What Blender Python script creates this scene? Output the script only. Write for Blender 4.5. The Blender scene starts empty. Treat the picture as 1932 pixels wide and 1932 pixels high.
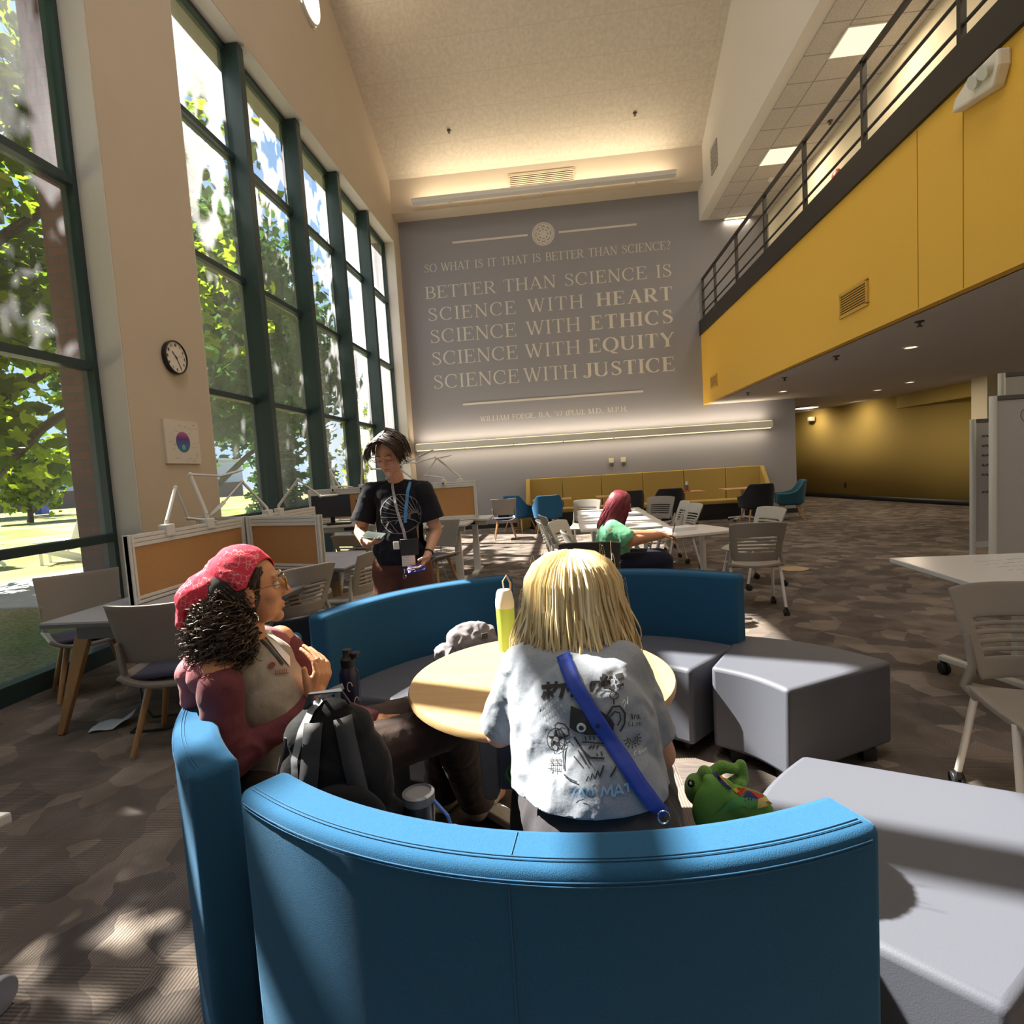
import bpy, bmesh, math, random
from mathutils import Vector as V, Matrix, Euler, Quaternion, noise
from mathutils.bvhtree import BVHTree
PI = math.pi
scene = bpy.context.scene
COL = scene.collection

# ---------------------------------------------------------------- camera
cam_data = bpy.data.cameras.new('camera')
cam = bpy.data.objects.new('camera', cam_data)
COL.objects.link(cam)
cam_data.sensor_width = 36.0
cam_data.lens = 1060.0 / 1932.0 * 36.0
cam_data.clip_start = 0.02
cam_data.clip_end = 600
PITCH, ROLL, YAW = 0.0743415, 0.0616336, -0.0968998
_cp, _sp, _cy, _sy = math.cos(PITCH), math.sin(PITCH), math.cos(YAW), math.sin(YAW)
_f = V((_sy * _cp, _cy * _cp, -_sp)); _r = V((_cy, -_sy, 0)); _d = _f.cross(_r)
_r2 = _r * math.cos(ROLL) + _d * math.sin(ROLL)
_d2 = -_r * math.sin(ROLL) + _d * math.cos(ROLL)
cam.matrix_world = Matrix(((_r2.x, -_d2.x, -_f.x, 0), (_r2.y, -_d2.y, -_f.y, 0), (_r2.z, -_d2.z, -_f.z, 1.47), (0, 0, 0, 1)))
scene.camera = cam

# ---------------------------------------------------------------- world, sun, exposure
SUN_EL, SUN_AZ = math.radians(48), math.radians(-19.5)     # the light travels towards +X and a little -Y
w = bpy.data.worlds.new('world'); scene.world = w; w.use_nodes = True
nt = w.node_tree; nt.nodes.clear()
out = nt.nodes.new('ShaderNodeOutputWorld'); bg = nt.nodes.new('ShaderNodeBackground')
tc = nt.nodes.new('ShaderNodeTexCoord'); sep = nt.nodes.new('ShaderNodeSeparateXYZ')
ramp = nt.nodes.new('ShaderNodeValToRGB'); mix = nt.nodes.new('ShaderNodeMix'); mix.data_type = 'RGBA'
nz = nt.nodes.new('ShaderNodeTexNoise'); cr = nt.nodes.new('ShaderNodeValToRGB')
nt.links.new(tc.outputs['Generated'], sep.inputs[0]); nt.links.new(sep.outputs['Z'], ramp.inputs[0])
ramp.color_ramp.elements[0].color = (0.55, 0.77, 1.0, 1); ramp.color_ramp.elements[0].position = 0.0
ramp.color_ramp.elements[1].color = (0.16, 0.38, 0.92, 1); ramp.color_ramp.elements[1].position = 0.9
nz.inputs['Scale'].default_value = 3.2; nz.inputs['Detail'].default_value = 6
nt.links.new(tc.outputs['Generated'], nz.inputs['Vector']); nt.links.new(nz.outputs['Fac'], cr.inputs[0])
cr.color_ramp.elements[0].position = 0.53; cr.color_ramp.elements[1].position = 0.72
nt.links.new(cr.outputs[0], mix.inputs[0]); nt.links.new(ramp.outputs[0], mix.inputs[6]); mix.inputs[7].default_value = (1.0, 1.0, 1.0, 1)
nt.links.new(mix.outputs[2], bg.inputs[0]); bg.inputs[1].default_value = 0.95
nt.links.new(bg.outputs[0], out.inputs[0])

sd = bpy.data.lights.new('sun', 'SUN'); sd.energy = 23.0; sd.angle = math.radians(0.6); sd.color = (1.0, 0.93, 0.82)
sun = bpy.data.objects.new('sun', sd); COL.objects.link(sun)
sdir = V((math.cos(SUN_AZ) * math.cos(SUN_EL), math.sin(SUN_AZ) * math.cos(SUN_EL), -math.sin(SUN_EL)))
sun.rotation_euler = sdir.to_track_quat('-Z', 'Y').to_euler(); sun.location = (-20, 10, 25)

def area(name, loc, size, energy, direction, color=(1, 0.9, 0.75), size_y=None, portal=False, spread=PI):
    l = bpy.data.lights.new(name, 'AREA'); l.energy = energy; l.color = color; l.size = size; l.spread = spread
    if size_y: l.shape = 'RECTANGLE'; l.size_y = size_y
    o = bpy.data.objects.new(name, l); COL.objects.link(o); o.location = loc
    o.rotation_euler = V(direction).to_track_quat('-Z', 'Y').to_euler()
    if portal: l.cycles.is_portal = True
    return o
area('window_portal', (-4.5, 9.9, 3.7), 7.0, 1, (1, 0, 0), size_y=8.2, portal=True)
area('window_portal', (-4.5, -0.7, 3.7), 7.0, 1, (1, 0, 0), size_y=11.0, portal=True)

scene.view_settings.view_transform = 'Standard'
scene.view_settings.look = 'None'
scene.view_settings.gamma = 1.0
scene.view_settings.use_curve_mapping = False
scene.view_settings.exposure = 0.45
cy = scene.cycles
cy.max_bounces = 8; cy.diffuse_bounces = 5; cy.glossy_bounces = 3; cy.transmission_bounces = 6; cy.transparent_max_bounces = 12
cy.use_denoising = True
cy.sample_clamp_indirect = 6.0
cy.caustics_reflective = False; cy.caustics_refractive = False

# ---------------------------------------------------------------- helpers
def s2l(c):
    c /= 255.0
    return c / 12.92 if c <= 0.04045 else ((c + 0.055) / 1.055) ** 2.4
def rgb(r, g, b): return (s2l(r), s2l(g), s2l(b), 1)

MATS = {}
def mat(name, col, rough=0.6, metal=0.0, spec=0.5, nscale=0, namt=0.0, bscale=0, bstr=0.0, sheen=0.0, emit=None, estr=0.0, trans=0.0, bdist=0.01):
    if name in MATS: return MATS[name]
    m = bpy.data.materials.new(name); m.use_nodes = True; t = m.node_tree; b = t.nodes['Principled BSDF']
    if len(col) == 3: col = (*col, 1)
    b.inputs['Base Color'].default_value = col
    b.inputs['Roughness'].default_value = rough; b.inputs['Metallic'].default_value = metal
    b.inputs['Specular IOR Level'].default_value = spec
    if sheen: b.inputs['Sheen Weight'].default_value = sheen; b.inputs['Sheen Roughness'].default_value = 0.4
    if sheen > .5: b.inputs['Sheen Weight'].default_value = .22; b.inputs['Sheen Tint'].default_value = (0.35, 0.65, 1.0, 1)
    if emit: b.inputs['Emission Color'].default_value = (*emit[:3], 1); b.inputs['Emission Strength'].default_value = estr
    g = t.nodes.new('ShaderNodeTexCoord')
    if nscale:
        n = t.nodes.new('ShaderNodeTexNoise'); n.inputs['Scale'].default_value = nscale; n.inputs['Detail'].default_value = 5
        t.links.new(g.outputs['Object'], n.inputs['Vector'])
        r = t.nodes.new('ShaderNodeMapRange'); r.inputs[3].default_value = 1 - namt; r.inputs[4].default_value = 1 + namt
        r.inputs[1].default_value = 0.25; r.inputs[2].default_value = 0.75
        t.links.new(n.outputs['Fac'], r.inputs[0])
        mx = t.nodes.new('ShaderNodeVectorMath'); mx.operation = 'SCALE'; mx.inputs[0].default_value = col[:3]
        t.links.new(r.outputs[0], mx.inputs['Scale']); t.links.new(mx.outputs[0], b.inputs['Base Color'])
    if bscale:
        n = t.nodes.new('ShaderNodeTexNoise'); n.inputs['Scale'].default_value = bscale; n.inputs['Detail'].default_value = 4
        t.links.new(g.outputs['Object'], n.inputs['Vector'])
        bu = t.nodes.new('ShaderNodeBump'); bu.inputs['Strength'].default_value = bstr; bu.inputs['Distance'].default_value = bdist
        t.links.new(n.outputs['Fac'], bu.inputs['Height']); t.links.new(bu.outputs[0], b.inputs['Normal'])
    MATS[name] = m
    return m

def emat(name, col, strength):
    m = bpy.data.materials.new(name); m.use_nodes = True; t = m.node_tree; t.nodes.clear()
    e = t.nodes.new('ShaderNodeEmission'); o = t.nodes.new('ShaderNodeOutputMaterial')
    e.inputs[0].default_value = (*col, 1); e.inputs[1].default_value = strength; t.links.new(e.outputs[0], o.inputs[0]); return m

def tag(o, label=None, cat=None, group=None, kind=None):
    if label: o['label'] = label
    if cat: o['category'] = cat
    if group: o['group'] = group
    if kind: o['kind'] = kind
    return o
def thing(name, label, cat, loc=(0, 0, 0), rz=0.0, group=None):
    o = bpy.data.objects.new(name, None); COL.objects.link(o); o.location = loc; o.rotation_euler = (0, 0, rz)
    o.empty_display_size = 0.1
    return tag(o, label, cat, group)

def link(name, me, m, parent=None):
    o = bpy.data.objects.new(name, me); COL.objects.link(o)
    for x in (m if isinstance(m, (list, tuple)) else [m]): me.materials.append(x)
    if parent: o.parent = parent
    return o

class G:
    def __init__(s): s.b = bmesh.new()
    def _t(s, vs, c, R):
        for v in vs: v.co = (R @ v.co if R else v.co) + V(c)
    def box(s, c, d, rz=0, rx=0, ry=0):
        r = bmesh.ops.create_cube(s.b, size=1)['verts']
        for v in r: v.co = V((v.co.x * d[0], v.co.y * d[1], v.co.z * d[2]))
        s._t(r, c, Euler((rx, ry, rz)).to_matrix() if (rz or rx or ry) else None); return s
    def bb(s, x0, x1, y0, y1, z0, z1): return s.box(((x0 + x1) / 2, (y0 + y1) / 2, (z0 + z1) / 2), (abs(x1 - x0), abs(y1 - y0), abs(z1 - z0)))
    def cyl(s, p0, p1, r0, r1=None, n=16, caps=True):
        return s.tube([p0, p1], [r0, r0 if r1 is None else r1], n, caps)
    def bar(s, p0, p1, wd, th, up=(0, 0, 1)):
        p0, p1 = V(p0), V(p1); d = (p1 - p0).normalized(); a = d.cross(V(up))
        if a.length < 1e-4: a = d.cross(V((1, 0, 0)))
        a.normalize(); c = a.cross(d)
        q = [s.b.verts.new(p + a * (wd / 2 * i) + c * (th / 2 * j)) for p in (p0, p1) for i, j in ((-1, -1), (1, -1), (1, 1), (-1, 1))]
        for f in ((0, 1, 2, 3), (7, 6, 5, 4), (0, 4, 5, 1), (1, 5, 6, 2), (2, 6, 7, 3), (3, 7, 4, 0)): s.b.faces.new([q[i] for i in f])
        return s
    def tube(s, pts, r, n=8, caps=True, closed=False, flat=1.0):
        pts = [V(p) for p in pts]; k = len(pts)
        rs = r if isinstance(r, (list, tuple)) else [r] * k
        rings = []; pa = None
        for i, p in enumerate(pts):
            if closed: d = pts[(i + 1) % k] - pts[i - 1]
            else: d = pts[min(i + 1, k - 1)] - pts[max(i - 1, 0)]
            d.normalize()
            if pa is None:
                a = d.cross(V((0, 0, 1)))
                if a.length < 0.05: a = d.cross(V((0, 1, 0)))
            else: a = pa - d * pa.dot(d)
            a.normalize(); pa = a; c = d.cross(a)
            rings.append([s.b.verts.new(p + a * math.cos(2 * PI * j / n) * rs[i] + c * math.sin(2 * PI * j / n) * rs[i] * flat) for j in range(n)])
        for i in range(k if closed else k - 1):
            A, B = rings[i], rings[(i + 1) % k]
            for j in range(n): s.b.faces.new((A[j], A[(j + 1) % n], B[(j + 1) % n], B[j]))
        if caps and not closed:
            s.b.faces.new(rings[0][::-1]); s.b.faces.new(rings[-1])
        return s
    def lathe(s, prof, c=(0, 0, 0), n=24, R=None):
        c = V(c); rings = []
        for r, z in prof:
            if r < 1e-5: rings.append([s.b.verts.new(c + (R @ V((0, 0, z)) if R else V((0, 0, z))))])
            else: rings.append([s.b.verts.new(c + (R @ V((r * math.cos(2 * PI * j / n), r * math.sin(2 * PI * j / n), z)) if R else V((r * math.cos(2 * PI * j / n), r * math.sin(2 * PI * j / n), z)))) for j in range(n)])
        for A, B in zip(rings, rings[1:]):
            for j in range(n):
                k = (j + 1) % n
                if len(A) == 1 and len(B) == 1: continue
                if len(A) == 1: s.b.faces.new((A[0], B[k], B[j]))
                elif len(B) == 1: s.b.faces.new((A[j], A[k], B[0]))
                else: s.b.faces.new((A[j], A[k], B[k], B[j]))
        if len(rings[0]) > 1 and not (prof[1][0] < 1e-5 and abs(prof[1][1] - prof[0][1]) < 1e-6): s.b.faces.new(rings[0][::-1])
        if len(rings[-1]) > 1: s.b.faces.new(rings[-1])
        return s
    def prism(s, poly, z0, z1):
        a = [s.b.verts.new((*p, z0)) for p in poly]; c = [s.b.verts.new((*p, z1)) for p in poly]; n = len(poly)
        s.b.faces.new(a[::-1]); s.b.faces.new(c)
        for i in range(n): s.b.faces.new((a[i], a[(i + 1) % n], c[(i + 1) % n], c[i]))
        return s
    def ext(s, poly, axis, a0, a1):                       # polygon in the two other axes pushed along an axis
        f = {'x': lambda p, t: (t, p[0], p[1]), 'y': lambda p, t: (p[0], t, p[1])}[axis]
        a = [s.b.verts.new(f(p, a0)) for p in poly]; c = [s.b.verts.new(f(p, a1)) for p in poly]; n = len(poly)
        s.b.faces.new(a[::-1]); s.b.faces.new(c)
        for i in range(n): s.b.faces.new((a[i], a[(i + 1) % n], c[(i + 1) % n], c[i]))
        return s
    def ell(s, c, r, R=None, u=20, v=14):
        q = bmesh.ops.create_uvsphere(s.b, u_segments=u, v_segments=v, radius=1)['verts']
        for x in q: x.co = V((x.co.x * r[0], x.co.y * r[1], x.co.z * r[2]))
        s._t(q, c, R); return s
    def grid(s, fn, nu, nv, skip=None, closed=False):
        vs = [[s.b.verts.new(fn(i / nu, j / nv)) for j in range(nv + 1)] for i in range(nu + (0 if closed else 1))]
        for i in range(nu):
            for j in range(nv):
                if skip and skip(i, j): continue
                k = (i + 1) % len(vs)
                s.b.faces.new((vs[i][j], vs[k][j], vs[k][j + 1], vs[i][j + 1]))
        for v in [v for v in s.b.verts if not v.link_faces]: s.b.verts.remove(v)
        return s
    def face(s, pts): s.b.faces.new([s.b.verts.new(p) for p in pts]); return s
    def mesh(s, name, smooth=True, ang=40):
        bmesh.ops.recalc_face_normals(s.b, faces=s.b.faces)
        me = bpy.data.meshes.new(name); s.b.to_mesh(me); s.b.free()
        if smooth:
            for p in me.polygons: p.use_smooth = True
            me.set_sharp_from_angle(angle=math.radians(ang))
        return me
    def build(s, name, m, parent=None, smooth=True, bevel=0, solid=0, sub=0, ang=40, seg=2, off=-1):
        o = link(name, s.mesh(name, smooth, ang), m, parent)
        if solid: md = o.modifiers.new('t', 'SOLIDIFY'); md.thickness = solid; md.offset = off
        if bevel: md = o.modifiers.new('b', 'BEVEL'); md.width = bevel; md.segments = seg; md.limit_method = 'ANGLE'; md.angle_limit = math.radians(35); md.harden_normals = False
        if sub: md = o.modifiers.new('s', 'SUBSURF'); md.levels = sub; md.render_levels = sub
        return o
def struct(name, g, m, parent=None, label=None, **k):
    o = g.build(name, m, parent, **k)
    if parent is None: o['kind'] = 'structure'
    if label: o['label'] = label
    return o
def dup(root, loc, rz, label=None, group=None):
    r = root.copy(); COL.objects.link(r); r.location = loc; r.rotation_euler = (0, 0, rz)
    if label: r['label'] = label
    if group: r['group'] = group
    for ch in list(root.children):
        c = ch.copy(); COL.objects.link(c); c.parent = r
        for g in list(ch.children):
            d = g.copy(); COL.objects.link(d); d.parent = c
    return r
def at(px, py, Y=None, Z=None):                   # point of the place seen at a photograph pixel
    d = _f + _r2 * ((px - 966) / 1060.0) + _d2 * ((py - 966) / 1060.0)
    k = Y / d.y if Y is not None else (Z - 1.47) / d.z
    return V((0, 0, 1.47)) + d * k
RND = random.Random(7)

# ---------------------------------------------------------------- materials
M = {}
M['tan'] = mat('tan_paint', (0.555, 0.475, 0.38), 0.8, spec=0.2, nscale=1.2, namt=0.03, bscale=160, bstr=0.12)
M['cream'] = mat('cream_paint', (0.62, 0.55, 0.42), 0.8, spec=0.2, bscale=160, bstr=0.1)
M['white_paint'] = mat('white_paint', (0.62, 0.58, 0.54), 0.8, spec=0.2, bscale=160, bstr=0.08)
M['grey_wall'] = mat('grey_paint', (0.27, 0.262, 0.29), 0.7, spec=0.25, bscale=140, bstr=0.12)
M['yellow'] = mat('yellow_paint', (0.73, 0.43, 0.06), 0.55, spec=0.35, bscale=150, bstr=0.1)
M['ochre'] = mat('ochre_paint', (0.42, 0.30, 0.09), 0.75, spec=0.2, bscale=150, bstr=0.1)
M['soffit'] = mat('grey_ceiling_paint', (0.52, 0.48, 0.48), 0.85, spec=0.2, bscale=120, bstr=0.1)
M['letter'] = mat('pale_lettering', (0.60, 0.55, 0.50), 0.6)
M['black_metal'] = mat('black_painted_steel', (0.016, 0.013, 0.012), 0.5)
M['green_metal'] = mat('dark_green_frame', (0.020, 0.043, 0.046), 0.45)
M['white_metal'] = mat('white_powder_coat', (0.66, 0.64, 0.62), 0.4)
M['white_lam'] = mat('white_laminate', (0.62, 0.61, 0.62), 0.25)
M['grey_lam'] = mat('grey_laminate', (0.36, 0.36, 0.42), 0.4)
M['grey_edge'] = mat('dark_grey_edge', (0.10, 0.10, 0.11), 0.5)
M['alu'] = mat('brushed_aluminium', (0.66, 0.64, 0.61), 0.45, metal=0.1)
M['chrome'] = mat('chrome', (0.8, 0.8, 0.8), 0.15, metal=1)
M['cork'] = mat('tan_tackboard', (0.44, 0.235, 0.10), 0.9, spec=0.15, nscale=200, namt=0.12, bscale=260, bstr=0.2)
M['black_plastic'] = mat('black_plastic', (0.012, 0.012, 0.014), 0.45)
M['grey_plastic'] = mat('grey_plastic', (0.23, 0.205, 0.185), 0.5, nscale=300, namt=0.05)
M['dark_grey_plastic'] = mat('dark_grey_plastic', (0.085, 0.08, 0.08), 0.5)
M['pale_grey_plastic'] = mat('pale_grey_plastic', (0.44, 0.41, 0.37), 0.5)
M['navy_fabric'] = mat('navy_fabric', (0.045, 0.045, 0.085), 0.95, nscale=400, namt=0.25, bscale=500, bstr=0.3, sheen=0.2)
M['blue_fabric'] = mat('blue_wool', (0.020, 0.088, 0.185), 0.95, spec=0.15, nscale=350, namt=0.12, bscale=600, bstr=0.35, sheen=0.51, bdist=0.004)
M['teal_fabric'] = mat('teal_fabric', (0.022, 0.10, 0.15), 0.95, nscale=300, namt=0.15, bscale=400, bstr=0.3, sheen=0.2)
M['black_fabric'] = mat('black_fabric', (0.012, 0.013, 0.018), 0.95, nscale=300, namt=0.2, bscale=400, bstr=0.3, sheen=0.15)
M['vinyl'] = mat('grey_vinyl', (0.076, 0.081, 0.105), 0.55, spec=0.4, bscale=300, bstr=0.08)
M['bench_fabric'] = mat('mustard_fabric', (0.36, 0.245, 0.065), 0.9, nscale=200, namt=0.08, bscale=300, bstr=0.2)
def wood(name, c1, c2, scale=6, axis=0):
    m = mat(name, c1, 0.42); t = m.node_tree; b = t.nodes['Principled BSDF']
    g = t.nodes['Texture Coordinate']; mp = t.nodes.new('ShaderNodeMapping'); sc = [scale * 4] * 3; sc[axis] = scale * 0.35; mp.inputs['Scale'].default_value = sc
    n = t.nodes.new('ShaderNodeTexNoise'); n.inputs['Scale'].default_value = 2.2; n.inputs['Detail'].default_value = 7; n.inputs['Roughness'].default_value = 0.6
    r = t.nodes.new('ShaderNodeValToRGB'); r.color_ramp.elements[0].color = (*c1, 1); r.color_ramp.elements[1].color = (*c2, 1)
    r.color_ramp.elements[0].position = 0.35; r.color_ramp.elements[1].position = 0.68
    t.links.new(g.outputs['Object'], mp.inputs[0]); t.links.new(mp.outputs[0], n.inputs['Vector']); t.links.new(n.outputs['Fac'], r.inputs[0]); t.links.new(r.outputs[0], b.inputs['Base Color'])
    return m
M['maple'] = wood('maple_laminate', (0.50, 0.33, 0.165), (0.44, 0.275, 0.13), 3, 0)
M['oak'] = wood('oak', (0.40, 0.215, 0.085), (0.33, 0.17, 0.06), 6, 2)
M['light_oak'] = wood('light_oak', (0.52, 0.31, 0.14), (0.46, 0.26, 0.11), 4, 0)
M['skin'] = mat('skin_fair', (0.56, 0.30, 0.20), 0.5, spec=0.4, nscale=30, namt=0.06)
M['skin_tan'] = mat('skin_warm', (0.50, 0.235, 0.125), 0.5, spec=0.4, nscale=30, namt=0.06)
M['skin_brown'] = mat('skin_tanned', (0.42, 0.20, 0.11), 0.5, spec=0.4, nscale=30, namt=0.06)

def glass_mat(d0=.03, d1=.13):
    m = bpy.data.materials.new('window_glass'); m.use_nodes = True; t = m.node_tree; t.nodes.clear()
    o = t.nodes.new('ShaderNodeOutputMaterial'); tr = t.nodes.new('ShaderNodeBsdfTransparent'); gl = t.nodes.new('ShaderNodeBsdfGlossy')
    fr = t.nodes.new('ShaderNodeFresnel'); mx = t.nodes.new('ShaderNodeMixShader'); tl = t.nodes.new('ShaderNodeBsdfTranslucent'); mx2 = t.nodes.new('ShaderNodeMixShader')
    tr.inputs[0].default_value = (0.93, 0.96, 0.95, 1); gl.inputs['Roughness'].default_value = 0.01; fr.inputs[0].default_value = 1.32
    tl.inputs[0].default_value = (0.9, 0.9, 1.0, 1)
    g = t.nodes.new('ShaderNodeTexCoord'); mp = t.nodes.new('ShaderNodeMapping'); mp.inputs['Scale'].default_value = (1, 1.0, 0.22)
    n = t.nodes.new('ShaderNodeTexNoise'); n.inputs['Scale'].default_value = 1.4; n.inputs['Detail'].default_value = 6; n.inputs['Roughness'].default_value = 0.65
    r = t.nodes.new('ShaderNodeMapRange'); r.inputs[1].default_value = 0.35; r.inputs[2].default_value = 0.75; r.inputs[3].default_value = d0; r.inputs[4].default_value = d1
    t.links.new(g.outputs['Object'], mp.inputs[0]); t.links.new(mp.outputs[0], n.inputs['Vector']); t.links.new(n.outputs['Fac'], r.inputs[0])
    t.links.new(r.outputs[0], mx2.inputs[0]); t.links.new(tr.outputs[0], mx2.inputs[1]); t.links.new(tl.outputs[0], mx2.inputs[2])
    t.links.new(fr.outputs[0], mx.inputs[0]); t.links.new(mx2.outputs[0], mx.inputs[1]); t.links.new(gl.outputs[0], mx.inputs[2])
    t.links.new(mx.outputs[0], o.inputs[0]); return m
M['glass'] = glass_mat(); M['dusty_glass'] = glass_mat(.10, .32)

def carpet_mat():
    m = bpy.data.materials.new('carpet_tiles'); m.use_nodes = True; t = m.node_tree; b = t.nodes['Principled BSDF']
    b.inputs['Roughness'].default_value = 0.95; b.inputs['Specular IOR Level'].default_value = 0.1
    N = t.nodes.new; L = t.links.new
    geo = N('ShaderNodeNewGeometry'); sp = N('ShaderNodeSeparateXYZ'); L(geo.outputs['Position'], sp.inputs[0])
    def mth(op, a, bb=None):
        n = N('ShaderNodeMath'); n.operation = op
        for i, x in enumerate((a, bb)):
            if x is None: continue
            if isinstance(x, (int, float)): n.inputs[i].default_value = x
            else: L(x, n.inputs[i])
        return n.outputs[0]
    T = 0.604
    tx = mth('FLOOR', mth('DIVIDE', mth('ADD', sp.outputs[0], 1.352), T)); ty = mth('FLOOR', mth('DIVIDE', mth('SUBTRACT', sp.outputs[1], 1.52), T))
    par = mth('ABSOLUTE', mth('MODULO', mth('ADD', tx, ty), 2.0))
    mixc = N('ShaderNodeMix'); L(par, mixc.inputs[0]); L(sp.outputs[1], mixc.inputs[2]); L(sp.outputs[0], mixc.inputs[3])
    n0 = N('ShaderNodeTexNoise'); n0.inputs['Scale'].default_value = 60; L(geo.outputs['Position'], n0.inputs['Vector'])
    ph = mth('ADD', mth('MULTIPLY', mixc.outputs[0], 2 * PI / 0.0118), mth('MULTIPLY', n0.outputs['Fac'], 3.0))
    st = mth('MULTIPLY', mth('ADD', mth('SINE', ph), 1.0), 0.5)
    # stripes fade where the loops are dense
    n1 = N('ShaderNodeTexNoise'); n1.inputs['Scale'].default_value = 3.4; n1.inputs['Detail'].default_value = 2; L(geo.outputs['Position'], n1.inputs['Vector'])
    vec = N('ShaderNodeVectorMath'); vec.operation = 'ADD'; L(geo.outputs['Position'], vec.inputs[0])
    nd = N('ShaderNodeTexNoise'); nd.inputs['Scale'].default_value = 5; L(geo.outputs['Position'], nd.inputs['Vector'])
    scl = N('ShaderNodeVectorMath'); scl.operation = 'SCALE'; scl.inputs['Scale'].default_value = 0.12; L(nd.outputs['Color'], scl.inputs[0]); L(scl.outputs[0], vec.inputs[1])
    vo = N('ShaderNodeTexVoronoi'); vo.inputs['Scale'].default_value = 5.4; L(vec.outputs[0], vo.inputs['Vector'])
    sc = N('ShaderNodeSeparateColor'); L(vo.outputs['Color'], sc.inputs[0])
    rp = N('ShaderNodeValToRGB'); L(sc.outputs[0], rp.inputs[0]); e = rp.color_ramp.elements
    e[0].color = (0.115, 0.097, 0.09, 1); e[1].color = (0.255, 0.21, 0.18, 1)
    x = e.new(0.45); x.color = (0.155, 0.126, 0.112, 1); x = e.new(0.7); x.color = (0.20, 0.162, 0.14, 1)
    amt = N('ShaderNodeMapRange'); amt.inputs[1].default_value = 0.4; amt.inputs[2].default_value = 0.6; amt.inputs[3].default_value = 0.3; amt.inputs[4].default_value = 1.0; L(n1.outputs['Fac'], amt.inputs[0])
    dk = mth('ADD', mth('MULTIPLY', mth('MULTIPLY', st, amt.outputs[0]), 0.75), 0.62)
    mo = N('ShaderNodeVectorMath'); mo.operation = 'SCALE'; L(rp.outputs[0], mo.inputs[0]); L(dk, mo.inputs['Scale']); L(mo.outputs[0], b.inputs['Base Color'])
    bu = N('ShaderNodeBump'); bu.inputs['Strength'].default_value = 0.4; bu.inputs['Distance'].default_value = 0.004
    hh = N('ShaderNodeTexNoise'); hh.inputs['Scale'].default_value = 260; L(geo.outputs['Position'], hh.inputs['Vector'])
    L(mth('ADD', st, hh.outputs['Fac']), bu.inputs['Height']); L(bu.outputs[0], b.inputs['Normal'])
    return m
M['carpet'] = carpet_mat()

def grid_mat(name, c1, c2, size, gap, axes=(0, 1), off=(0, 0), nscale=90, nam=0.25):
    m = mat(name, c1, 0.9, spec=0.15, bscale=120, bstr=0.1); t = m.node_tree; b = t.nodes['Principled BSDF']; N = t.nodes.new; L = t.links.new
    geo = N('ShaderNodeNewGeometry'); sp = N('ShaderNodeSeparateXYZ'); L(geo.outputs['Position'], sp.inputs[0]); outs = []
    for a, o in zip(axes, off):
        n = N('ShaderNodeMath'); n.operation = 'ADD'; L(sp.outputs[a], n.inputs[0]); n.inputs[1].default_value = 100 * size + o
        d = N('ShaderNodeMath'); d.operation = 'MODULO'; L(n.outputs[0], d.inputs[0]); d.inputs[1].default_value = size
        c = N('ShaderNodeMath'); c.operation = 'LESS_THAN'; L(d.outputs[0], c.inputs[0]); c.inputs[1].default_value = gap; outs.append(c.outputs[0])
    mx = N('ShaderNodeMath'); mx.operation = 'MAXIMUM'; L(outs[0], mx.inputs[0]); L(outs[1], mx.inputs[1])
    n = N('ShaderNodeTexNoise'); n.inputs['Scale'].default_value = nscale; n.inputs['Detail'].default_value = 6; L(geo.outputs['Position'], n.inputs['Vector'])
    r = N('ShaderNodeMapRange'); r.inputs[1].default_value = 0.3; r.inputs[2].default_value = 0.7; r.inputs[3].default_value = 1 - nam; r.inputs[4].default_value = 1 + nam * 0.4; L(n.outputs['Fac'], r.inputs[0])
    sc = N('ShaderNodeVectorMath'); sc.operation = 'SCALE'; sc.inputs[0].default_value = c1[:3]; L(r.outputs[0], sc.inputs['Scale'])
    mc = N('ShaderNodeMix'); mc.data_type = 'RGBA'; L(mx.outputs[0], mc.inputs[0]); L(sc.outputs[0], mc.inputs[6]); mc.inputs[7].default_value = (*c2[:3], 1); L(mc.outputs[2], b.inputs['Base Color'])
    return m
M['acoustic'] = grid_mat('acoustic_tiles', (0.50, 0.465, 0.43), (0.26, 0.24, 0.22), 0.605, 0.02, off=(-3.53, 0.13))
M['slope_tiles'] = grid_mat('ceiling_panels', (0.62, 0.555, 0.47), (0.53, 0.47, 0.39), 0.31, 0.006, axes=(0, 2), nscale=14, nam=0.12)

def brick_mat():
    m = mat('red_brick', (0.3, 0.12, 0.09), 0.9, spec=0.15); t = m.node_tree; b = t.nodes['Principled BSDF']; N = t.nodes.new; L = t.links.new
    g = N('ShaderNodeNewGeometry'); sp = N('ShaderNodeSeparateXYZ'); ad = N('ShaderNodeMath'); cb = N('ShaderNodeCombineXYZ')
    L(g.outputs['Position'], sp.inputs[0]); L(sp.outputs[0], ad.inputs[0]); L(sp.outputs[1], ad.inputs[1]); L(ad.outputs[0], cb.inputs[0]); L(sp.outputs[2], cb.inputs[1])
    br = N('ShaderNodeTexBrick'); br.inputs['Scale'].default_value = 1.0; br.inputs['Brick Width'].default_value = 0.2; br.inputs['Row Height'].default_value = 0.075; br.inputs['Mortar Size'].default_value = 0.006
    br.inputs['Color1'].default_value = (0.30, 0.115, 0.085, 1); br.inputs['Color2'].default_value = (0.24, 0.10, 0.085, 1); br.inputs['Mortar'].default_value = (0.16, 0.12, 0.11, 1)
    L(cb.outputs[0], br.inputs['Vector']); L(br.outputs['Color'], b.inputs['Base Color']); return m
M['brick'] = brick_mat()
M['concrete'] = mat('concrete', (0.5, 0.48, 0.45), 0.9, nscale=6, namt=0.1)
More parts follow.
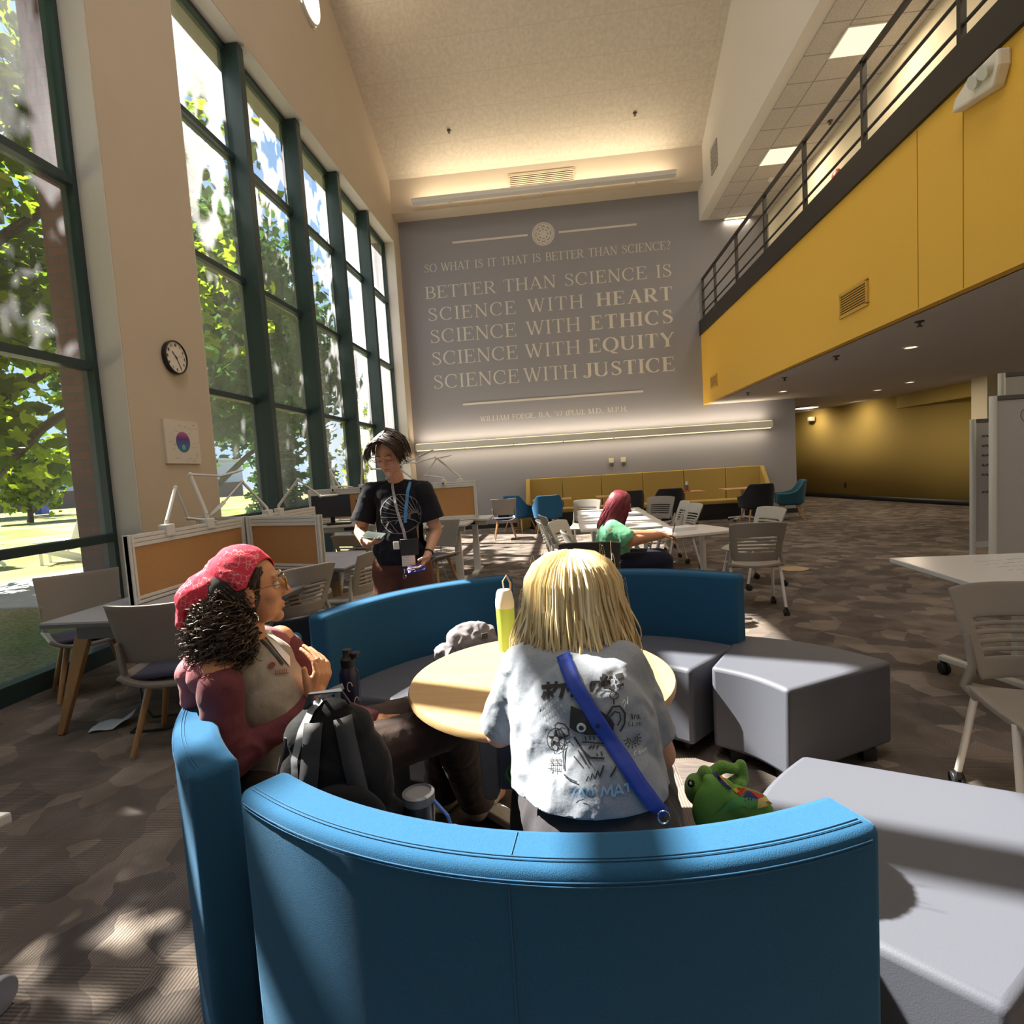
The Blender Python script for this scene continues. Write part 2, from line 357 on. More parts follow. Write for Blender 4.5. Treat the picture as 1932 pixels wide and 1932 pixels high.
def leaf_mat(name, c1, c2):
    m = bpy.data.materials.new(name); m.use_nodes = True; t = m.node_tree; t.nodes.clear(); N = t.nodes.new; L = t.links.new
    o = N('ShaderNodeOutputMaterial'); d = N('ShaderNodeBsdfDiffuse'); tl = N('ShaderNodeBsdfTranslucent'); mx = N('ShaderNodeMixShader'); mx.inputs[0].default_value = 0.6
    oi = N('ShaderNodeNewGeometry'); rp = N('ShaderNodeValToRGB'); rp.color_ramp.elements[0].color = (*c1, 1); rp.color_ramp.elements[1].color = (*c2, 1)
    L(oi.outputs['Random Per Island'], rp.inputs[0]); L(rp.outputs[0], d.inputs[0]); L(rp.outputs[0], tl.inputs[0]); L(d.outputs[0], mx.inputs[1]); L(tl.outputs[0], mx.inputs[2]); L(mx.outputs[0], o.inputs[0]); return m
M['leaf'] = leaf_mat('maple_leaves', (0.06, 0.12, 0.008), (0.30, 0.42, 0.02))
M['leaf_dark'] = leaf_mat('dark_leaves', (0.02, 0.05, 0.012), (0.05, 0.11, 0.02))
M['leaf_yellow'] = leaf_mat('yellow_leaves', (0.22, 0.30, 0.02), (0.45, 0.46, 0.05))
M['bark'] = mat('bark', (0.07, 0.05, 0.035), 0.95, nscale=20, namt=0.3, bscale=30, bstr=0.6, bdist=0.03)
# ================================================================= THE ROOM
XI, XG, YB = -3.84, -4.15, 14.4          # inner face of the window wall, glass plane, far wall
XO = -4.45                               # outer face
def zc(y): return 8.64 + 0.52 * (13.9 - max(y, 6.0))   # sloping ceiling

struct('floor', G().bb(-4.6, 11, -6.5, 22, -0.12, 0), M['carpet'], smooth=False)

g = G(); g.bb(XO, XI, 4.75, 5.93, 0, 7.22); g.bb(XO, XI, 13.92, YB + .3, 0, 7.22)
g.ext([(-6.5, 7.22), (YB + .3, 7.22), (YB + .3, 9.2), (13.9, zc(13.9) + .4), (6, zc(6) + .4), (-6.5, zc(6) + .4)], 'x', XO, XI)
wl = struct('wall_left', g, M['tan'], smooth=False, label='tan window wall with a pillar between two tall windows')
g = G(); g.bb(XG + .02, XI - .003, 4.735, 4.749, 0, 7.22); g.bb(XG + .02, XI - .003, 5.931, 5.945, 0, 7.22); g.bb(XG + .02, XI - .003, 13.905, 13.919, 0, 7.22)
g.bb(XG + .02, XI - .003, 5.945, 13.905, 7.205, 7.219); g.bb(XG + .02, XI - .003, -6.5, 4.735, 7.205, 7.219)
struct('window_reveal', g, M['white_paint'], wl, smooth=False, label='white painted window reveals')
g = G(); g.bb(-4.462, -4.22, 4.738, 5.942, -0.3, 7.24); g.bb(-4.462, -4.22, 13.908, 15.5, -0.3, 7.24)
g.bb(-4.462, XO, -6.5, 15.5, 7.215, 11)
struct('wall_outside', g, M['brick'], smooth=False, label='red brick facing outside the window wall')

def window(n, y0, y1, mulls):
    root = thing('window_%d' % n, '%s window of four rows of panes in dark green frames' % ('large far' if n == 2 else 'near left'), 'window'); root['kind'] = 'structure'
    ends = [y0] + mulls + [y1]
    zs = [0.1, 1.08, 2.61, 4.19, 5.79, 7.2]
    g = G()
    for y in (y0 + .03, y1 - .03): g.bb(XG - .05, XG + .07, y - .03, y + .03, 0, 7.205)
    g.bb(XG - .05, XG + .07, y0, y1, 7.15, 7.205); g.bb(XG - .05, XG + .08, y0, y1, 0.0, 0.14)
    g.build('frame', M['green_metal'], root, smooth=False)
    for y in mulls:
        g = G().bb(XG - .05, XG + .07, y - .045, y + .045, 0.14, 7.15); g.bb(XG + .07, XG + .25, y - .065, y + .065, 0.0, 7.19)
        g.build('mullion', M['green_metal'], root, smooth=False, bevel=.006)
    for z in zs[1:-1]:
        G().bb(XG - .05, XG + .07, y0 + .06, y1 - .06, z - .035, z + .035).build('rail', M['green_metal'], root, smooth=False)
    for a, b in zip(ends, ends[1:]):
        for z0, z1 in zip(zs, zs[1:]):
            me = bpy.data.meshes.new('pane'); me.from_pydata([(XG, a, z0), (XG, b, z0), (XG, b, z1), (XG, a, z1)], [], [(0, 1, 2, 3)]); me.update(); link('pane', me, M['dusty_glass' if n == 2 else 'glass'], root)   # every pane faces the room
    return root
window(1, -6.5, 4.75, [-4.87, -3.27, -1.67, -.07, 1.53, 3.13])
window(2, 5.93, 13.92, [7.42, 9.02, 10.62, 12.22])

# far wall, beam, ceilings
far = struct('wall_far', G().bb(-4.45, 5.66, YB, YB + .3, 0, 7.9), M['grey_wall'], smooth=False, label='grey end wall with a quotation in pale capitals')
struct('beam', G().bb(-3.84, 3.55, 13.9, YB + .3, 7.86, zc(13.9) + .5), M['tan'], smooth=False)
g = G(); g.ext([(13.95, zc(13.95)), (6, zc(6)), (-6.5, zc(6)), (-6.5, zc(6) + .2), (6, zc(6) + .2), (13.95, zc(13.95) + .2)], 'x', -4.4, 3.8)
struct('ceiling', g, M['slope_tiles'], smooth=False)
g = G(); g.ext([(-6.5, 7.17), (YB + .3, 7.17), (YB + .3, 9.5), (6, zc(6) + .4), (-6.5, zc(6) + .4)], 'x', 3.55, 3.76)
struct('wall_right', g, M['white_paint'], smooth=False, label='white wall above the balcony opening')
struct('ceiling_balcony', G().bb(3.76, 6.5, -6.5, 22, 7.15, 7.3), M['acoustic'], smooth=False)
struct('wall_balcony', G().bb(5.15, 5.3, -6.5, 22, 4.6, 7.15), M['cream'], smooth=False)
struct('wall_balcony_end', G().bb(3.55, 5.2, 21.5, 21.7, 4.6, 7.15), M['cream'], smooth=False)
g = G(); g.bb(3.5, 3.62, -6.5, YB, 2.78, 4.46)
bal = struct('balcony_wall', g, M['yellow'], smooth=False, label='bright yellow balcony front')
g = G()
for y in (5.93, 5.31, 2.2): g.bb(3.497, 3.5, y - .004, y + .004, 2.79, 4.44)
g.build('joint', mat('dark_yellow_joint', (.3, .17, .012), .8), bal, smooth=False)  # thin darker yellow lines at the panel joints
struct('balcony_slab', G().bb(3.62, 5.2, -6.5, 22, 4.5, 4.7), M['soffit'], smooth=False)
g = G().bb(3.46, 3.66, -6.5, YB, 4.46, 4.79); struct('balcony_fascia', g, M['black_metal'], smooth=False, label='black band along the top of the yellow balcony front')
struct('ceiling_lower', G().bb(3.6, 12, -6.5, 22, 2.78, 2.9), M['soffit'], smooth=False)
struct('wall_back', G().bb(-4.45, 12, -6.7, -6.5, 0, 13), M['tan'], smooth=False)
struct('wall_side', G().bb(9.6, 9.8, -6.5, 12.6, 0, 2.8), M['cream'], smooth=False)
# curved ochre wall beyond the passage
def curve(t):
    pts = [(5.2, 21.3), (6.6, 21.2), (7.7, 20.3), (8.3, 18.2), (8.65, 16.4), (9.1, 14.4), (9.6, 12.8)]
    x = t * (len(pts) - 1); i = min(int(x), len(pts) - 2); f = x - i
    p = [V((*pts[max(0, min(len(pts) - 1, k))], 0)) for k in (i - 1, i, i + 1, i + 2)]
    return 0.5 * ((2 * p[1]) + (p[2] - p[0]) * f + (2 * p[0] - 5 * p[1] + 4 * p[2] - p[3]) * f * f + (3 * p[1] - p[0] - 3 * p[2] + p[3]) * f ** 3)
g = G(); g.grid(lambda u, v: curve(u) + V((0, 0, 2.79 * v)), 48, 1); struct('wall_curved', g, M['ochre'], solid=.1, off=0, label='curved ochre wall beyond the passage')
g = G(); g.grid(lambda u, v: curve(u) + V((-.07 * .7, -.02, .13 * v)), 48, 1); struct('baseboard_curved', g, M['black_plastic'], solid=.015, off=0)
g = G(); a, b = curve(.72), curve(1.0); d = (b - a).normalized(); n = V((-d.y, d.x, 0))
if n.x > 0: n = -n
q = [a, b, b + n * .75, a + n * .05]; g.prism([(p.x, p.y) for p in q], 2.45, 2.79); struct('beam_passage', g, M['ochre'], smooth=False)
g = G().bb(8.55, 9.1, 12.3, 12.75, 0, 2.79); struct('pillar', g, M['cream'], smooth=False)
struct('baseboard_pillar', G().bb(8.53, 9.12, 12.28, 12.77, 0, .12), M['black_plastic'], smooth=False)
struct('wall_passage', G().bb(5.5, 5.66, YB + .3, 21.5, 0, 2.79), M['grey_wall'], smooth=False)
struct('baseboard_far', G().bb(-3.84, 5.66, YB - .015, YB, 0, .11), M['black_plastic'], smooth=False)

# ------------------------------------------------ lettering on the far wall (pale serif capitals)
class Pen:
    def __init__(s, T, t): s.T, s.t, s.q = T, t, []
    def rib(s, pts, ws):
        for i in range(len(pts) - 1):
            (x0, y0), (x1, y1) = pts[i], pts[i + 1]
            def nrm(k):
                a = pts[max(k - 1, 0)]; b = pts[min(k + 1, len(pts) - 1)]; dx, dy = b[0] - a[0], b[1] - a[1]; l = math.hypot(dx, dy) or 1; return -dy / l, dx / l
            n0, n1 = nrm(i), nrm(i + 1); h0, h1 = ws[i] / 2, ws[i + 1] / 2
            s.q.append([(x0 + n0[0] * h0, y0 + n0[1] * h0), (x1 + n1[0] * h1, y1 + n1[1] * h1), (x1 - n1[0] * h1, y1 - n1[1] * h1), (x0 - n0[0] * h0, y0 - n0[1] * h0)])
    def rect(s, x0, y0, x1, y1): s.q.append([(x0, y0), (x1, y0), (x1, y1), (x0, y1)])
    def ser(s, x, y, w, up): h = .045; s.rect(x - w / 2 - .075, y if up else y - h, x + w / 2 + .075, y + h if up else y)
    def vs(s, x, w=None, y0=0, y1=1, b=True, t=True):
        w = w or s.T; s.rect(x - w / 2, y0, x + w / 2, y1)
        if b: s.ser(x, y0, w, True)
        if t: s.ser(x, y1, w, False)
    def h(s, y, x0, x1): s.rect(x0, y - s.t / 2, x1, y + s.t / 2)
    def tick(s, x, y0, y1): s.q.append([(x - .05, y0), (x, y0), (x, y1), (x - .018, y1)]) if y1 > y0 else s.q.append([(x - .05, y0), (x - .018, y1), (x, y1), (x, y0)])
    def arc(s, cx, cy, rx, ry, a0, a1, k=18):
        pts = []; ws = []
        for i in range(k + 1):
            a = math.radians(a0 + (a1 - a0) * i / k); pts.append((cx + rx * math.cos(a), cy + ry * math.sin(a))); ws.append(s.t + (s.T - s.t) * abs(math.cos(a)) ** 1.3)
        s.rib(pts, ws)
    def d(s, x0, y0, x1, y1, w): s.rib([(x0, y0), (x1, y1)], [w, w])
def glyph(ch, T, t):
    p = Pen(T, t); H = T / 2
    if ch == 'A': p.d(.1, 0, .40, 1, t); p.d(.38, 1, .68, 0, T); p.h(.34, .2, .58); p.ser(.1, 0, t, True); p.ser(.68, 0, T, True); w = .78
    elif ch == 'B': p.vs(.14); p.h(.978, .1, .34); p.h(.53, .1, .36); p.h(.022, .1, .36); p.arc(.33, .754, .2, .224, 90, -90); p.arc(.35, .276, .24, .254, 90, -90); w = .66
    elif ch in 'CG':
        p.arc(.40, .5, .34, .49, 50, 310 if ch == 'C' else 300); p.tick(.66, .66, .98)
        if ch == 'C': p.rect(.60, .1, .66, .17)
        else: p.vs(.63, None, .03, .44, False, True)
        w = .74
    elif ch == 'D': p.vs(.14); p.h(.978, .1, .36); p.h(.022, .1, .36); p.arc(.34, .5, .36, .478, 90, -90, 22); w = .78
    elif ch in 'EF':
        p.vs(.14); p.h(.978, .1, .56); p.tick(.57, .99, .76); p.h(.53, .15, .42); p.tick(.43, .53, .66); p.tick(.43, .53, .4)
        if ch == 'E': p.h(.022, .1, .58); p.tick(.60, .01, .26)
        w = .64 if ch == 'E' else .6
    elif ch == 'H': p.vs(.14); p.vs(.64); p.h(.52, .14, .64); w = .78
    elif ch == 'I': p.vs(.16); w = .32
    elif ch == 'J': p.vs(.34, None, .2, 1, False, True); p.arc(.2, .2, .14, .22, 0, -150); p.arc(.09, .1, .02, .03, 0, 360); w = .48
    elif ch == 'L': p.vs(.14); p.h(.022, .1, .56); p.tick(.58, .01, .27); w = .62
    elif ch == 'M': p.vs(.12, t); p.vs(.80); p.d(.12, 1, .45, .02, T); p.d(.45, .02, .80, 1, t); w = .94
    elif ch == 'N': p.vs(.13, t, 0, 1, True, True); p.vs(.65, t, 0, 1, False, True); p.d(.12, 1, .65, 0, T); w = .78
    elif ch in 'OQ':
        p.arc(.40, .5, .34, .49, 0, 360, 30)
        if ch == 'Q': p.rib([(.36, .02), (.5, -.1), (.74, -.17)], [t, T * .8, t])
        w = .8
    elif ch in 'PR':
        p.vs(.14); p.h(.978, .1, .34); p.h(.48, .1, .34); p.arc(.33, .73, .22, .25, 90, -90)
        if ch == 'R': p.d(.33, .48, .64, 0, T); p.ser(.66, 0, .04, True)
        w = .6 if ch == 'P' else .74
    elif ch == 'S':
        pts = [(.46, .80), (.40, .93), (.29, .978), (.16, .93), (.10, .80), (.14, .67), (.28, .56), (.42, .45), (.50, .32), (.50, .2), (.42, .07), (.28, .022), (.15, .06), (.09, .2)]
        ws = [t, t, t, t * 1.4, T * .6, T * .8, T, T, T * .85, T * .7, t * 1.3, t, t, t]; p.rib(pts, ws); p.tick(.49, .72, .99); p.rect(.07, .01, .095, .28); w = .6
    elif ch == 'T': p.vs(.32, None, 0, 1, True, False); p.h(.978, .03, .61); p.tick(.63, .99, .74); p.q.append([(.01, .74), (.06, .99), (.025, .99), (.01, .99)]); w = .66
    elif ch == 'U': p.vs(.14, None, .3, 1, False, True); p.vs(.64, t, .3, 1, False, True); p.arc(.39, .3, .25, .28, 180, 360); w = .78
    elif ch == 'W': p.d(.08, 1, .30, .0, T); p.d(.30, 0, .49, .95, t); p.d(.47, .95, .68, .0, T); p.d(.68, 0, .90, 1, t); p.ser(.09, 1, .05, False); p.ser(.48, 1, .04, False); p.ser(.90, 1, .03, False); w = .98
    elif ch == 'Y': p.vs(.36, None, 0, .46, True, False); p.d(.08, 1, .37, .44, T); p.d(.37, .44, .64, 1, t); p.ser(.09, 1, .05, False); p.ser(.64, 1, .03, False); w = .72
    elif ch == '?': p.rib([(.08, .78), (.12, .93), (.25, .978), (.37, .9), (.38, .72), (.30, .56), (.23, .44), (.22, .28)], [t, t, t, T * .8, T, T * .7, t, t]); p.arc(.22, .06, .03, .03, 0, 360, 10); w = .46
    elif ch == '.': p.arc(.12, .05, .03, .03, 0, 360, 10); w = .24
    elif ch == ',': p.arc(.12, .05, .03, .03, 0, 360, 10); p.rib([(.15, .05), (.08, -.14)], [.06, .02]); w = .24
    elif ch == "'": p.rib([(.1, 1), (.08, .72)], [.08, .03]); w = .2
    elif ch == '(': p.arc(.36, .42, .24, .62, 115, 245); w = .36
    elif ch == ')': p.arc(.0, .42, .24, .62, 65, -65); w = .36
    elif ch == '5': p.h(.95, .16, .46); p.rib([(.17, .97), (.12, .55)], [t, t]); p.rib([(.12, .55), (.3, .6), (.45, .46), (.46, .25), (.36, .06), (.2, .02), (.08, .08)], [t, t, T * .8, T, T * .6, t, t]); w = .56
    elif ch == '7': p.h(.95, .08, .5); p.d(.48, .96, .24, 0, T * .7); p.tick(.1, .72, .97); w = .56
    else: w = .42
    return p.q, w
def line_of_text(words, z, h, y, m, parent, bold=()):
    for wi, (txt, x0, x1) in enumerate(words):
        T, t = (.165, .06) if wi in bold else (.10, .045)
        gl = [glyph(c, T, t) for c in txt]; tot = sum(q[1] for q in gl) * h; n_ = max(1, len(txt) - 1); kx = max(.6, min(1.4, (x1 - x0 - (.07 if h > .25 else .03) * h * n_) / tot)); gap = (x1 - x0 - tot * kx) / n_
        g = G(); x = x0; k = 0
        for q, wd in gl:
            for poly in q:
                k += 1
                try: g.face([(x + px * h * kx, y - .0001 * (k % 9), z + py * h) for px, py in poly])
                except Exception: pass
            x += wd * h * kx + gap
        g.build('lettering', m, parent, smooth=False)
YT = YB - .004
line_of_text([('SO WHAT IS IT THAT IS BETTER THAN SCIENCE?', -3.25, 2.86)], 6.575, .20, YT, M['letter'], far)
line_of_text([('BETTER', -3.27, -1.45), ('THAN', -1.26, .05), ('SCIENCE', .25, 2.27), ('IS', 2.48, 2.87)], 5.925, .30, YT, M['letter'], far)
for z, h, a, b, c, wd in ((5.37, .32, (-3.245, -.985), (-.69, .70), (1.02, 2.86), 'HEART'), (4.815, .335, (-3.23, -1.0), (-.76, .60), (.85, 2.86), 'ETHICS'),
                          (4.26, .335, (-3.228, -1.0), (-.82, .57), (.775, 2.86), 'EQUITY'), (3.665, .342, (-3.226, -1.0), (-.89, .465), (.60, 2.85), 'JUSTICE')):
    line_of_text([('SCIENCE', *a), ('WITH', *b), (wd, *c)], z, h, YT, M['letter'], far, bold=(2,))
line_of_text([("WILLIAM FOEGE, B.A. '57 (PLU), M.D., M.P.H.", -2.07, 1.655)], 2.76, .125, YT, M['letter'], far)
for x0, x1, z in ((-2.48, -.586, 7.24), (.183, 2.073, 7.23), (-2.488, 2.057, 3.22)):
    G().bb(x0, x1, YT - .004, YT, z - .025, z + .025).build('rule_line', M['letter'], far, smooth=False)
g = G(); c0, c1 = -.2, 7.23
def ann(r0, r1, n=48, cx=c0, cz=c1, dy=0):
    for i in range(n):
        a, b = 2 * PI * i / n, 2 * PI * (i + 1) / n
        g.face([(cx + r * math.cos(q), YT - dy, cz + r * math.sin(q)) for r, q in ((r0, a), (r1, a), (r1, b), (r0, b))])
ann(.255, .28); ann(.225, .245, dy=.0003); ann(0.0001, .085, dy=.0005)
for i in range(8):
    a = 2 * PI * i / 8
    ann(.055, .082, 20, c0 + .148 * math.cos(a), c1 + .148 * math.sin(a), .0007 + .0002 * (i % 2)); ann(0.0001, .03, 12, c0 + .148 * math.cos(a), c1 + .148 * math.sin(a), .0007)
    a += PI / 8; ann(0.0001, .028, 12, c0 + .19 * math.cos(a), c1 + .19 * math.sin(a), .0011)
g.build('emblem', M['letter'], far, smooth=False, )

# ------------------------------------------------ balcony rail
t = thing('balcony_railing', 'black steel guard rail along the top of the yellow balcony', 'railing', (3.56, 14.35, 4.79))
for i, y in enumerate((14.3, 13.22, 11.66, 10.1, 8.54, 6.98, 5.42, 3.86, 2.3, .74)):
    G().bar((0, y - 14.35, 0), (0, y - 14.35, .98), .05, .05, up=(1, 0, 0)).build('post', M['black_metal'], t, smooth=False)
for z in (.2, .44, .71): G().cyl((0, -.05, z), (0, -15, z), .017, n=10).build('mid_rail', M['black_metal'], t)
G().bar((0, -.03, .98), (0, -15, .98), .05, .045).build('handrail', M['black_metal'], t, smooth=False)

# ------------------------------------------------ lamps of the building
M['panel_glow'] = emat('panel_glow', (1.0, .80, .42), 1.3)
M['tube_glow'] = emat('tube_glow', (1.0, .78, .40), 1.5)
M['spot_glow'] = emat('spot_glow', (1.0, .86, .62), 3.5)
WARM = (1.0, .84, .60)
t0 = None
for i, y in enumerate((2.95, 5.85, 8.75, 11.68, 14.6, 17.5)):
    lab = 'square lit ceiling panel above the balcony, ' + ('out beyond the frame', 'just above the frame', 'nearest and largest in view', 'second nearest', 'third nearest', 'farthest by the end wall')[i]
    if t0 is None:
        t0 = thing('ceiling_light_panel', lab, 'ceiling light', (4.425, y, 7.15), 0, 'balcony ceiling light panels')
        G().bb(-.30, .30, -.30, .30, -.02, 0).build('frame', M['white_metal'], t0, smooth=False)
        G().bb(-.28, .28, -.28, .28, -.024, -.019).build('diffuser', M['panel_glow'], t0, smooth=False)
    else: dup(t0, (4.425, y, 7.15), 0, lab)
    area('panel_lamp', (4.425, y, 7.1), .55, 30, (0, 0, -1), WARM, size_y=.55)
# upper cove fixture under the grille, throws light up
t = thing('linear_uplight', 'long white uplight on the beam above the quotation wall', 'wall light', (-.18, 13.62, 7.9))
g = G(); g.ext([(-.09, .0), (.09, .0), (.11, .06), (.09, .1), (-.09, .1), (-.11, .06)], 'x', -3.06, 3.06); g.build('housing', M['white_metal'], t, smooth=False)
G().bb(-3.03, 3.03, -.06, .06, .095, .105).build('tube', M['tube_glow'], t, smooth=False)
for x in (-2.2, 0, 2.2): G().bb(x - .03, x + .03, .08, .28, .03, .06).build('bracket', M['white_metal'], t, smooth=False)
area('uplight_lamp', (-.18, 13.62, 8.02), 6.0, 32, (0, .25, 1), WARM, size_y=.1)
# lower fixture: up and down light on the grey wall
t = thing('linear_wall_light', 'long grey trough light low on the grey wall above the mustard bench', 'wall light', (.65, 14.2, 2.08))
G().bb(-4.4, 4.4, -.06, .06, .03, .19).build('housing', M['alu'], t, smooth=False, bevel=.01)
for i in range(7): G().bb(-4.37 + i * 1.25, -4.37 + i * 1.25 + 1.22, -.05, .05, .015, .032).build('diffuser', M['tube_glow'], t, smooth=False)
G().bb(-4.37, 4.37, -.045, .045, .185, .2).build('upper_diffuser', M['tube_glow'], t, smooth=False)
for x in (-4, -2, 0, 2, 4): G().bb(x - .03, x + .03, .05, .2, .08, .14).build('bracket', M['alu'], t, smooth=False)
area('trough_lamp_up', (.65, 14.2, 2.33), 8.6, 38, (0, .35, 1), WARM, size_y=.08)
area('trough_lamp_down', (.65, 14.2, 2.05), 8.6, 24, (0, .3, -1), WARM, size_y=.08)
# disc light high on the window wall, then added fill lights
t = thing('round_wall_light', 'glowing round disc light high on the tan window wall', 'wall light', (XI, 9.62, 9.6))
Rx = Matrix.Rotation(PI / 2, 3, 'Y')
G().lathe([(.47, 0), (.47, .05), (.44, .06)], n=40, R=Rx).build('rim', M['white_metal'], t)
G().lathe([(.44, .061), (.2, .068), (0, .07)], n=40, R=Rx).build('diffuser', emat('disc_glow', (1, .87, .62), 1.6), t)
area('disc_and_fill_lamp', (XI + .1, 9.62, 9.6), .8, 25, (1, 0, -.2), WARM)
for y in (4.4, -.8): area('disc_and_fill_lamp', (XI + .1, y, 9.6), .8, 40, (1, .3, -.3), (1, .92, .82))  # two unseen fills added for ambient light, no disc fixtures here
area('ceiling_fill', (0, 1.5, 12.4), 3.0, 260, (0, 0, -1), (1, .94, .88), size_y=6)  # unseen overhead fill, added to lift the ambient light of the hall
# downlights under the balcony
d0 = None
for i, (x, y, lit, lab) in enumerate(((4.68, 12.5, 1, 'over the teal armchair'), (4.68, 8.1, 1, 'over the open carpet, nearest in view'), (7.2, 13.7, 1, 'by the passage, left one of two'), (7.2, 12.5, 1, 'by the passage, right one of two'))):
    lab = 'small recessed round downlight ' + lab
    if d0 is None:
        d0 = thing('downlight', lab, 'ceiling light', (x, y, 2.78), 0, 'recessed downlights under the balcony')
        g = G(); g.lathe([(.10, 0), (.10, -.012), (.075, -.014), (.07, .01)], n=24); g.build('trim_ring', M['white_metal'], d0)
        G().lathe([(.07, -.004), (0, -.004)], n=24).build('lens', M['spot_glow'], d0)
    else: dup(d0, (x, y, 2.78), 0, lab)
    area('downlight_lamp', (x, y, 2.74), .14, 14, (0, 0, -1), WARM)
t = thing('surface_ceiling_light', 'flat glowing oval light on the ceiling of the passage', 'ceiling light', (7.0, 17.0, 2.78))
G().lathe([(.34, 0), (.34, -.05), (.30, -.06)], n=36).build('rim', M['white_metal'], t)
G().lathe([(.30, -.061), (.15, -.075), (0, -.08)], n=36).build('diffuser', emat('oval_glow', (1, .9, .66), 3.0), t)
area('passage_lamp', (7.0, 17.0, 2.66), .5, 16, (0, 0, -1), WARM)
for y in (1.5, 5, -2): area('under_balcony_fill', (6.5, y, 2.72), .5, 40, (0, 0, -1), WARM)  # added fills without fixtures, brighten the space under the balcony
area('passage_wall_lamp', (7.6, 18.6, 2.7), .12, 7, (.4, .3, -1), WARM); area('passage_wall_lamp', (7.9, 16.6, 2.7), .12, 6, (.5, .1, -1), WARM)
# ================================================================= OUTSIDE
GZ = -0.15
grass = mat('dry_lawn', (0.30, 0.26, 0.10), 0.95, spec=0.1, nscale=0.35, namt=0.1)
def lawn_mat():
    t = grass.node_tree; b = t.nodes['Principled BSDF']; N = t.nodes.new; L = t.links.new
    g = N('ShaderNodeNewGeometry'); n = N('ShaderNodeTexNoise'); n.inputs['Scale'].default_value = .22; n.inputs['Detail'].default_value = 6; L(g.outputs['Position'], n.inputs['Vector'])
    r = N('ShaderNodeValToRGB'); e = r.color_ramp.elements; e[0].position = .4; e[0].color = (.11, .17, .025, 1); e[1].position = .6; e[1].color = (.36, .27, .13, 1); L(n.outputs['Fac'], r.inputs[0])
    n2 = N('ShaderNodeTexNoise'); n2.inputs['Scale'].default_value = 25; L(g.outputs['Position'], n2.inputs['Vector']); m = N('ShaderNodeVectorMath'); m.operation = 'SCALE'; L(r.outputs[0], m.inputs[0]); L(n2.outputs['Fac'], m.inputs['Scale'])
    m2 = N('ShaderNodeVectorMath'); m2.operation = 'SCALE'; L(m.outputs[0], m2.inputs[0]); m2.inputs['Scale'].default_value = 1.9; L(m2.outputs[0], b.inputs['Base Color'])
lawn_mat()
struct('ground_lawn', G().bb(-260, -4.45, -60, 300, GZ - .3, GZ), grass, smooth=False)
struct('ground_path', G().bb(-30, -4.6, 7.6, 9.2, GZ, GZ + .02).bb(-11, -9.4, -30, 60, GZ, GZ + .015), M['concrete'], smooth=False)

def tree(label, x, y, h, crown_z, r, n, m, seed, size=.16, rx=1.0, cat='tree', conifer=False):
    rr = random.Random(seed); t = thing('conifer_tree' if conifer else 'leafy_tree', label, cat, (x, y, GZ), 0, 'trees outside the windows')
    g = G(); g.tube([(0, 0, 0), (.06, .03, crown_z * .6), (.02, .1, h * .55), (.1, 0, h * .9)], [h * .022 + .06, h * .018 + .04, h * .013 + .02, .02], 9)
    for i in range(0 if conifer else 9):
        a = i * 2.4; z0 = crown_z * .7 + (h * .55 - crown_z * .7) * i / 9
        g.tube([(0, 0, z0), (math.cos(a) * r * .4 * rx, math.sin(a) * r * .4, z0 + h * .12), (math.cos(a) * r * .8 * rx, math.sin(a) * r * .8, z0 + h * .2)], [h * .008 + .02, h * .006 + .01, .01], 6)
    g.build('trunk', M['bark'], t)
    vs, fs = [], []
    cz, hz = (h + crown_z) / 2, (h - crown_z) / 2
    clumps = []
    for i in range(34):
        a, b = rr.random() * 2 * PI, rr.uniform(-1, 1); q = rr.uniform(.45, .95)
        clumps.append(V((r * rx * q * math.cos(a) * math.sqrt(1 - b * b), r * q * math.sin(a) * math.sqrt(1 - b * b), cz + hz * q * b)))
    for i in range(n):
        if conifer:
            f = rr.random() ** .6; zz = crown_z + (h - crown_z) * (1 - f); rad = r * f * (.55 + .45 * rr.random()) * (.8 + .2 * math.sin(zz * 9)); a = rr.random() * 2 * PI
            p = V((rad * math.cos(a), rad * math.sin(a), zz - rad * .25))
        else:
            c = rr.choice(clumps); p = c + V((rr.gauss(0, 1), rr.gauss(0, 1), rr.gauss(0, .8))) * r * .19
            p.z = max(p.z, crown_z * .85 + rr.random() * .4)
        s = size * rr.uniform(.6, 1.3); R = Euler((rr.gauss(0, .7), rr.gauss(0, .7), rr.random() * 6.3)).to_matrix(); k = len(vs)
        if conifer: pts = [(-.3, -1, 0), (.3, -1, 0), (.2, 1, -.2), (-.2, 1, -.2)]; fs.append((k, k + 1, k + 2, k + 3))
        else:
            pts = [(0, -.9, 0), (.75, -.35, .1), (.95, .25, -.05), (.35, .3, .05), (0, 1, 0), (-.35, .3, .05), (-.95, .25, -.05), (-.75, -.35, .1)]; fs.append(tuple(range(k, k + 8)))
        for q in pts: vs.append(p + R @ (V(q) * s))
    me = bpy.data.meshes.new('foliage'); me.from_pydata([tuple(v) for v in vs], [], fs); me.update(); o = link('foliage', me, m, t); return t
tree('big green maple filling the near left window', -10.2, 8.6, 10.4, 2.2, 4.2, 11000, M['leaf'], 1, .17)
tree('shade maple just out of the frame to the left of the near window', -9.6, 1.6, 9.4, 2.6, 3.6, 5200, M['leaf'], 11, .2)
tree('added unseen maple shading the floor behind the camera', -10.4, -3.2, 14, 3.0, 4.6, 5500, M['leaf'], 12, .24)  # added out of view to cut sun bounce from behind the camera
tree('broad green maple seen through the first bay of the far window', -13.5, 20.0, 12.5, 1.9, 4.8, 6000, M['leaf_dark'], 2, .2)
tree('tall shade tree behind the second bay of the far window', -19.0, 36.0, 13, 3.5, 5.5, 6000, M['leaf_dark'], 3, .34)
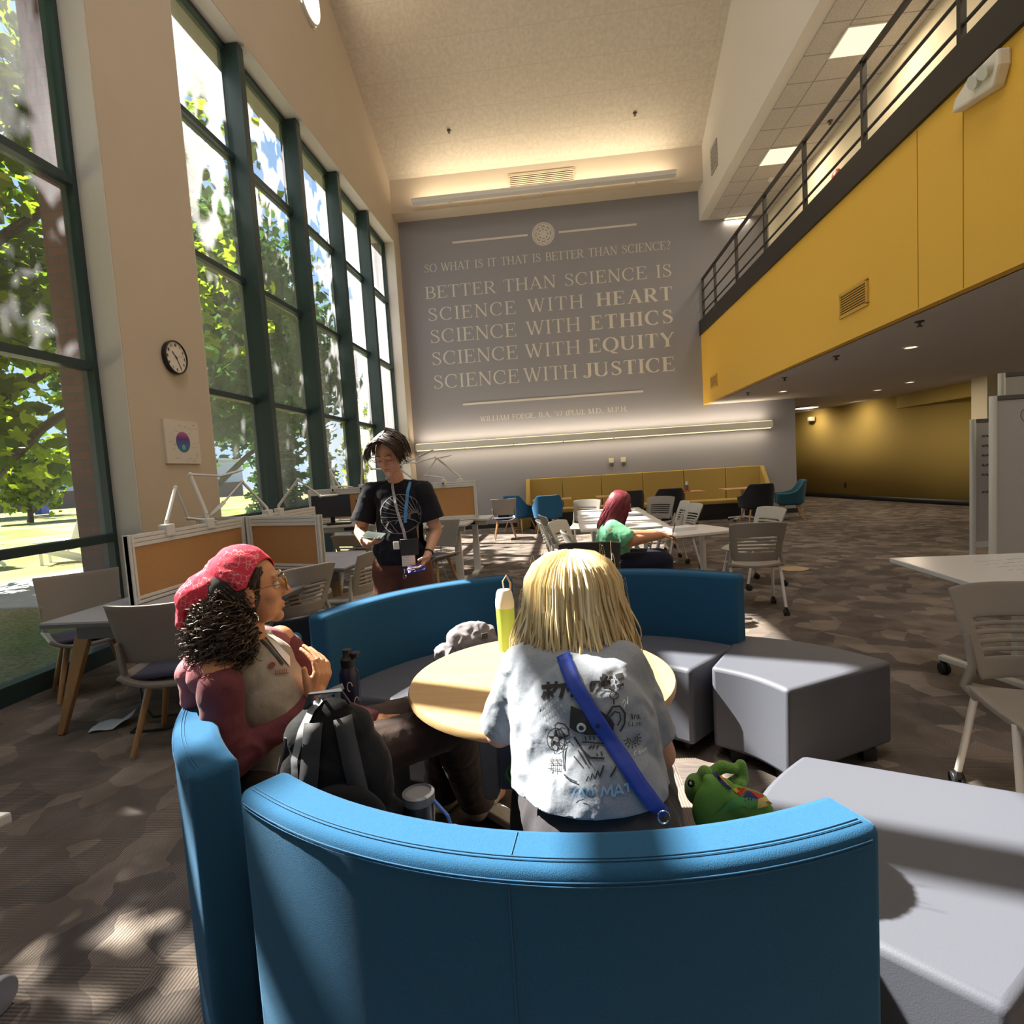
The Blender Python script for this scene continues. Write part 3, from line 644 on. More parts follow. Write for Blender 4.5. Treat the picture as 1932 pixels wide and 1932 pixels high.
tree('bright yellow green shrub low in the last clear bay of the far window', -7.4, 22.0, 3.4, .2, 1.5, 2600, M['leaf_yellow'], 4, .1)
tree('dark pointed conifer behind the far window', -13.5, 25.5, 9.5, .3, 1.7, 3500, M['leaf_dark'], 5, .2, conifer=True)
tree('slim dark conifer beside the taller conifer', -12.0, 27.0, 6.0, .3, 1.2, 2500, M['leaf_dark'], 6, .17, conifer=True)
tree('distant round tree in front of the far building, left of the brick pier', -38, 36.5, 7.5, .6, 2.6, 2500, M['leaf'], 7, .26)
tree('distant dark tree at the left edge of the near window', -60, 47, 17, 1.5, 7.5, 3500, M['leaf_dark'], 8, .5)
tree('round green tree far off behind the fourth bay', -13, 43, 8.0, 1.0, 4.0, 2500, M['leaf_yellow'], 9, .28)

t = thing('far_building', 'long pale blue building with a brown brick base beyond the lawn', 'building', (-86, 70, GZ))
R = math.radians(-42)
for nme, z0, z1, dd, m in (('brick_base', 0, 2.6, 0, mat('brown_brick', (.16, .10, .09), .9)), ('upper_wall', 2.6, 6.6, -.5, mat('pale_siding', (.42, .48, .62), .7)), ('roof', 6.6, 7.0, -.9, mat('pale_roof', (.5, .54, .6), .7))):
    o = G().bb(-30, 40, dd, 14, z0, z1).build(nme, m, t, smooth=False); o.rotation_euler = (0, 0, math.radians(50))
t = thing('recycling_bin', 'blue plastic bin standing alone on the dry lawn', 'bin', (-52.5, 51.8, GZ), .75)
bm_ = mat('blue_bin', (.02, .06, .42), .5)
G().lathe([(.55, .1), (.7, 1.2), (.74, 1.25), (.7, 1.28)], n=4).build('body', bm_, t, smooth=False)
G().bb(-.55, .55, -.55, .55, 1.27, 1.36).build('lid', mat('bin_lid', (.35, .45, .7), .5), t, smooth=False)
def adirondack(name, label, loc, rz):
    t = thing(name, label, 'chair', loc, rz, 'white lawn chairs'); m = mat('white_paint_outdoor', (.75, .77, .8), .5)
    G().box((0, 0, .36), (.6, .55, .03), rx=-.18).build('seat', m, t, smooth=False)
    G().box((0, -.36, .68), (.62, .03, .8), rx=.35).build('backrest', m, t, smooth=False)
    for s in (-1, 1):
        G().bb(s * .36 - .06, s * .36 + .06, -.3, .42, .55, .58).build('armrest', m, t, smooth=False)
        G().bb(s * .33 - .02, s * .33 + .02, .28, .34, 0, .55).build('leg', m, t, smooth=False)
        G().bar((s * .3, .3, .36), (s * .3, -.5, .04), .03, .1).build('leg', m, t, smooth=False)
adirondack('lawn_chair', 'white wooden lawn chair, right one by the brick pier outside', (-12.7, 12.9, GZ), 2.1)
adirondack('lawn_chair', 'white wooden lawn chair, left one on the sunny grass outside', (-14.4, 12.4, GZ), 1.2)

# ================================================================= WALL AND CEILING FITTINGS
def grille(name, label, loc, w_, h_, n, axis, m, m2):
    t = thing(name, label, 'vent', loc, {'y': 0, 'x': -PI / 2}[axis])
    G().bb(-w_ / 2, w_ / 2, -.012, 0, -h_ / 2, h_ / 2).build('backing', m2, t, smooth=False)
    g = G()
    for x0, x1, z0, z1 in ((-w_ / 2 - .02, w_ / 2 + .02, h_ / 2 - .01, h_ / 2 + .02), (-w_ / 2 - .02, w_ / 2 + .02, -h_ / 2 - .02, -h_ / 2 + .01), (-w_ / 2 - .02, -w_ / 2 + .01, -h_ / 2, h_ / 2), (w_ / 2 - .01, w_ / 2 + .02, -h_ / 2, h_ / 2)): g.bb(x0, x1, -.025, 0, z0, z1)
    g.build('frame', m, t, smooth=False)
    for i in range(n):
        G().box((0, -.018, -h_ / 2 + h_ * (i + .5) / n), (w_ - .02, .02, h_ / n * .45), rx=.5).build('louvre', m, t, smooth=False)
gm = mat('vent_paint', (.50, .40, .28), .6); gd = mat('vent_dark', (.10, .075, .05), .8)
grille('air_grille', 'wide louvred air grille in the beam above the quotation', (-.16, 13.9, 8.25), 1.52, .38, 9, 'y', gm, gd)
ym = mat('vent_yellow', (.55, .33, .05), .6); yd = mat('vent_yellow_dark', (.14, .09, .02), .8)
grille('air_grille', 'louvred air grille in the yellow balcony front near the panel joints', (3.5, 7.13, 3.22), .6, .26, 9, 'x', ym, yd)
grille('air_grille', 'small louvred air grille at the far end of the yellow balcony front', (3.5, 13.35, 3.2), .5, .24, 7, 'x', ym, yd)
grille('air_grille', 'small grey air grille on the white wall above the balcony', (3.55, 12.9, 7.85), .42, .5, 6, 'x', mat('vent_grey', (.36, .33, .30), .6), mat('vent_grey_dark', (.16, .15, .14), .8))

# clock
t = thing('wall_clock', 'round black rimmed wall clock on the tan pillar', 'clock', (XI, 5.40, 2.80))
RX = Matrix.Rotation(PI / 2, 3, 'Y')
G().lathe([(.16, 0), (.165, .02), (.165, .045), (.155, .052), (.15, .034)], n=48, R=RX).build('rim', M['black_plastic'], t)
G().lathe([(.15, .036), (0, .036)], n=48, R=RX).build('dial', mat('clock_dial', (.72, .66, .60), .5), t)
def seg7(g, ch, cy_, cz_, s, x):
    S = {'0': 'abcdef', '1': 'bc', '2': 'abged', '3': 'abgcd', '4': 'fgbc', '5': 'afgcd', '6': 'afgedc', '7': 'abc', '8': 'abcdefg', '9': 'abcdfg'}[ch]; w_, h_ = s * .5, s
    L = {'a': (0, h_ / 2, w_, .0), 'g': (0, 0, w_, 0), 'd': (0, -h_ / 2, w_, 0), 'f': (-w_ / 2, h_ / 4, 0, h_ / 2), 'b': (w_ / 2, h_ / 4, 0, h_ / 2), 'e': (-w_ / 2, -h_ / 4, 0, h_ / 2), 'c': (w_ / 2, -h_ / 4, 0, h_ / 2)}
    for k in S:
        a, b, c, d = L[k]; g.box((x, cy_ + a, cz_ + b), (.001, c + .005, d + .005))
for i in range(1, 13):
    a = PI / 2 - i * PI / 6; txt = str(i); g = G()
    for k, ch in enumerate(txt): seg7(g, ch, .122 * math.cos(a) + (k - (len(txt) - 1) / 2) * .018, .122 * math.sin(a), .022, .0375)
    g.build('numeral', M['black_plastic'], t, smooth=False)
for nme, ang, ln, wd in (('hour_hand', 10.42 * 30, .075, .008), ('minute_hand', 25 * 6, .11, .006), ('second_hand', 75, .11, .0025)):
    a = math.radians(90 - ang); G().bar((.041, -.02 * math.cos(a), -.02 * math.sin(a)), (.041, ln * math.cos(a), ln * math.sin(a)), wd, .002, up=(1, 0, 0)).build(nme, M['black_plastic'], t, smooth=False)
# canvas with a coloured round print and scribbled signatures
t = thing('signed_canvas', 'square white canvas with a round purple and teal emblem on the pillar', 'canvas', (XI, 5.39, 1.955))
G().bb(0, .025, -.255, .255, -.215, .215).build('canvas_board', mat('canvas_white', (.66, .60, .54), .8), t, smooth=False)
def disc_mat():
    m = mat('round_print', (.2, .1, .3), .6); tt = m.node_tree; b = tt.nodes['Principled BSDF']; g = tt.nodes['Texture Coordinate']; s = tt.nodes.new('ShaderNodeSeparateXYZ'); r = tt.nodes.new('ShaderNodeValToRGB'); mr = tt.nodes.new('ShaderNodeMapRange')
    mr.inputs[1].default_value = -.13; mr.inputs[2].default_value = .13; tt.links.new(g.outputs['Object'], s.inputs[0]); tt.links.new(s.outputs[2], mr.inputs[0]); tt.links.new(mr.outputs[0], r.inputs[0]); tt.links.new(r.outputs[0], b.inputs['Base Color'])
    e = r.color_ramp.elements; e[0].color = (.03, .25, .32, 1); e[1].color = (.55, .16, .25, 1); x = e.new(.45); x.color = (.05, .12, .35, 1); x = e.new(.62); x.color = (.12, .03, .22, 1); return m
G().lathe([(.105, .0255), (.1, .0265), (0, .0265)], n=40, R=RX).build('round_emblem', disc_mat(), t)
G().lathe([(.03, .0275), (0, .0275)], c=(0, 0, -.05), n=6, R=RX).build('pale_motif', mat('pale_motif', (.2, .42, .4), .6), t)
g = G(); r_ = random.Random(3)
for i in range(46):
    y, z = r_.uniform(-.23, .23), r_.uniform(-.19, .19)
    if y * y + z * z < .017: continue
    for k in range(3): g.box((.0258, y + k * .012, z + r_.uniform(-.006, .006)), (.001, .011, .002), rx=r_.uniform(-.8, .8))
g.build('signatures', mat('ink', (.18, .16, .2), .6), t, smooth=False)
# sprinklers and small ceiling things
def sprinkler(label, loc, m, parent_mat=None):
    t = thing('sprinkler_head', label, 'sprinkler', loc, 0, 'ceiling sprinklers')
    G().lathe([(.045, 0), (.045, -.012), (.014, -.014), (.014, -.05), (.03, -.052), (.03, -.058), (0, -.058)], n=16).build('head', m, t); return t
dm = mat('dark_sprinkler', (.05, .04, .035), .5)
for (x, y), lab in (((-2.4, 10.52), 'upper left on the sloping ceiling'), ((2.15, 10.47), 'upper right on the sloping ceiling'), ((-2.15, 13.0), 'lower left on the sloping ceiling'), ((1.95, 13.1), 'lower right on the sloping ceiling')):
    sprinkler('dark sprinkler head ' + lab, (x, y, zc(y)), dm)
for i, (x, y) in enumerate(((3.84, 6.49), (3.86, 8.38), (3.885, 10.3), (3.9, 12.3))):
    sprinkler('dark sprinkler head under the balcony, %s from the camera' % ('nearest', 'second', 'third', 'farthest')[i], (x, y, 2.78), dm)
sprinkler('dark sprinkler head above the balcony between the two nearest light panels', (4.9, 10.7, 7.15), dm)
t = thing('smoke_detector', 'round white smoke detector on the balcony ceiling', 'detector', (4.6, 12.6, 7.15)); G().lathe([(.07, 0), (.07, -.03), (.05, -.05), (0, -.05)], n=20).build('body', M['white_metal'], t)
t = thing('emergency_light', 'white twin-head emergency light on the yellow balcony front', 'emergency light', (3.5, 5.05, 4.28), -PI / 2)
G().ext([(-.26, -.05), (.2, -.13), (.26, .0), (.26, .12), (-.05, .11), (-.22, .04)], 'y', -.1, 0).build('housing', mat('offwhite_plastic', (.70, .67, .62), .5), t, smooth=False, bevel=.02)
for x in (.06, .17): G().cyl((x, -.1, .02), (x, -.15, .0), .055, .05, 20).build('lamp_head', mat('lamp_lens', (.6, .62, .6), .3), t)
t = thing('fire_bell', 'red round fire bell on the balcony wall', 'alarm bell', (5.15, 11.0, 6.35)); G().lathe([(.12, 0), (.12, -.03), (.08, -.07), (0, -.08)], n=24, R=RX).build('gong', mat('fire_red', (.35, .03, .02), .4), t)
def bdoor(label, y, h, m):
    t = thing('balcony_door', label, 'door', (5.15, y, 4.7)); t['kind'] = 'structure'
    G().bb(-.04, 0, -.55, .55, 0, h).build('frame', M['cream'], t, smooth=False); G().bb(-.06, -.03, -.46, .46, 0, h - .08).build('leaf', m, t, smooth=False)
    G().bb(-.09, -.06, .3, .4, .95, .99).build('door_handle', M['chrome'], t, smooth=False)
bdoor('dark door on the balcony, nearer one', 10.2, 1.55, mat('dark_door', (.06, .055, .05), .5)); bdoor('dark door on the balcony, farther one', 13.3, 1.3, mat('dark_door2', (.03, .028, .028), .5))
t = thing('exit_camera', 'small pale box sensor high on the curved ochre wall', 'sensor', (8.02, 19.0, 2.5)); G().bb(-.14, .02, -.1, .1, -.06, .08).build('body', M['cream'], t, smooth=False, bevel=.02)
o = G().bb(7.0, 7.0 + .012, 20.62, 20.72, .3, .42)
t = thing('wall_outlet', 'dark outlet plate low on the curved ochre wall', 'outlet', (8.38, 17.7, .4), -.12); G().bb(-.05, 0, -.04, .04, -.07, .07).build('plate', M['black_plastic'], t, smooth=False)
for x, lab in ((1.19, 'left'), (1.49, 'right')):
    t = thing('wall_socket', 'small pale socket box on the grey wall above the bench, %s one' % lab, 'outlet', (x, 14.4, 1.5), 0, 'socket boxes above the bench')
    G().bb(-.06, .06, -.03, 0, -.0, .12).build('plate', M['cream'], t, smooth=False); G().bb(-.045, .045, -.04, 0, -.07, 0).build('plug', M['dark_grey_plastic'], t, smooth=False)
t = thing('floor_box', 'round brass floor outlet cover in the carpet beyond the right chair', 'floor outlet', (2.83, 7.35, 0)); G().lathe([(.17, 0), (.17, .006), (.15, .008), (0, .008)], n=32).build('cover', mat('brass', (.30, .19, .07), .45, metal=.5), t)

# ================================================================= FURNITURE
def leg_caster(p, t, part, rw=.03):
    g = G()
    for s in (-1, 1): g.cyl((p[0] + s * .006, p[1] - .012, rw), (p[0] + s * .022, p[1] - .012, rw), rw, n=18)
    g.bb(p[0] - .012, p[0] + .012, p[1] - .02, p[1] + .012, rw + .006, rw * 2 + .012)
    return g.build('caster', M['black_plastic'], part, bevel=.003)
def slot_chair(label, loc, rz, group, m=None, arms=False):
    m = m or M['grey_plastic']; t = thing('caster_chair', label, 'chair', loc, rz, group)
    def seat(u, v):
        x = (u - .5) * .47 * (1 - .12 * v * v); y = -.2 + v * .44; return V((x, y, .455 + .03 * (2 * u - 1) ** 2 * (1 - v) - .045 * max(0, v - .72) ** 2 * 12 - .012 * math.sin(PI * v)))
    G().grid(seat, 14, 14).build('seat', m, t, solid=.022, bevel=.004)
    NV = 22
    def back(u, v):
        k = 2 * u - 1; wd = .225 + .02 * v - .035 * (1 - v) ** 2
        return V((k * wd, -.215 - .10 * v - .03 * v * v + .05 * k * k, .50 + .37 * v - .018 * k ** 4 * v))
    rows = (5, 7, 9, 11, 13)
    G().grid(back, 24, NV, skip=lambda i, j: j in rows and 3 <= i <= 20).build('backrest', m, t, solid=.014, bevel=.003, off=0)
    g = G()
    for s in (-1, 1): g.tube([(s * .215, -.13, .44), (s * .235, -.185, .47), (s * .215, -.17, .56), (s * .222, -.2, .68)], [.02, .02, .016, .012], 10)
    g.bb(-.2, .2, -.14, .14, .425, .445); g.build('seat_frame', m, t)
    for s in (-1, 1):
        for q, y0, y1 in ((1, .12, .21), (-1, -.15, -.24)):
            p = G().tube([(s * .215, y0, .445), (s * .225, (y0 + y1) / 2, .25), (s * .235, y1, .075)], .0135, 10).build('leg', M['white_metal'], t)
            leg_caster((s * .235, y1), t, p)
    if arms:
        for s in (-1, 1): G().tube([(s * .235, -.17, .55), (s * .265, -.1, .64), (s * .265, .1, .645)], [.012, .014, .014], 8).build('armrest', m, t)
    return t
def wood_chair(label, loc, rz, group):
    t = thing('wooden_leg_chair', label, 'chair', loc, rz, group); m = M['dark_grey_plastic']
    def back(u, v):
        k = 2 * u - 1; wd = .245 + .025 * v; return V((k * wd, -.20 - .10 * v + .06 * k * k, .53 + .34 * v + .012 * k * k * v))
    G().grid(back, 18, 12).build('backrest', M['grey_plastic'], t, solid=.014, off=0, bevel=.004)
    for s in (-1, 1): G().bar((s * .238, -.165, .42), (s * .246, -.19, .66), .05, .022, up=(1, 0, 0)).build('side_arm', M['grey_plastic'], t, bevel=.006)
    def pan(u, v): return V(((u - .5) * .5 * (1 - .1 * v), -.22 + .46 * v, .43 + .05 * (2 * u - 1) ** 4 - .02 * math.sin(PI * u)))
    G().grid(pan, 16, 10).build('seat', M['grey_plastic'], t, solid=.025, bevel=.005)
    def cush(u, v): return V(((u - .5) * .44 * (1 - .1 * v), -.18 + .40 * v, .452 + .016 * math.sin(PI * u) ** .5 * math.sin(PI * v) ** .5))
    G().grid(cush, 16, 12).build('seat_cushion', M['navy_fabric'], t, solid=.02)
    for sx in (-1, 1):
        for sy in (-1, 1):
            p = G().cyl((sx * .13, sy * .12, .41), (sx * .225, sy * .215, .015), .021, .014, 14).build('leg', M['oak'], t)
            G().cyl((sx * .226, sy * .216, .0), (sx * .224, sy * .214, .016), .011, .013, 12).build('foot', M['chrome'], p)
    G().bb(-.15, .15, -.14, .14, .395, .415).build('under_frame', m, t, smooth=False, bevel=.005)
    return t
def armchair(label, loc, rz, m, group='upholstered armchairs by the bench'):
    t = thing('armchair', label, 'armchair', loc, rz, group)
    def shell(u, v):
        a = math.radians(-90 + (u - .5) * 2 * 150); c, s = math.cos(a), math.sin(a); f = max(0, 1 - abs(u - .5) / .33); f = f * f * (3 - 2 * f)
        top = .60 + .27 * min(1, f * 1.6); z = .36 + (top - .36) * v; fl = 1 + .10 * v * (1 - f) + .05 * v
        return V((.29 * fl * math.copysign(abs(c) ** .6, c), .27 * math.copysign(abs(s) ** .6, s) * (1 + .25 * v * f) + .02, z))
    G().grid(shell, 40, 12).build('shell', m, t, solid=.05, bevel=.015, off=0, sub=1)
    G().prism([(-.25, -.22), (.25, -.22), (.27, .25), (-.27, .25)], .33, .46).build('seat_cushion', m, t, bevel=.045, seg=4)
    for sx in (-1, 1):
        for sy in (-1, 1): G().tube([(sx * .12, sy * .1, .335), (sx * .2, sy * .17, .31), (sx * .285, sy * .255, 0)], [.022, .02, .012], 10).build('leg', M['light_oak'], t)
    return t

# ---- ring of curved sofas
def arcpoly(cx, cy_, r0, r1, a0, a1, n=26):
    P_ = [(cx + r1 * math.cos(math.radians(a0 + (a1 - a0) * i / n)), cy_ + r1 * math.sin(math.radians(a0 + (a1 - a0) * i / n))) for i in range(n + 1)]
    Q_ = [(cx + r0 * math.cos(math.radians(a0 + (a1 - a0) * i / n)), cy_ + r0 * math.sin(math.radians(a0 + (a1 - a0) * i / n))) for i in range(n, -1, -1)]
    return P_ + Q_
def sofa(label, c, am, half, ri=.60, ro=1.2, th=.11, zb=.83):
    t = thing('curved_sofa', label, 'sofa', (c[0], c[1], 0), math.radians(am), 'curved blue backed sofas in a ring')
    G().prism(arcpoly(0, 0, ri, ro - th - .004, -half, half), .07, .455).build('seat', M['vinyl'], t, bevel=.022, seg=3)
    b = G().prism(arcpoly(0, 0, ro - th, ro, -half, half), .05, zb).build('backrest', M['blue_fabric'], t, bevel=.022, seg=4)
    g = G()
    for dr, dz in ((-.02, .0015), (.0015, -.02)):
        for e in (0, .007):
            pts = [((ro + dr - (e if dr < -.01 else 0)) * math.cos(math.radians(a)), (ro + dr - (e if dr < -.01 else 0)) * math.sin(math.radians(a)), zb + dz - (e if dr > 0 else 0)) for a in [(-half + 1.4) + (2 * half - 2.8) * i / 40 for i in range(41)]]
            g.tube(pts, .001, 5)
    pts = [(ro + .001, 0, z) for z in (.1, .4, .8)] + [(ro - .03, 0, zb + .001), (ro - th + .02, 0, zb + .001)]; g.tube(pts, .0012, 5)
    g.build('seam', mat('blue_thread', (.022, .10, .21), .9), b)
    for r in (ri + .1, ro - .12):
        for a in (-half * .75, half * .75): G().cyl((r * math.cos(math.radians(a)), r * math.sin(math.radians(a)), 0), (r * math.cos(math.radians(a)), r * math.sin(math.radians(a)), .07), .025, n=12).build('foot', M['black_plastic'], t)
    return t
sofa('curved blue backed sofa closest to the camera, seen from behind', (-.012, 2.06), -95.4, 31.0, ri=.62, ro=1.21)
sofa('curved blue backed sofa on the left under the person in the red bandana', (-.11, 2.05), 198.5, 31.5, ro=1.19)
sofa('curved blue backed sofa at the rear left, between standing person and table', (-.10, 2.22), 133, 30.5, ro=1.23)
sofa('curved blue backed sofa at the rear right, ending beside the grey ottoman', (.15, 2.27), 76.5, 29, ro=1.19)
# wedge ottoman
t = thing('wedge_ottoman', 'grey vinyl wedge ottoman beside the rear right sofa end', 'ottoman', (1.0, 2.9, 0))
pts = [(.655, 2.735)]
def arcpts(p, q, sag, n=14):
    p, q = V((*p, 0)), V((*q, 0)); d = q - p; nn = V((-d.y, d.x, 0)).normalized(); return [((p + d * (i / n) + nn * sag * math.sin(PI * i / n)).x, (p + d * (i / n) + nn * sag * math.sin(PI * i / n)).y) for i in range(n + 1)]
poly = arcpts((.655, 2.735), (.90, 2.435), .035) + arcpts((1.492, 2.748), (.94, 3.235), -.075)
G().prism([(x - 1.0, y - 2.9) for x, y in poly], .06, .46).build('body', M['vinyl'], t, bevel=.02, seg=3)
for x, y in ((.76, 2.72), (.92, 2.55), (1.36, 2.72), (.98, 3.1)): G().bb(x - 1.03, x - .97, y - 2.93, y - 2.87, 0, .06).build('foot', M['black_plastic'], t, smooth=False)
# long backless seat at right
t = thing('backless_seat', 'large backless grey vinyl seat in the right foreground', 'bench seat', (.8, 1.4, 0))
poly = arcpts((.742, 1.9), (.375, 1.315), -.06) + arcpts((.735, 1.0), (1.32, 1.655), -.06)
G().prism([(x - .8, y - 1.4) for x, y in poly], .07, .46).build('body', M['vinyl'], t, bevel=.02, seg=3)
for x, y in ((.72, 1.75), (.45, 1.38), (.75, 1.15), (1.2, 1.6)): G().cyl((x - .8, y - 1.4, 0), (x - .8, y - 1.4, .07), .025, n=12).build('foot', M['black_plastic'], t)
# round table
t = thing('round_table', 'round maple laminate table inside the ring of sofas', 'table', (-.13, 2.05, 0))
G().lathe([(0, .668), (.475, .668), (.488, .674), (.49, .69), (.486, .699), (.47, .70), (0, .70)], n=72).build('tabletop', M['maple'], t)
G().lathe([(.04, .03), (.04, .62), (.14, .63), (.14, .668)], n=24).build('pedestal', M['alu'], t)
for k in range(4):
    a = math.radians(48 + k * 90)
    G().bar((0, 0, .035), (.34 * math.cos(a), .34 * math.sin(a), .028), .075, .035).build('base_foot', M['white_metal'], t, smooth=False, bevel=.006)
o = G().ext([(-.215, .36), (-.20, .33), (-.165, .33), (-.15, .36), (-.15, .665), (-.215, .665)], 'y', -.2, -.17).build('hanging_panel', mat('pale_panel', (.34, .35, .40), .5), t, bevel=.008); o['label'] = 'pale grey rounded panel hanging under the tabletop'
g = G(); g.tube([(-.1 + .025 * math.cos(a), -.205, .43 + .03 * math.sin(a)) for a in [math.radians(60 + 24 * i) for i in range(11)]], .006, 8); g.build('green_ring', mat('green_plastic', (.12, .45, .12), .5), t)
G().bb(-.15, -.06, -.2, -.18, .37, .665).build('inner_panel', mat('blue_grey_panel', (.16, .19, .27), .5), t, smooth=False, bevel=.006)

# ---- workstations
def tackboard(label, p, q, z0, z1, group):
    p, q = V((*p, 0)), V((*q, 0)); L = (q - p).length; t = thing('tackboard_panel', label, 'desk divider', (p.x, p.y, z0), math.atan2(q.y - p.y, q.x - p.x), group); h = z1 - z0
    G().bb(.03, L - .03, -.012, .012, .05, h - .08).build('tack_surface', M['cork'], t, smooth=False)
    g = G()
    for i in range(3): g.bb(.02, L - .02, -.02, .02, h - .085 + i * .029, h - .06 + i * .029)
    g.bb(.02, L - .02, -.013, .013, h - .085, h - .002); g.build('top_rail', M['alu'], t, smooth=False, bevel=.003)
    for x in (0.0, L - .045):
        g = G(); g.bb(x, x + .018, -.024, .024, 0, h); g.bb(x + .026, x + .045, -.024, .024, 0, h); g.bb(x, x + .045, -.016, .016, 0, h - .004); g.build('post', M['alu'], t, smooth=False, bevel=.003)
    g = G(); g.bb(.02, L - .02, -.02, .02, 0, .022); g.bb(.02, L - .02, -.02, .02, .028, .05); g.build('bottom_rail', M['alu'], t, smooth=False, bevel=.003)
    return t
def lamp(label, base, pts, head_dir, group='white jointed desk lamps', hl=.13):
    b = V(base); t = thing('desk_lamp', label, 'lamp', base, 0, group); P_ = [V(p) - b for p in pts]
    G().bb(-.035, .035, -.045, .045, -.05, .035).build('clamp', M['white_metal'], t, smooth=False, bevel=.008)
    G().cyl((0, -.05, -.02), (0, -.06, -.02), .013, n=12).build('clamp_screw', M['black_plastic'], t)
    G().cyl((0, 0, .03), P_[0], .014, n=10).build('stem', M['alu'], t)
    G().cyl(P_[0], P_[1], .013, n=10).build('lower_arm', M['white_metal'], t)
    G().cyl(P_[1], P_[2], .009, n=10).build('upper_arm', M['white_metal'], t)
    for p in (P_[1], P_[2]): G().ell(p, (.018, .018, .018), u=10, v=8).build('joint', M['alu'], t)
    d = V(head_dir).normalized(); R = d.to_track_quat('X', 'Z').to_matrix()
    G().ell(P_[2] + d * hl * .75, (hl, .045, .012), R).build('lamp_head', M['white_metal'], t)
    return t
gA = 'tackboard panels at the desks'
tackboard('long tackboard panel nearest the camera on the front left desk', (-2.87, 3.39), (-2.87, 4.72), .735, 1.2, gA)
tackboard('tackboard panel right behind the red bandana', (-2.83, 4.77), (-2.03, 4.47), .735, 1.2, gA)
tackboard('tackboard panel running away toward the window behind the lamps', (-2.87, 4.82), (-2.82, 6.05), .735, 1.2, gA)
tackboard('short tackboard panel edge by the pillar', (-3.68, 5.3), (-2.92, 4.86), .735, 1.2, gA)
def wedge_leg(t, p, q, w0=.1, w1=.04, th=.035):
    p, q = V(p), V(q); d = V((1, 0, 0)); g = G(); vs = []
    for c, wd in ((p, w0), (q, w1)):
        for i, j in ((-1, -1), (1, -1), (1, 1), (-1, 1)): vs.append(g.b.verts.new(c + V((i * wd / 2, j * th / 2, 0))))
    for f in ((0, 1, 2, 3), (7, 6, 5, 4), (0, 4, 5, 1), (1, 5, 6, 2), (2, 6, 7, 3), (3, 7, 4, 0)): g.b.faces.new([vs[i] for i in f])
    return g.build('leg', M['oak'], t, smooth=False, bevel=.004)
def desk(label, poly, z, legs, m=None, group='grey desks of the workstation cluster'):
    cx = sum(p[0] for p in poly) / len(poly); cy_ = sum(p[1] for p in poly) / len(poly)
    t = thing('desk', label, 'desk', (cx, cy_, 0), 0, group); q = [(x - cx, y - cy_) for x, y in poly]
    G().prism(q, z - .012, z).build('desktop', m or M['grey_lam'], t, smooth=False); G().prism(q, z - .034, z - .0122).build('edge_band', M['grey_edge'] if m is None else m, t, smooth=False)
    for a, b in legs: wedge_leg(t, (a[0] - cx, a[1] - cy_, z - .1), (b[0] - cx, b[1] - cy_, 0.005))
    if legs:
        xs = [p[0] for p in q]; ys = [p[1] for p in q]; G().bb(min(xs) + .18, max(xs) - .12, min(ys) + .06, min(ys) + .1, z - .12, z - .036).build('apron', M['grey_edge'], t, smooth=False)
    return t
desk('grey desk with wooden legs at the front left, cut off by the red bandana person', [(-3.17, 3.02), (-1.93, 3.02), (-1.93, 4.34), (-2.6, 4.6), (-3.17, 4.6)], .73, [((-2.98, 3.12), (-3.2, 3.11)), ((-2.1, 3.12), (-1.96, 3.1)), ((-2.2, 4.2), (-2.05, 4.25))])
desk('grey desk behind the second tackboard panel, with a gray chair on each side', [(-2.6, 4.8), (-1.9, 4.55), (-1.86, 5.1), (-2.1, 5.62), (-2.75, 5.7)], .73, [((-2.1, 4.8), (-2.0, 4.75)), ((-2.1, 5.4), (-2.0, 5.45))])
desk('grey desk by the pillar behind the front tackboard panel', [(-3.75, 5.2), (-3.0, 4.9), (-2.95, 5.8), (-3.6, 5.85)], .73, [((-3.4, 5.5), (-3.5, 5.55))])
lamp('desk lamp with raised white arm on the left end of the front tackboard panel', (-2.87, 3.78, 1.2), [(-2.87, 3.79, 1.26), at(331, 920, 4.0), at(355, 978, 4.15)], (.55, .8, -.2))
lamp('desk lamp with long level arm above the middle of the front panel', (-2.87, 4.25, 1.2), [(-2.87, 4.25, 1.27), at(359, 895, 4.25), at(417, 898, 4.5)], at(457, 887, 4.62) - at(417, 898, 4.5), hl=.11)
lamp('desk lamp bent low to the left, first of the pair at the panel joint', (-2.86, 5.15, 1.2), [(-2.86, 5.15, 1.25), at(457, 909, 5.0), at(422, 948, 4.8)], at(399, 971, 4.7) - at(422, 948, 4.8), hl=.10)
lamp('desk lamp reaching up to the right, second of the pair at the panel joint', (-2.85, 5.35, 1.2), [(-2.85, 5.35, 1.26), at(562, 905, 5.4), at(605, 936, 5.5)], at(632, 934, 5.55) - at(605, 936, 5.5), hl=.10)
wood_chair('grey shell chair with round oak legs and navy cushion, front left', (-2.31, 3.06, 0), .30, 'wooden legged chairs')
wood_chair('grey shell chair by the window behind the front left desk', (-3.66, 3.86, 0), -2.3, 'wooden legged chairs')
gC = 'grey plastic chairs at the workstations'
slot_chair('gray plastic chair right of the bandana person, seen from behind', (-2.16, 4.06, 0), 1.0, gC, M['pale_grey_plastic'])
slot_chair('gray slotted chair just left of the standing person, tucked at the desk', (-1.93, 4.72, 0), 1.30, gC, M['pale_grey_plastic'])
slot_chair('gray chair with a pocket of cards on its back, below the monitor', (-2.35, 6.3, 0), -.2, gC, M['pale_grey_plastic'])
t = thing('dark_seat', 'black low seat back in front of the gray chairs, behind the left sofa', 'chair', (-1.72, 3.35, 0), .9)
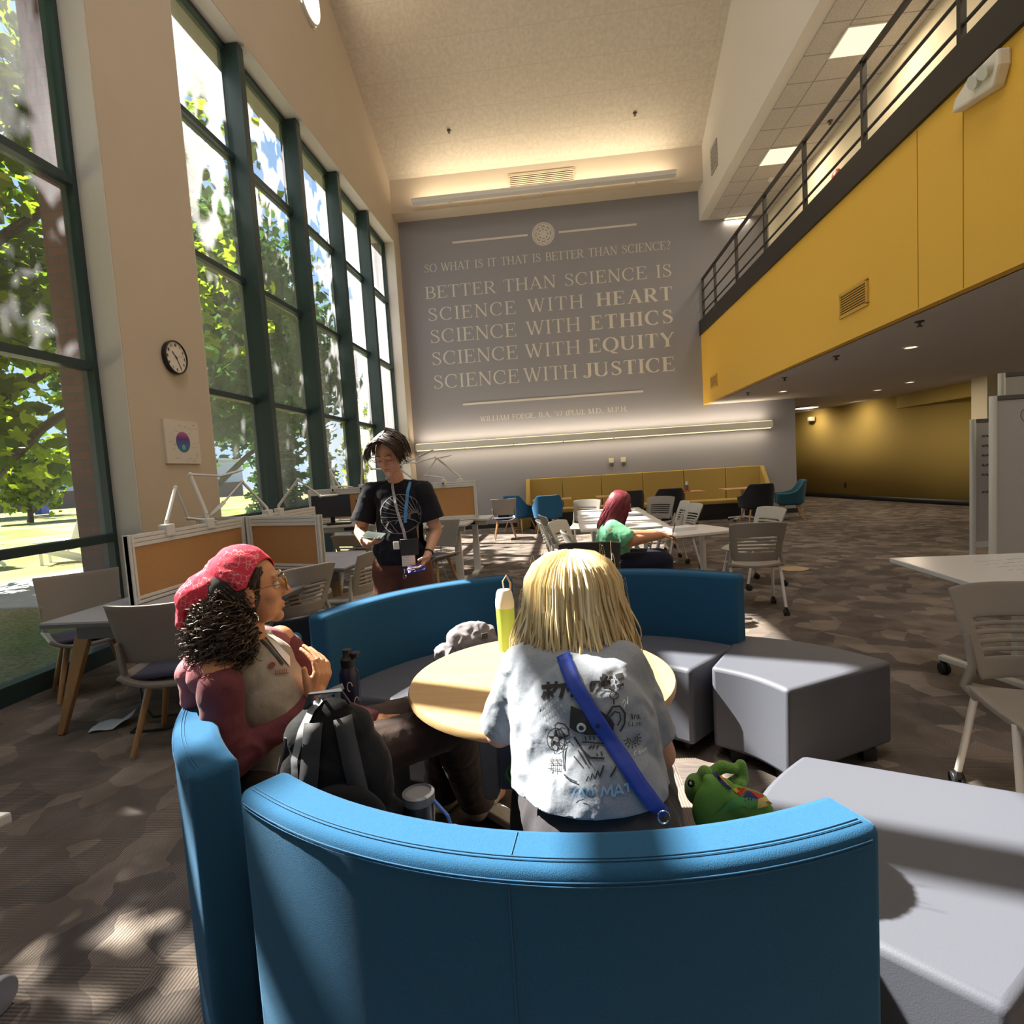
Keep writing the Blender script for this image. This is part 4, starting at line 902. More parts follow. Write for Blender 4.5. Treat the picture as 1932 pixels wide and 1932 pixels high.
G().grid(lambda u, v: V(((u - .5) * .5, -.2 - .06 * v + .05 * (2 * u - 1) ** 2, .42 + .26 * v)), 12, 6).build('backrest', M['black_fabric'], t, solid=.03, bevel=.01)
G().bb(-.24, .24, -.2, .24, .38, .44).build('seat', M['black_fabric'], t, bevel=.02)
for sx in (-1, 1):
    for sy in (-1, 1): G().cyl((sx * .2, sy * .18, .38), (sx * .22, sy * .2, 0), .014, n=8).build('leg', M['black_metal'], t)
# paper, cable on the floor under the desk
t = thing('power_cable', 'black cable hanging from the desk to the carpet behind the oak legged chair', 'cable', (-2.75, 3.3, 0))
G().tube([(-.22, .25, .66), (-.24, .22, .35), (-.14, .1, .06), (0, .02, .012), (.2, .06, .012), (.3, .02, .012), (.22, -.16, .012), (.02, -.2, .012), (-.02, -.05, .012)], .008, 8).build('cord', M['black_plastic'], t)
t = thing('crumpled_paper', 'white crumpled paper on the carpet beside the desk leg', 'paper', (-2.95, 3.22, 0), .4)
G().grid(lambda u, v: V(((u - .5) * .22, (v - .5) * .16, .012 + .035 * max(0, u - .6) * 3 + .006 * math.sin(9 * u + 5 * v))), 10, 8).build('sheet', mat('pale_blue_paper', (.52, .55, .66), .8), t, solid=.002)

# ---- raised desks farther back
def raised_desk(label, x0, x1, y0, y1, z, legs, group='white height adjustable desks'):
    t = thing('standing_desk', label, 'desk', ((x0 + x1) / 2, (y0 + y1) / 2, 0), 0, group); w2, h2 = (x1 - x0) / 2, (y1 - y0) / 2
    G().bb(-w2, w2, -h2, h2, z - .03, z).build('desktop', M['white_lam'], t, smooth=False, bevel=.004); G().bb(-w2 + .04, w2 - .04, -h2 + .08, -h2 + .13, z - .1, z - .032).build('cross_beam', M['white_metal'], t, smooth=False)
    for x, y in legs:
        x -= (x0 + x1) / 2; y -= (y0 + y1) / 2
        p = G().bb(x - .04, x + .04, y - .03, y + .03, .3, z - .05).bb(x - .047, x + .047, y - .037, y + .037, .03, .42).build('leg', M['white_metal'], t, smooth=False)
        G().bb(x - .04, x + .04, y - .32, y + .32, 0, .03).build('foot', M['white_metal'], p, smooth=False)
    G().bb(w2 - .42, w2 - .2, -h2 - .004, -h2 + .03, z - .075, z - .04).build('height_switch', M['black_plastic'], t, smooth=False)
    return t
raised_desk('white raised desk right of the standing person with a cork divider', -2.4, -1.32, 7.25, 7.85, .80, [(-2.2, 7.5), (-1.47, 7.4)])
raised_desk('white raised desk behind the cork divider, right edge showing', -2.4, -1.12, 7.98, 8.6, .80, [(-2.2, 8.3), (-1.36, 8.2)])
raised_desk('white desk under the dark monitor by the window', -3.45, -2.35, 6.75, 7.25, .92, [(-3.2, 7.0), (-2.5, 7.0)])
tackboard('cork divider on the raised desk right of the standing person', (-2.42, 7.91), (-1.25, 7.91), .82, 1.36, gA)
tackboard('cork divider behind the monitor by the window', (-3.45, 7.3), (-2.2, 7.36), .92, 1.37, gA)
t = thing('monitor', 'black flat monitor seen from behind the gray chair by the window', 'monitor', (-3.0, 6.95, .92), .06)
G().bb(-.25, .25, -.015, .015, .09, .375).build('screen', mat('screen_dark', (.03, .033, .045), .3), t, smooth=False, bevel=.005); G().bb(-.025, .025, .015, .04, .01, .25).build('neck', M['black_plastic'], t, smooth=False); G().bb(-.1, .1, -.07, .09, 0, .012).build('stand_base', M['black_plastic'], t, smooth=False)
G_ = thing('computer_tower', 'black computer box beside the monitor under the cork divider', 'computer', (-2.58, 7.0, .92)); G().bb(-.05, .05, -.16, .16, 0, .3).build('case', M['black_plastic'], G_, smooth=False, bevel=.006)
t = thing('keyboard', 'black keyboard and cables on the white desk by the monitor', 'keyboard', (-2.85, 6.82, .92), .1); G().bb(-.14, .14, -.06, .04, 0, .02).build('case', M['black_plastic'], t, smooth=False)
for i, (b, pts, hd, lab) in enumerate((((-3.1, 7.33, 1.37), [(-3.1, 7.33, 1.42), (-3.12, 7.3, 1.62), (-2.95, 7.15, 1.40)], (.9, -.3, -.1), 'with folded arm on the divider above the monitor'),
        ((-2.72, 7.35, 1.37), [(-2.72, 7.35, 1.44), (-2.66, 7.3, 1.78), (-2.52, 7.22, 1.60)], (1, -.1, -.1), 'standing tall on the divider left of the standing person'),
        ((-2.15, 7.91, 1.36), [(-2.15, 7.91, 1.42), (-2.35, 7.8, 1.62), (-1.98, 7.7, 1.74)], (.8, -.2, .3), 'stretched right behind the standing person\'s shoulder'),
        ((-1.72, 7.91, 1.36), [(-1.72, 7.91, 1.42), (-1.98, 7.9, 1.47), (-1.8, 7.9, 1.70)], (.95, .1, .15), 'with oval head pointing right above the cork divider'),
        ((-1.5, 8.0, 1.36), [(-1.5, 8.0, 1.42), (-1.82, 7.95, 1.72), (-2.12, 7.95, 1.66)], (-.9, .1, .1), 'leaning left above the cork divider'))):
    lamp('desk lamp ' + lab, b, pts, hd)
wood_chair('oak legged chair with navy seat under the raised desk', (-1.72, 7.0, 0), 2.7, 'wooden legged chairs')
wood_chair('grey shell chair beside the raised desks, a bag on its seat', (-1.35, 12.05, 0), .15, 'wooden legged chairs')
t = thing('power_cable', 'pale cable looping from the raised desk to the carpet', 'cable', (-1.75, 7.4, 0)); G().tube([(0, 0, .78), (.05, -.05, .5), (.02, .05, .25), (.12, 0, .015), (.3, -.1, .012), (.1, -.2, .012)], .006, 7).build('cord', mat('pale_cord', (.4, .39, .37), .6), t)

# ---- white tables in the middle
def flip_table(label, loc, rz, w_, d_, group, z=.73):
    t = thing('flip_top_table', label, 'table', loc, rz, group)
    G().bb(-w_ / 2, w_ / 2, -d_ / 2, d_ / 2, z - .03, z).build('tabletop', M['white_lam'], t, bevel=.006)
    for s in (-1, 1):
        x = s * (w_ / 2 - .22); p = G().bar((x, 0, z - .03), (x, 0, .08), .06, .045, up=(1, 0, 0)).bar((x, -d_ / 2 + .06, .095), (x, d_ / 2 - .06, .095), .05, .035).build('leg', M['white_metal'], t, smooth=False, bevel=.008)
        for q in (-1, 1): leg_caster((x, q * (d_ / 2 - .08)), t, p, .035)
    return t
gT = 'white tables pushed together in the middle'
flip_table('white table in front of the red-haired person', (1.02, 5.95, 0), .36, 1.3, .66, gT)
flip_table('white table second from the red-haired person', (.66, 7.0, 0), 0, 1.02, .95, gT)
flip_table('white table third from the red-haired person', (.66, 7.98, 0), 0, 1.02, .95, gT)
flip_table('white table at the far end of the row in the middle', (.68, 8.96, 0), 0, 1.02, .95, gT)
gS = 'grey slotted chairs around the white tables'
slot_chair('gray slotted chair on casters, right of the rear sofa, seen from behind', (1.73, 5.5, 0), -.1, gS)
slot_chair('gray chair under the red-haired person', (.28, 5.3, 0), -1.45, gS, M['pale_grey_plastic'])
slot_chair('dark grey chair back in front of the red-haired person', (.2, 4.75, 0), -.12, gS, M['dark_grey_plastic'])
slot_chair('white lit chair back left of the white tables, nearest of the row', (-.02, 6.55, 0), -1.5, gS, M['pale_grey_plastic'])
slot_chair('gray chair left of the white tables, middle of the row', (-.02, 7.3, 0), -1.35, gS, M['pale_grey_plastic'])
slot_chair('gray chair left of the white tables, turned, closest to the red hair', (.16, 6.2, 0), -2.0, gS, M['pale_grey_plastic'])
slot_chair('gray chair at the far end of the white tables', (.3, 9.7, 0), 2.9, gS)
slot_chair('gray chair right of the white tables, nearest of the right row', (1.45, 7.75, 0), 1.75, gS, M['pale_grey_plastic'])
slot_chair('gray chair right of the white tables, middle of the right row', (1.42, 8.35, 0), 1.6, gS, M['pale_grey_plastic'])
slot_chair('gray chair right of the white tables, far end of the right row', (1.46, 9.5, 0), 2.6, gS)
slot_chair('white backed chair behind the gray slotted chair at right', (2.05, 6.55, 0), 1.9, gS, M['pale_grey_plastic'])
t = thing('paper_stack', 'stack of white papers on the white table near the red-haired person', 'papers', (1.18, 6.05, .73), .3); G().bb(-.14, .14, -.1, .1, 0, .035).build('sheets', mat('paper_white', (.72, .71, .74), .7), t, smooth=False)
t = thing('stapler', 'small black object on the white table by the papers', 'stapler', (.93, 5.75, .73), .4); G().bb(-.05, .05, -.015, .015, 0, .03).build('body', M['black_plastic'], t, smooth=False, bevel=.006)
t = thing('spray_bottle', 'small white bottle at the far end of the white tables', 'bottle', (.78, 9.1, .73)); G().lathe([(.03, 0), (.03, .12), (.012, .14), (.012, .19), (0, .19)], n=14).build('body', mat('white_plastic', (.7, .7, .72), .4), t)
t = thing('notebook', 'dark notebook lying on the white tables behind the red-haired person', 'notebook', (.85, 7.9, .73), .1); G().bb(-.2, .2, -.03, .03, 0, .012).build('cover', M['dark_grey_plastic'], t, smooth=False)

# ---- mustard bench, wall tables, armchairs
t = thing('banquette', 'long mustard banquette with high panelled back along the grey wall', 'bench', (1.93, 14.0, 0))
xs = [-2.86, -2.0, -1.02, 0.0, 1.0, 2.0, 2.82]
for a, b in zip(xs, xs[1:]): G().bb(a + .004, b - .004, .25, .37, .36, 1.215).build('back_panel', M['bench_fabric'], t, bevel=.02)
for s in (-1, 1): G().ext([(-.32, .05), (.37, .05), (.37, 1.215), (.22, 1.215), (-.32, .62)], 'x', s * 2.86 - .05, s * 2.86 + .05).build('end_panel', M['bench_fabric'], t, smooth=False, bevel=.015)
G().bb(-2.8, 2.8, -.3, .25, .36, .46).build('seat', M['bench_fabric'], t, bevel=.02); G().bb(-2.8, 2.8, -.28, .3, 0, .36).build('base', M['black_plastic'], t, smooth=False)
def cafe_table(label, x, y, rz=0):
    t = thing('cafe_table', label, 'table', (x, y, 0), rz, 'small wooden tables at the banquette'); G().bb(-.45, .45, -.32, .32, .72, .745).build('tabletop', M['light_oak'], t, smooth=False, bevel=.004)
    G().cyl((0, 0, .06), (0, 0, .72), .035, n=14).build('column', M['alu'], t)
    for k in range(4):
        a = PI / 4 + k * PI / 2; p = G().bar((0, 0, .1), (.36 * math.cos(a), .32 * math.sin(a), .065), .05, .03).build('foot', M['white_metal'], t, smooth=False); leg_caster((.36 * math.cos(a), .32 * math.sin(a)), t, p, .025)
cafe_table('small wooden table at the left end of the banquette', -.32, 13.1); cafe_table('small wooden table behind the red hair', 1.15, 13.1)
cafe_table('small wooden table with a red tray and bottle', 2.65, 13.15); cafe_table('small wooden table at the right end of the banquette', 4.0, 13.2)
t = thing('sanitizer_bottle', 'white capped bottle on the wooden table at the banquette', 'bottle', (2.75, 13.1, .745)); G().lathe([(.04, 0), (.04, .13), (.03, .15)], n=14).build('body', M['dark_grey_plastic'], t); G().lathe([(.03, .15), (.02, .22), (0, .23)], n=14).build('cap', M['white_metal'], t)
t = thing('tray', 'flat red tray under the bottle on the wooden table', 'tray', (2.66, 13.05, .745)); G().bb(-.14, .14, -.09, .09, 0, .035).build('dish', mat('red_plastic', (.45, .05, .02), .5), t, smooth=False, bevel=.01)
armchair('blue armchair at the left end near the white tackboard desks, arm lit', (-1.12, 13.35, 0), -.65, M['blue_fabric'])
armchair('blue armchair with its back to the camera at the left end of the banquette', (-.42, 12.65, 0), .12, M['blue_fabric'])
armchair('dark armchair behind the red hair', (1.35, 12.55, 0), .25, M['black_fabric'])
armchair('dark armchair between the red hair and the table with the red tray', (2.22, 12.6, 0), .1, M['black_fabric'])
armchair('black armchair with its back to the camera near the right end of the banquette', (4.05, 12.45, 0), .12, M['black_fabric'])
armchair('teal armchair facing left at the right end of the banquette', (4.95, 13.0, 0), 1.35, M['teal_fabric'])
t = thing('handbag', 'small dark bag on the grey shell chair by the raised desks', 'bag', (-1.35, 12.08, .46)); G().bb(-.14, .12, -.08, .08, 0, .12).build('body', M['black_fabric'], t, bevel=.03)
t = thing('gold_basket', 'small yellow crate on the floor between the blue armchair and banquette', 'crate', (-1.08, 13.9, 0)); G().bb(-.15, .15, -.1, .1, 0, .68).build('body', M['bench_fabric'], t, smooth=False)

# ---- right foreground table, chair, whiteboards
t = thing('flip_top_table', 'white table at the right edge with a red book on it', 'table', (3.0, 3.42, 0), 0)
G().prism([(-.87, .52), (-.9, -.44), (1.0, -.52), (1.0, .46)], .70, .73).build('tabletop', M['white_lam'], t, smooth=False, bevel=.004)
for x in (-.45, .6):
    p = G().bar((x, 0, .7), (x, 0, .08), .06, .05, up=(1, 0, 0)).bar((x - (.2 if x < 0 else 0), .36, .1), (x, -.36, .1), .05, .035).build('leg', M['white_metal'], t, smooth=False, bevel=.008)
    for q in (-1, 1): leg_caster((x - (.2 if x < 0 and q > 0 else 0), q * .34), t, p, .036)
g = G(); rr = random.Random(5)
for i in range(5):
    for k in range(16): g.box((-.5 + k * .05 + rr.uniform(-.01, .01), -.1 + i * .09 + k * .008, .7302), (.036, .004, .0006), rz=rr.uniform(-.5, .5))
g.build('marker_writing', mat('faint_marker', (.2, .19, .2), .6), t, smooth=False)
t = thing('book', 'thick white book with a red cover at the right edge of the white table', 'book', (3.05, 3.55, .73), -.1)
G().bb(-.16, .16, -.12, .12, .004, .034).build('pages', mat('page_white', (.7, .69, .7), .8), t, smooth=False); G().bb(-.165, .165, -.125, .125, .034, .04).bb(-.165, .165, -.125, .125, 0, .004).build('cover', mat('book_red', (.28, .03, .04), .5), t, smooth=False)
slot_chair('gray slotted chair on casters at the right edge, facing the camera', (1.80, 2.2, 0), 2.98, 'grey slotted chair in the foreground')
def whiteboard(label, x, y, rz, w_, ztop, scr):
    t = thing('mobile_whiteboard', label, 'whiteboard', (x, y, 0), rz, 'mobile whiteboards'); 
    G().bb(.02, w_ - .02, -.012, .012, .42, ztop - .03).build('panel', mat('whiteboard', (.42, .40, .39), .35), t, smooth=False)
    for px in (0, w_): G().cyl((px, 0, .08), (px, 0, ztop), .028, n=12).build('post', M['alu'], t)
    G().bb(0, w_, -.02, .02, ztop - .04, ztop).build('top_rail', M['dark_grey_plastic'], t, smooth=False, bevel=.006); G().bb(0, w_, -.02, .02, .36, .42).build('bottom_rail', M['alu'], t, smooth=False)
    for px in (0, w_):
        p = G().bar((px, -.3, .09), (px, .3, .09), .05, .03).build('foot', M['alu'], t, smooth=False)
        for q in (-1, 1): leg_caster((px, q * .27), t, p, .03)
    g = G(); r2 = random.Random(scr)
    if scr == 1:
        for i in range(6):
            for k in range(r2.randint(4, 7)): g.box((.09 + k * .035, -.0135, ztop - .18 - i * .1 - (.08 if i > 4 else 0)), (.03, .001, .02), ry=r2.uniform(-.8, .8))
    elif scr == 2:
        for i in range(6):
            a = i * PI / 3; cx, cz = .30 + .07 * math.cos(a), ztop - .17 + .07 * math.sin(a); g.tube([(cx + .035 * math.cos(q), -.0135, cz + .05 * math.sin(q)) for q in [k * PI / 6 for k in range(12)]], .0025, 5, closed=True)
    else: g.box((.2, -.0135, ztop - .3), (.1, .001, .004))
    g.build('marker_drawing', mat('grey_marker', (.10, .10, .12), .6), t, smooth=False)
whiteboard('mobile whiteboard with rows of writing, leftmost of three', 4.24, 6.3, -.05, 1.2, 1.70, 1)
whiteboard('mobile whiteboard with a faint flower drawing, nearest of three', 3.52, 5.0, -.04, 1.5, 1.83, 2)
whiteboard('mobile whiteboard showing only its top corner behind the others', 4.05, 5.65, -.03, 1.4, 2.08, 3)
# white rolling table cut off by the left edge
t = thing('rolling_table', 'white rolling table mostly outside the left edge of the frame', 'table', (-1.85, 1.05, 0))
G().prism([(.49, .12), (.25, -.4), (-.6, -.4), (-.6, .14)], .70, .73).build('tabletop', M['white_lam'], t, smooth=False, bevel=.006)
G().bar((.1, -.1, .7), (.1, -.1, .09), .06, .05, up=(1, 0, 0)).build('leg', M['white_metal'], t, smooth=False)
p = G().bar((.1, -.4, .11), (.1, .32, .11), .05, .035).build('foot', M['white_metal'], t, smooth=False)
for y in (-.36, .31):
    g = G()
    for s in (-1, 1): g.cyl((.12 + s * .012, y, .05), (.12 + s * .04, y, .05), .05, n=24)
    g.bar((.12, y, .05), (.1, y, .11), .02, .03, up=(0, 1, 0)); g.build('caster', mat('silver_caster', (.45, .46, .5), .35, metal=.3), p, bevel=.004)
# ================================================================= PEOPLE AND SOFT THINGS
def blob_mesh(name, parts, vox=.007, smooth=4, wr=0, wsc=9, cuts=(), seed=0):
    b = bmesh.new()
    for p in parts:
        if p[0] == 'c':
            _, p0, p1, r0, r1 = p; p0, p1 = V(p0), V(p1); d = p1 - p0; L = d.length
            if L < 1e-5: d = V((0, 0, 1)); L = 1e-5
            sl = max(-.95, min(.95, (r0 - r1) / L)); th = math.asin(sl); prof = []
            for i in range(7): q = -PI / 2 + (PI / 2 + th) * i / 6; prof.append((max(0, r0 * math.cos(q)), r0 * math.sin(q)))
            for i in range(7): q = th + (PI / 2 - th) * i / 6; prof.append((max(0, r1 * math.cos(q)), L + r1 * math.sin(q)))
            prof[0] = (0, -r0); prof[-1] = (0, L + r1)
            h = G(); h.b.free(); h.b = b; h.lathe(prof, p0, 14, d.to_track_quat('Z', 'Y').to_matrix())
        else:
            _, c, r, R = p; q = bmesh.ops.create_uvsphere(b, u_segments=24, v_segments=16, radius=1)['verts']
            if R is not None and not isinstance(R, Matrix): R = Euler(R).to_matrix()
            for v in q:
                v.co = V((v.co.x * r[0], v.co.y * r[1], v.co.z * r[2]))
                v.co = (R @ v.co if R is not None else v.co) + V(c)
    bmesh.ops.recalc_face_normals(b, faces=b.faces)
    me = bpy.data.meshes.new('tmp'); b.to_mesh(me); b.free()
    o = bpy.data.objects.new('tmp', me); COL.objects.link(o)
    md = o.modifiers.new('r', 'REMESH'); md.mode = 'VOXEL'; md.voxel_size = vox
    if smooth: md = o.modifiers.new('s', 'SMOOTH'); md.factor = .5; md.iterations = smooth
    dg = bpy.context.evaluated_depsgraph_get(); out = bpy.data.meshes.new_from_object(o.evaluated_get(dg)); out.name = name
    bpy.data.objects.remove(o); bpy.data.meshes.remove(me)
    b = bmesh.new(); b.from_mesh(out)
    if wr:
        b.normal_update()
        for v in b.verts:
            q = v.co * wsc + V((seed, 0, 0)); n = noise.noise(q + V((noise.noise(q * 1.7), noise.noise(q * 1.7 + V((5, 1, 2))), 0)) * .8)
            v.co += v.normal * wr * (1 - 2.2 * abs(n))
    for co, no, cen, rad in cuts:                 # cut away what lies beyond a plane, near a centre
        co, no, cen = V(co), V(no).normalized(), V(cen)
        fs = [f for f in b.faces if (f.calc_center_median() - cen).length < rad]
        gm = list({v for f in fs for v in f.verts}) + list({e for f in fs for e in f.edges}) + fs
        bmesh.ops.bisect_plane(b, geom=gm, plane_co=co, plane_no=no, clear_outer=True)
    b.to_mesh(out); b.free()
    for p in out.polygons: p.use_smooth = True
    return out
def blob(name, parts, m, root, solid=0, **k):
    o = link(name, blob_mesh(name, parts, **k), m, root); o.location = -root.location
    if solid: md = o.modifiers.new('t', 'SOLIDIFY'); md.thickness = solid; md.offset = 0
    return o
def put(o, root): o.location = -root.location; return o
def head_parts(c, R, s=1.0, ears=True, lids=False):
    E = lambda p, r, rot=None: ('e', V(c) + R @ (V(p) * s), tuple(x * s for x in r), R @ Euler(rot).to_matrix() if rot else R)
    C = lambda p, q, a, b: ('c', V(c) + R @ (V(p) * s), V(c) + R @ (V(q) * s), a * s, b * s)
    L = [E((-.012, 0, .02), (.096, .075, .098)), E((.026, 0, -.03), (.062, .062, .086)), E((.03, 0, -.074), (.05, .05, .04)), E((.066, 0, -.1), (.022, .026, .02)),
         C((.084, 0, .016), (.106, 0, -.026), .009, .0135), E((.094, .011, -.03), (.013, .009, .009)), E((.094, -.011, -.03), (.013, .009, .009)), E((.072, 0, .03), (.02, .052, .014)),
         E((.05, .036, -.03), (.032, .026, .03)), E((.05, -.036, -.03), (.032, .026, .03)), E((.082, 0, -.062), (.012, .024, .007)), E((.08, 0, -.073), (.012, .021, .008)), E((.066, 0, -.066), (.02, .03, .02))]
    if ears: L += [E((-.008, .075, -.012), (.021, .009, .031), (0, -.2, .3)), E((-.008, -.075, -.012), (.021, .009, .031), (0, -.2, -.3)), E((0, .074, -.04), (.010, .008, .011)), E((0, -.074, -.04), (.010, .008, .011))]
    if lids: L += [E((.07, .032, .004), (.016, .016, .012)), E((.07, -.032, .004), (.016, .016, .012))]
    return L
def hand_parts(wr, f, n, side, curl=.5, s=1.0, spread=.12, thumb=(.55, .75, .25)):
    wr, f = V(wr), V(f).normalized(); n = (V(n) - f * V(n).dot(f)).normalized(); l = f.cross(n) * side
    L = [('c', wr, wr + f * .03 * s, .024 * s, .026 * s)]
    for k in (-1.5, -.5, .5, 1.5): L.append(('c', wr + f * .02 * s + l * k * .013 * s, wr + f * .088 * s + l * k * .0205 * s, .014 * s, .0115 * s))
    for k, ln in ((-1.5, .056), (-.5, .072), (.5, .078), (1.5, .068)):
        p = wr + f * .09 * s + l * k * .0212 * s; d = (f + l * k * spread * .4).normalized(); r = .0088
        for j, q in enumerate((.45, .32, .25)):
            a = curl * (.7, 1.1, .8)[j]; d = (d * math.cos(a) + n * math.sin(a)); e = p + d * ln * q * s * 1.15; L.append(('c', p, e, r * s, (r - .0007) * s)); p = e; r -= .0007
            n2 = n
    p = wr + f * .025 * s + l * .028 * s; d = (f * thumb[0] + l * thumb[1] + n * thumb[2]).normalized(); q = p + d * .045 * s; L += [('c', p, q, .0135 * s, .011 * s), ('c', q, q + (d + f * .5 + n * .25).normalized() * .034 * s, .0105 * s, .009 * s)]
    return L
def locks(g, fn, n, r0=.006, r1=.002, k=7, sides=5, rnd=None):
    rnd = rnd or RND
    for i in range(n):
        pts = fn(rnd, i, k)
        g.tube(pts, [r0 + (r1 - r0) * (j / (len(pts) - 1)) ** 1.5 for j in range(len(pts))], sides)
def hair_mat(name, cols, rough=.38):
    m = bpy.data.materials.new(name); m.use_nodes = True; t = m.node_tree; b = t.nodes['Principled BSDF']; g = t.nodes.new('ShaderNodeNewGeometry'); r = t.nodes.new('ShaderNodeValToRGB'); t.links.new(g.outputs['Random Per Island'], r.inputs[0])
    e = r.color_ramp.elements; e[0].color = (*cols[0], 1); e[1].color = (*cols[-1], 1)
    for i, c in enumerate(cols[1:-1]): x = e.new((i + 1) / (len(cols) - 1)); x.color = (*c, 1)
    t.links.new(r.outputs[0], b.inputs['Base Color']); b.inputs['Roughness'].default_value = rough; b.inputs['Specular IOR Level'].default_value = .45; return m
class Decal:                                      # flat prints and straps that follow a cloth surface
    def __init__(s, obj, root, direction=(0, 1, 0)):
        me = obj.data; b = bmesh.new(); b.from_mesh(me); s.bvh = BVHTree.FromBMesh(b); b.free(); s.d = V(direction).normalized(); s.root = root; s.g = G(); s.k = 0; s.last = None; s.nm = -s.d
    def hit(s, p, off):
        h = s.bvh.ray_cast(V(p) - s.d * 2, s.d)
        if h[0] is not None: s.nm = h[1] if h[1].dot(s.d) < 0 else -h[1]
        q = h[0] if h[0] is not None else (V(p) - s.d * ((V(p) - s.last).dot(s.d)) if s.last is not None else V(p)); s.last = q
        return q + (s.nm - s.d).normalized() * off
    def stroke(s, pts, w, off=.0042, closed=False, w1=None):
        pts = [V(p) for p in pts]; pts = pts + [pts[0]] if closed else pts; Q = []
        for a, b in zip(pts, pts[1:]):
            n = max(1, int((b - a).length / .006))
            for i in range(n): Q.append(a + (b - a) * i / n)
        Q.append(pts[-1]); s.k += 1; o = off + .00012 * (s.k % 12); prev = None; N = len(Q)
        for i, p in enumerate(Q):
            d = (Q[min(i + 1, N - 1)] - Q[max(i - 1, 0)]); d.normalize(); n = d.cross(s.d).normalized(); ww = w if w1 is None else w + (w1 - w) * i / max(1, N - 1); nw = 4 if ww > .02 else (2 if ww > .005 else 1)
            row = [s.g.b.verts.new(s.hit(p + n * ww * (j / nw - .5), o)) for j in range(nw + 1)]
            if prev:
                for j in range(nw): s.g.b.faces.new((prev[j], prev[j + 1], row[j + 1], row[j]))
            prev = row
        return s
    def fill(s, poly, off=.0042, cell=.008):
        b = bmesh.new(); b.faces.new([b.verts.new(V(p)) for p in poly]); bmesh.ops.triangulate(b, faces=b.faces)
        for _ in range(4):
            es = [e for e in b.edges if e.calc_length() > cell * 1.6]
            if not es: break
            bmesh.ops.subdivide_edges(b, edges=es, cuts=1); bmesh.ops.triangulate(b, faces=b.faces)
        s.k += 1; o = off + .00012 * (s.k % 12); mp = {v: s.g.b.verts.new(s.hit(v.co, o)) for v in b.verts}
        for f in b.faces: s.g.b.faces.new([mp[v] for v in f.verts])
        b.free(); return s
    def done(s, name, m, parent): 
        o = s.g.build(name, m, parent, smooth=True); return put(o, s.root) if parent is s.root else o
cloth = lambda n, c, r=.9, ns=250, na=.12: mat(n, c, r, spec=.15, nscale=ns, namt=na, bscale=18, bstr=.25, sheen=.1, bdist=.02)

# ------------------------------------------------ person at the near sofa, back to the camera
A = thing('person', 'person with blonde bob and pale printed t-shirt, back to camera, at the round table', 'person', (.05, 1.28, .46))
Rf = Matrix.Rotation(PI / 2, 3, 'Z') @ Matrix.Rotation(.25, 3, 'Y')       # faces away, a little down
hc = V((.005, 1.545, 1.125))
sh = [(-.135, 1.445, .95), (.125, 1.425, .955)]; el = [(-.222, 1.53, .73), (.212, 1.46, .70)]; wrs = [(-.10, 1.74, .728), (.12, 1.70, .728)]
body = head_parts(hc, Rf, .98) + [('c', (.0, 1.5, 1.04), (.0, 1.43, .95), .05, .06), ('e', (0, 1.42, .90), (.16, .09, .10), None), ('c', (.005, 1.41, .86), (.05, 1.30, .64), .12, .13), ('e', (.055, 1.28, .57), (.165, .12, .10), None),
    ('c', (-.04, 1.32, .54), (-.14, 1.72, .50), .085, .06), ('c', (.15, 1.32, .54), (.21, 1.72, .50), .085, .06), ('c', (-.14, 1.72, .50), (-.2, 1.68, .09), .058, .04), ('c', (.21, 1.72, .50), (.22, 1.66, .09), .058, .04),
    ('c', (-.2, 1.68, .06), (-.2, 1.84, .035), .035, .03), ('c', (.22, 1.66, .06), (.22, 1.82, .035), .035, .03)]
for i in (0, 1): body += [('c', sh[i], el[i], .05, .041), ('c', el[i], wrs[i], .041, .027)] + hand_parts(wrs[i], (.5 if i == 0 else -.5, .8, .0), (0, 0, -1), 1 if i == 0 else -1, .35)
blob('body', body, M['skin'], A, vox=.006)
shirt_m = cloth('pale_grey_jersey', (.26, .282, .33))
sp = [('e', (.035, 1.29, .66), (.168, .125, .20), None), ('e', (.025, 1.35, .80), (.168, .112, .20), None), ('e', (.0, 1.42, .90), (.168, .09, .115), None), ('c', (-.05, 1.47, .985), (-.125, 1.445, .95), .05, .06), ('c', (.05, 1.47, .985), (.115, 1.425, .955), .05, .06), ('c', (-.03, 1.49, .995), (.03, 1.49, .995), .055, .055),
    ('c', (-.10, 1.43, .93), (-.07, 1.33, .62), .075, .10), ('c', (.10, 1.41, .93), (.12, 1.33, .62), .075, .10)]
for i in (0, 1):
    s_, e_ = V(sh[i]), V(el[i]); q = s_ + (e_ - s_) * .92; sp.append(('c', s_, q, .058, .062))
sp += [('c', (-.09, 1.41, .84), V(sh[0]) + (V(el[0]) - V(sh[0])) * .5, .06, .05), ('c', (.10, 1.39, .84), V(sh[1]) + (V(el[1]) - V(sh[1])) * .5, .06, .05)]
dl, dr = (V(el[0]) - V(sh[0])).normalized(), (V(el[1]) - V(sh[1])).normalized()
cuts = [((.05, 1.2, .705), (.02, -.1, -1), (.05, 1.28, .64), .26), (V(sh[0]) + dl * .225, dl, el[0], .11), (V(sh[1]) + dr * .215, dr, el[1], .11)]
shirt = blob('t_shirt', sp, shirt_m, A, vox=.006, smooth=14, wr=.0045, wsc=10, cuts=cuts, solid=.003)
Z4 = lambda x, y, Y=1.30: at(880 + .22774 * x, 1180 + .22774 * y, Y)
S = lambda *p: [Z4(*q) for q in p]
ink = mat('black_print', (.02, .018, .02), .8); pale = mat('white_print', (.55, .56, .58), .8); sky_ = mat('light_blue_print', (.25, .42, .62), .8)
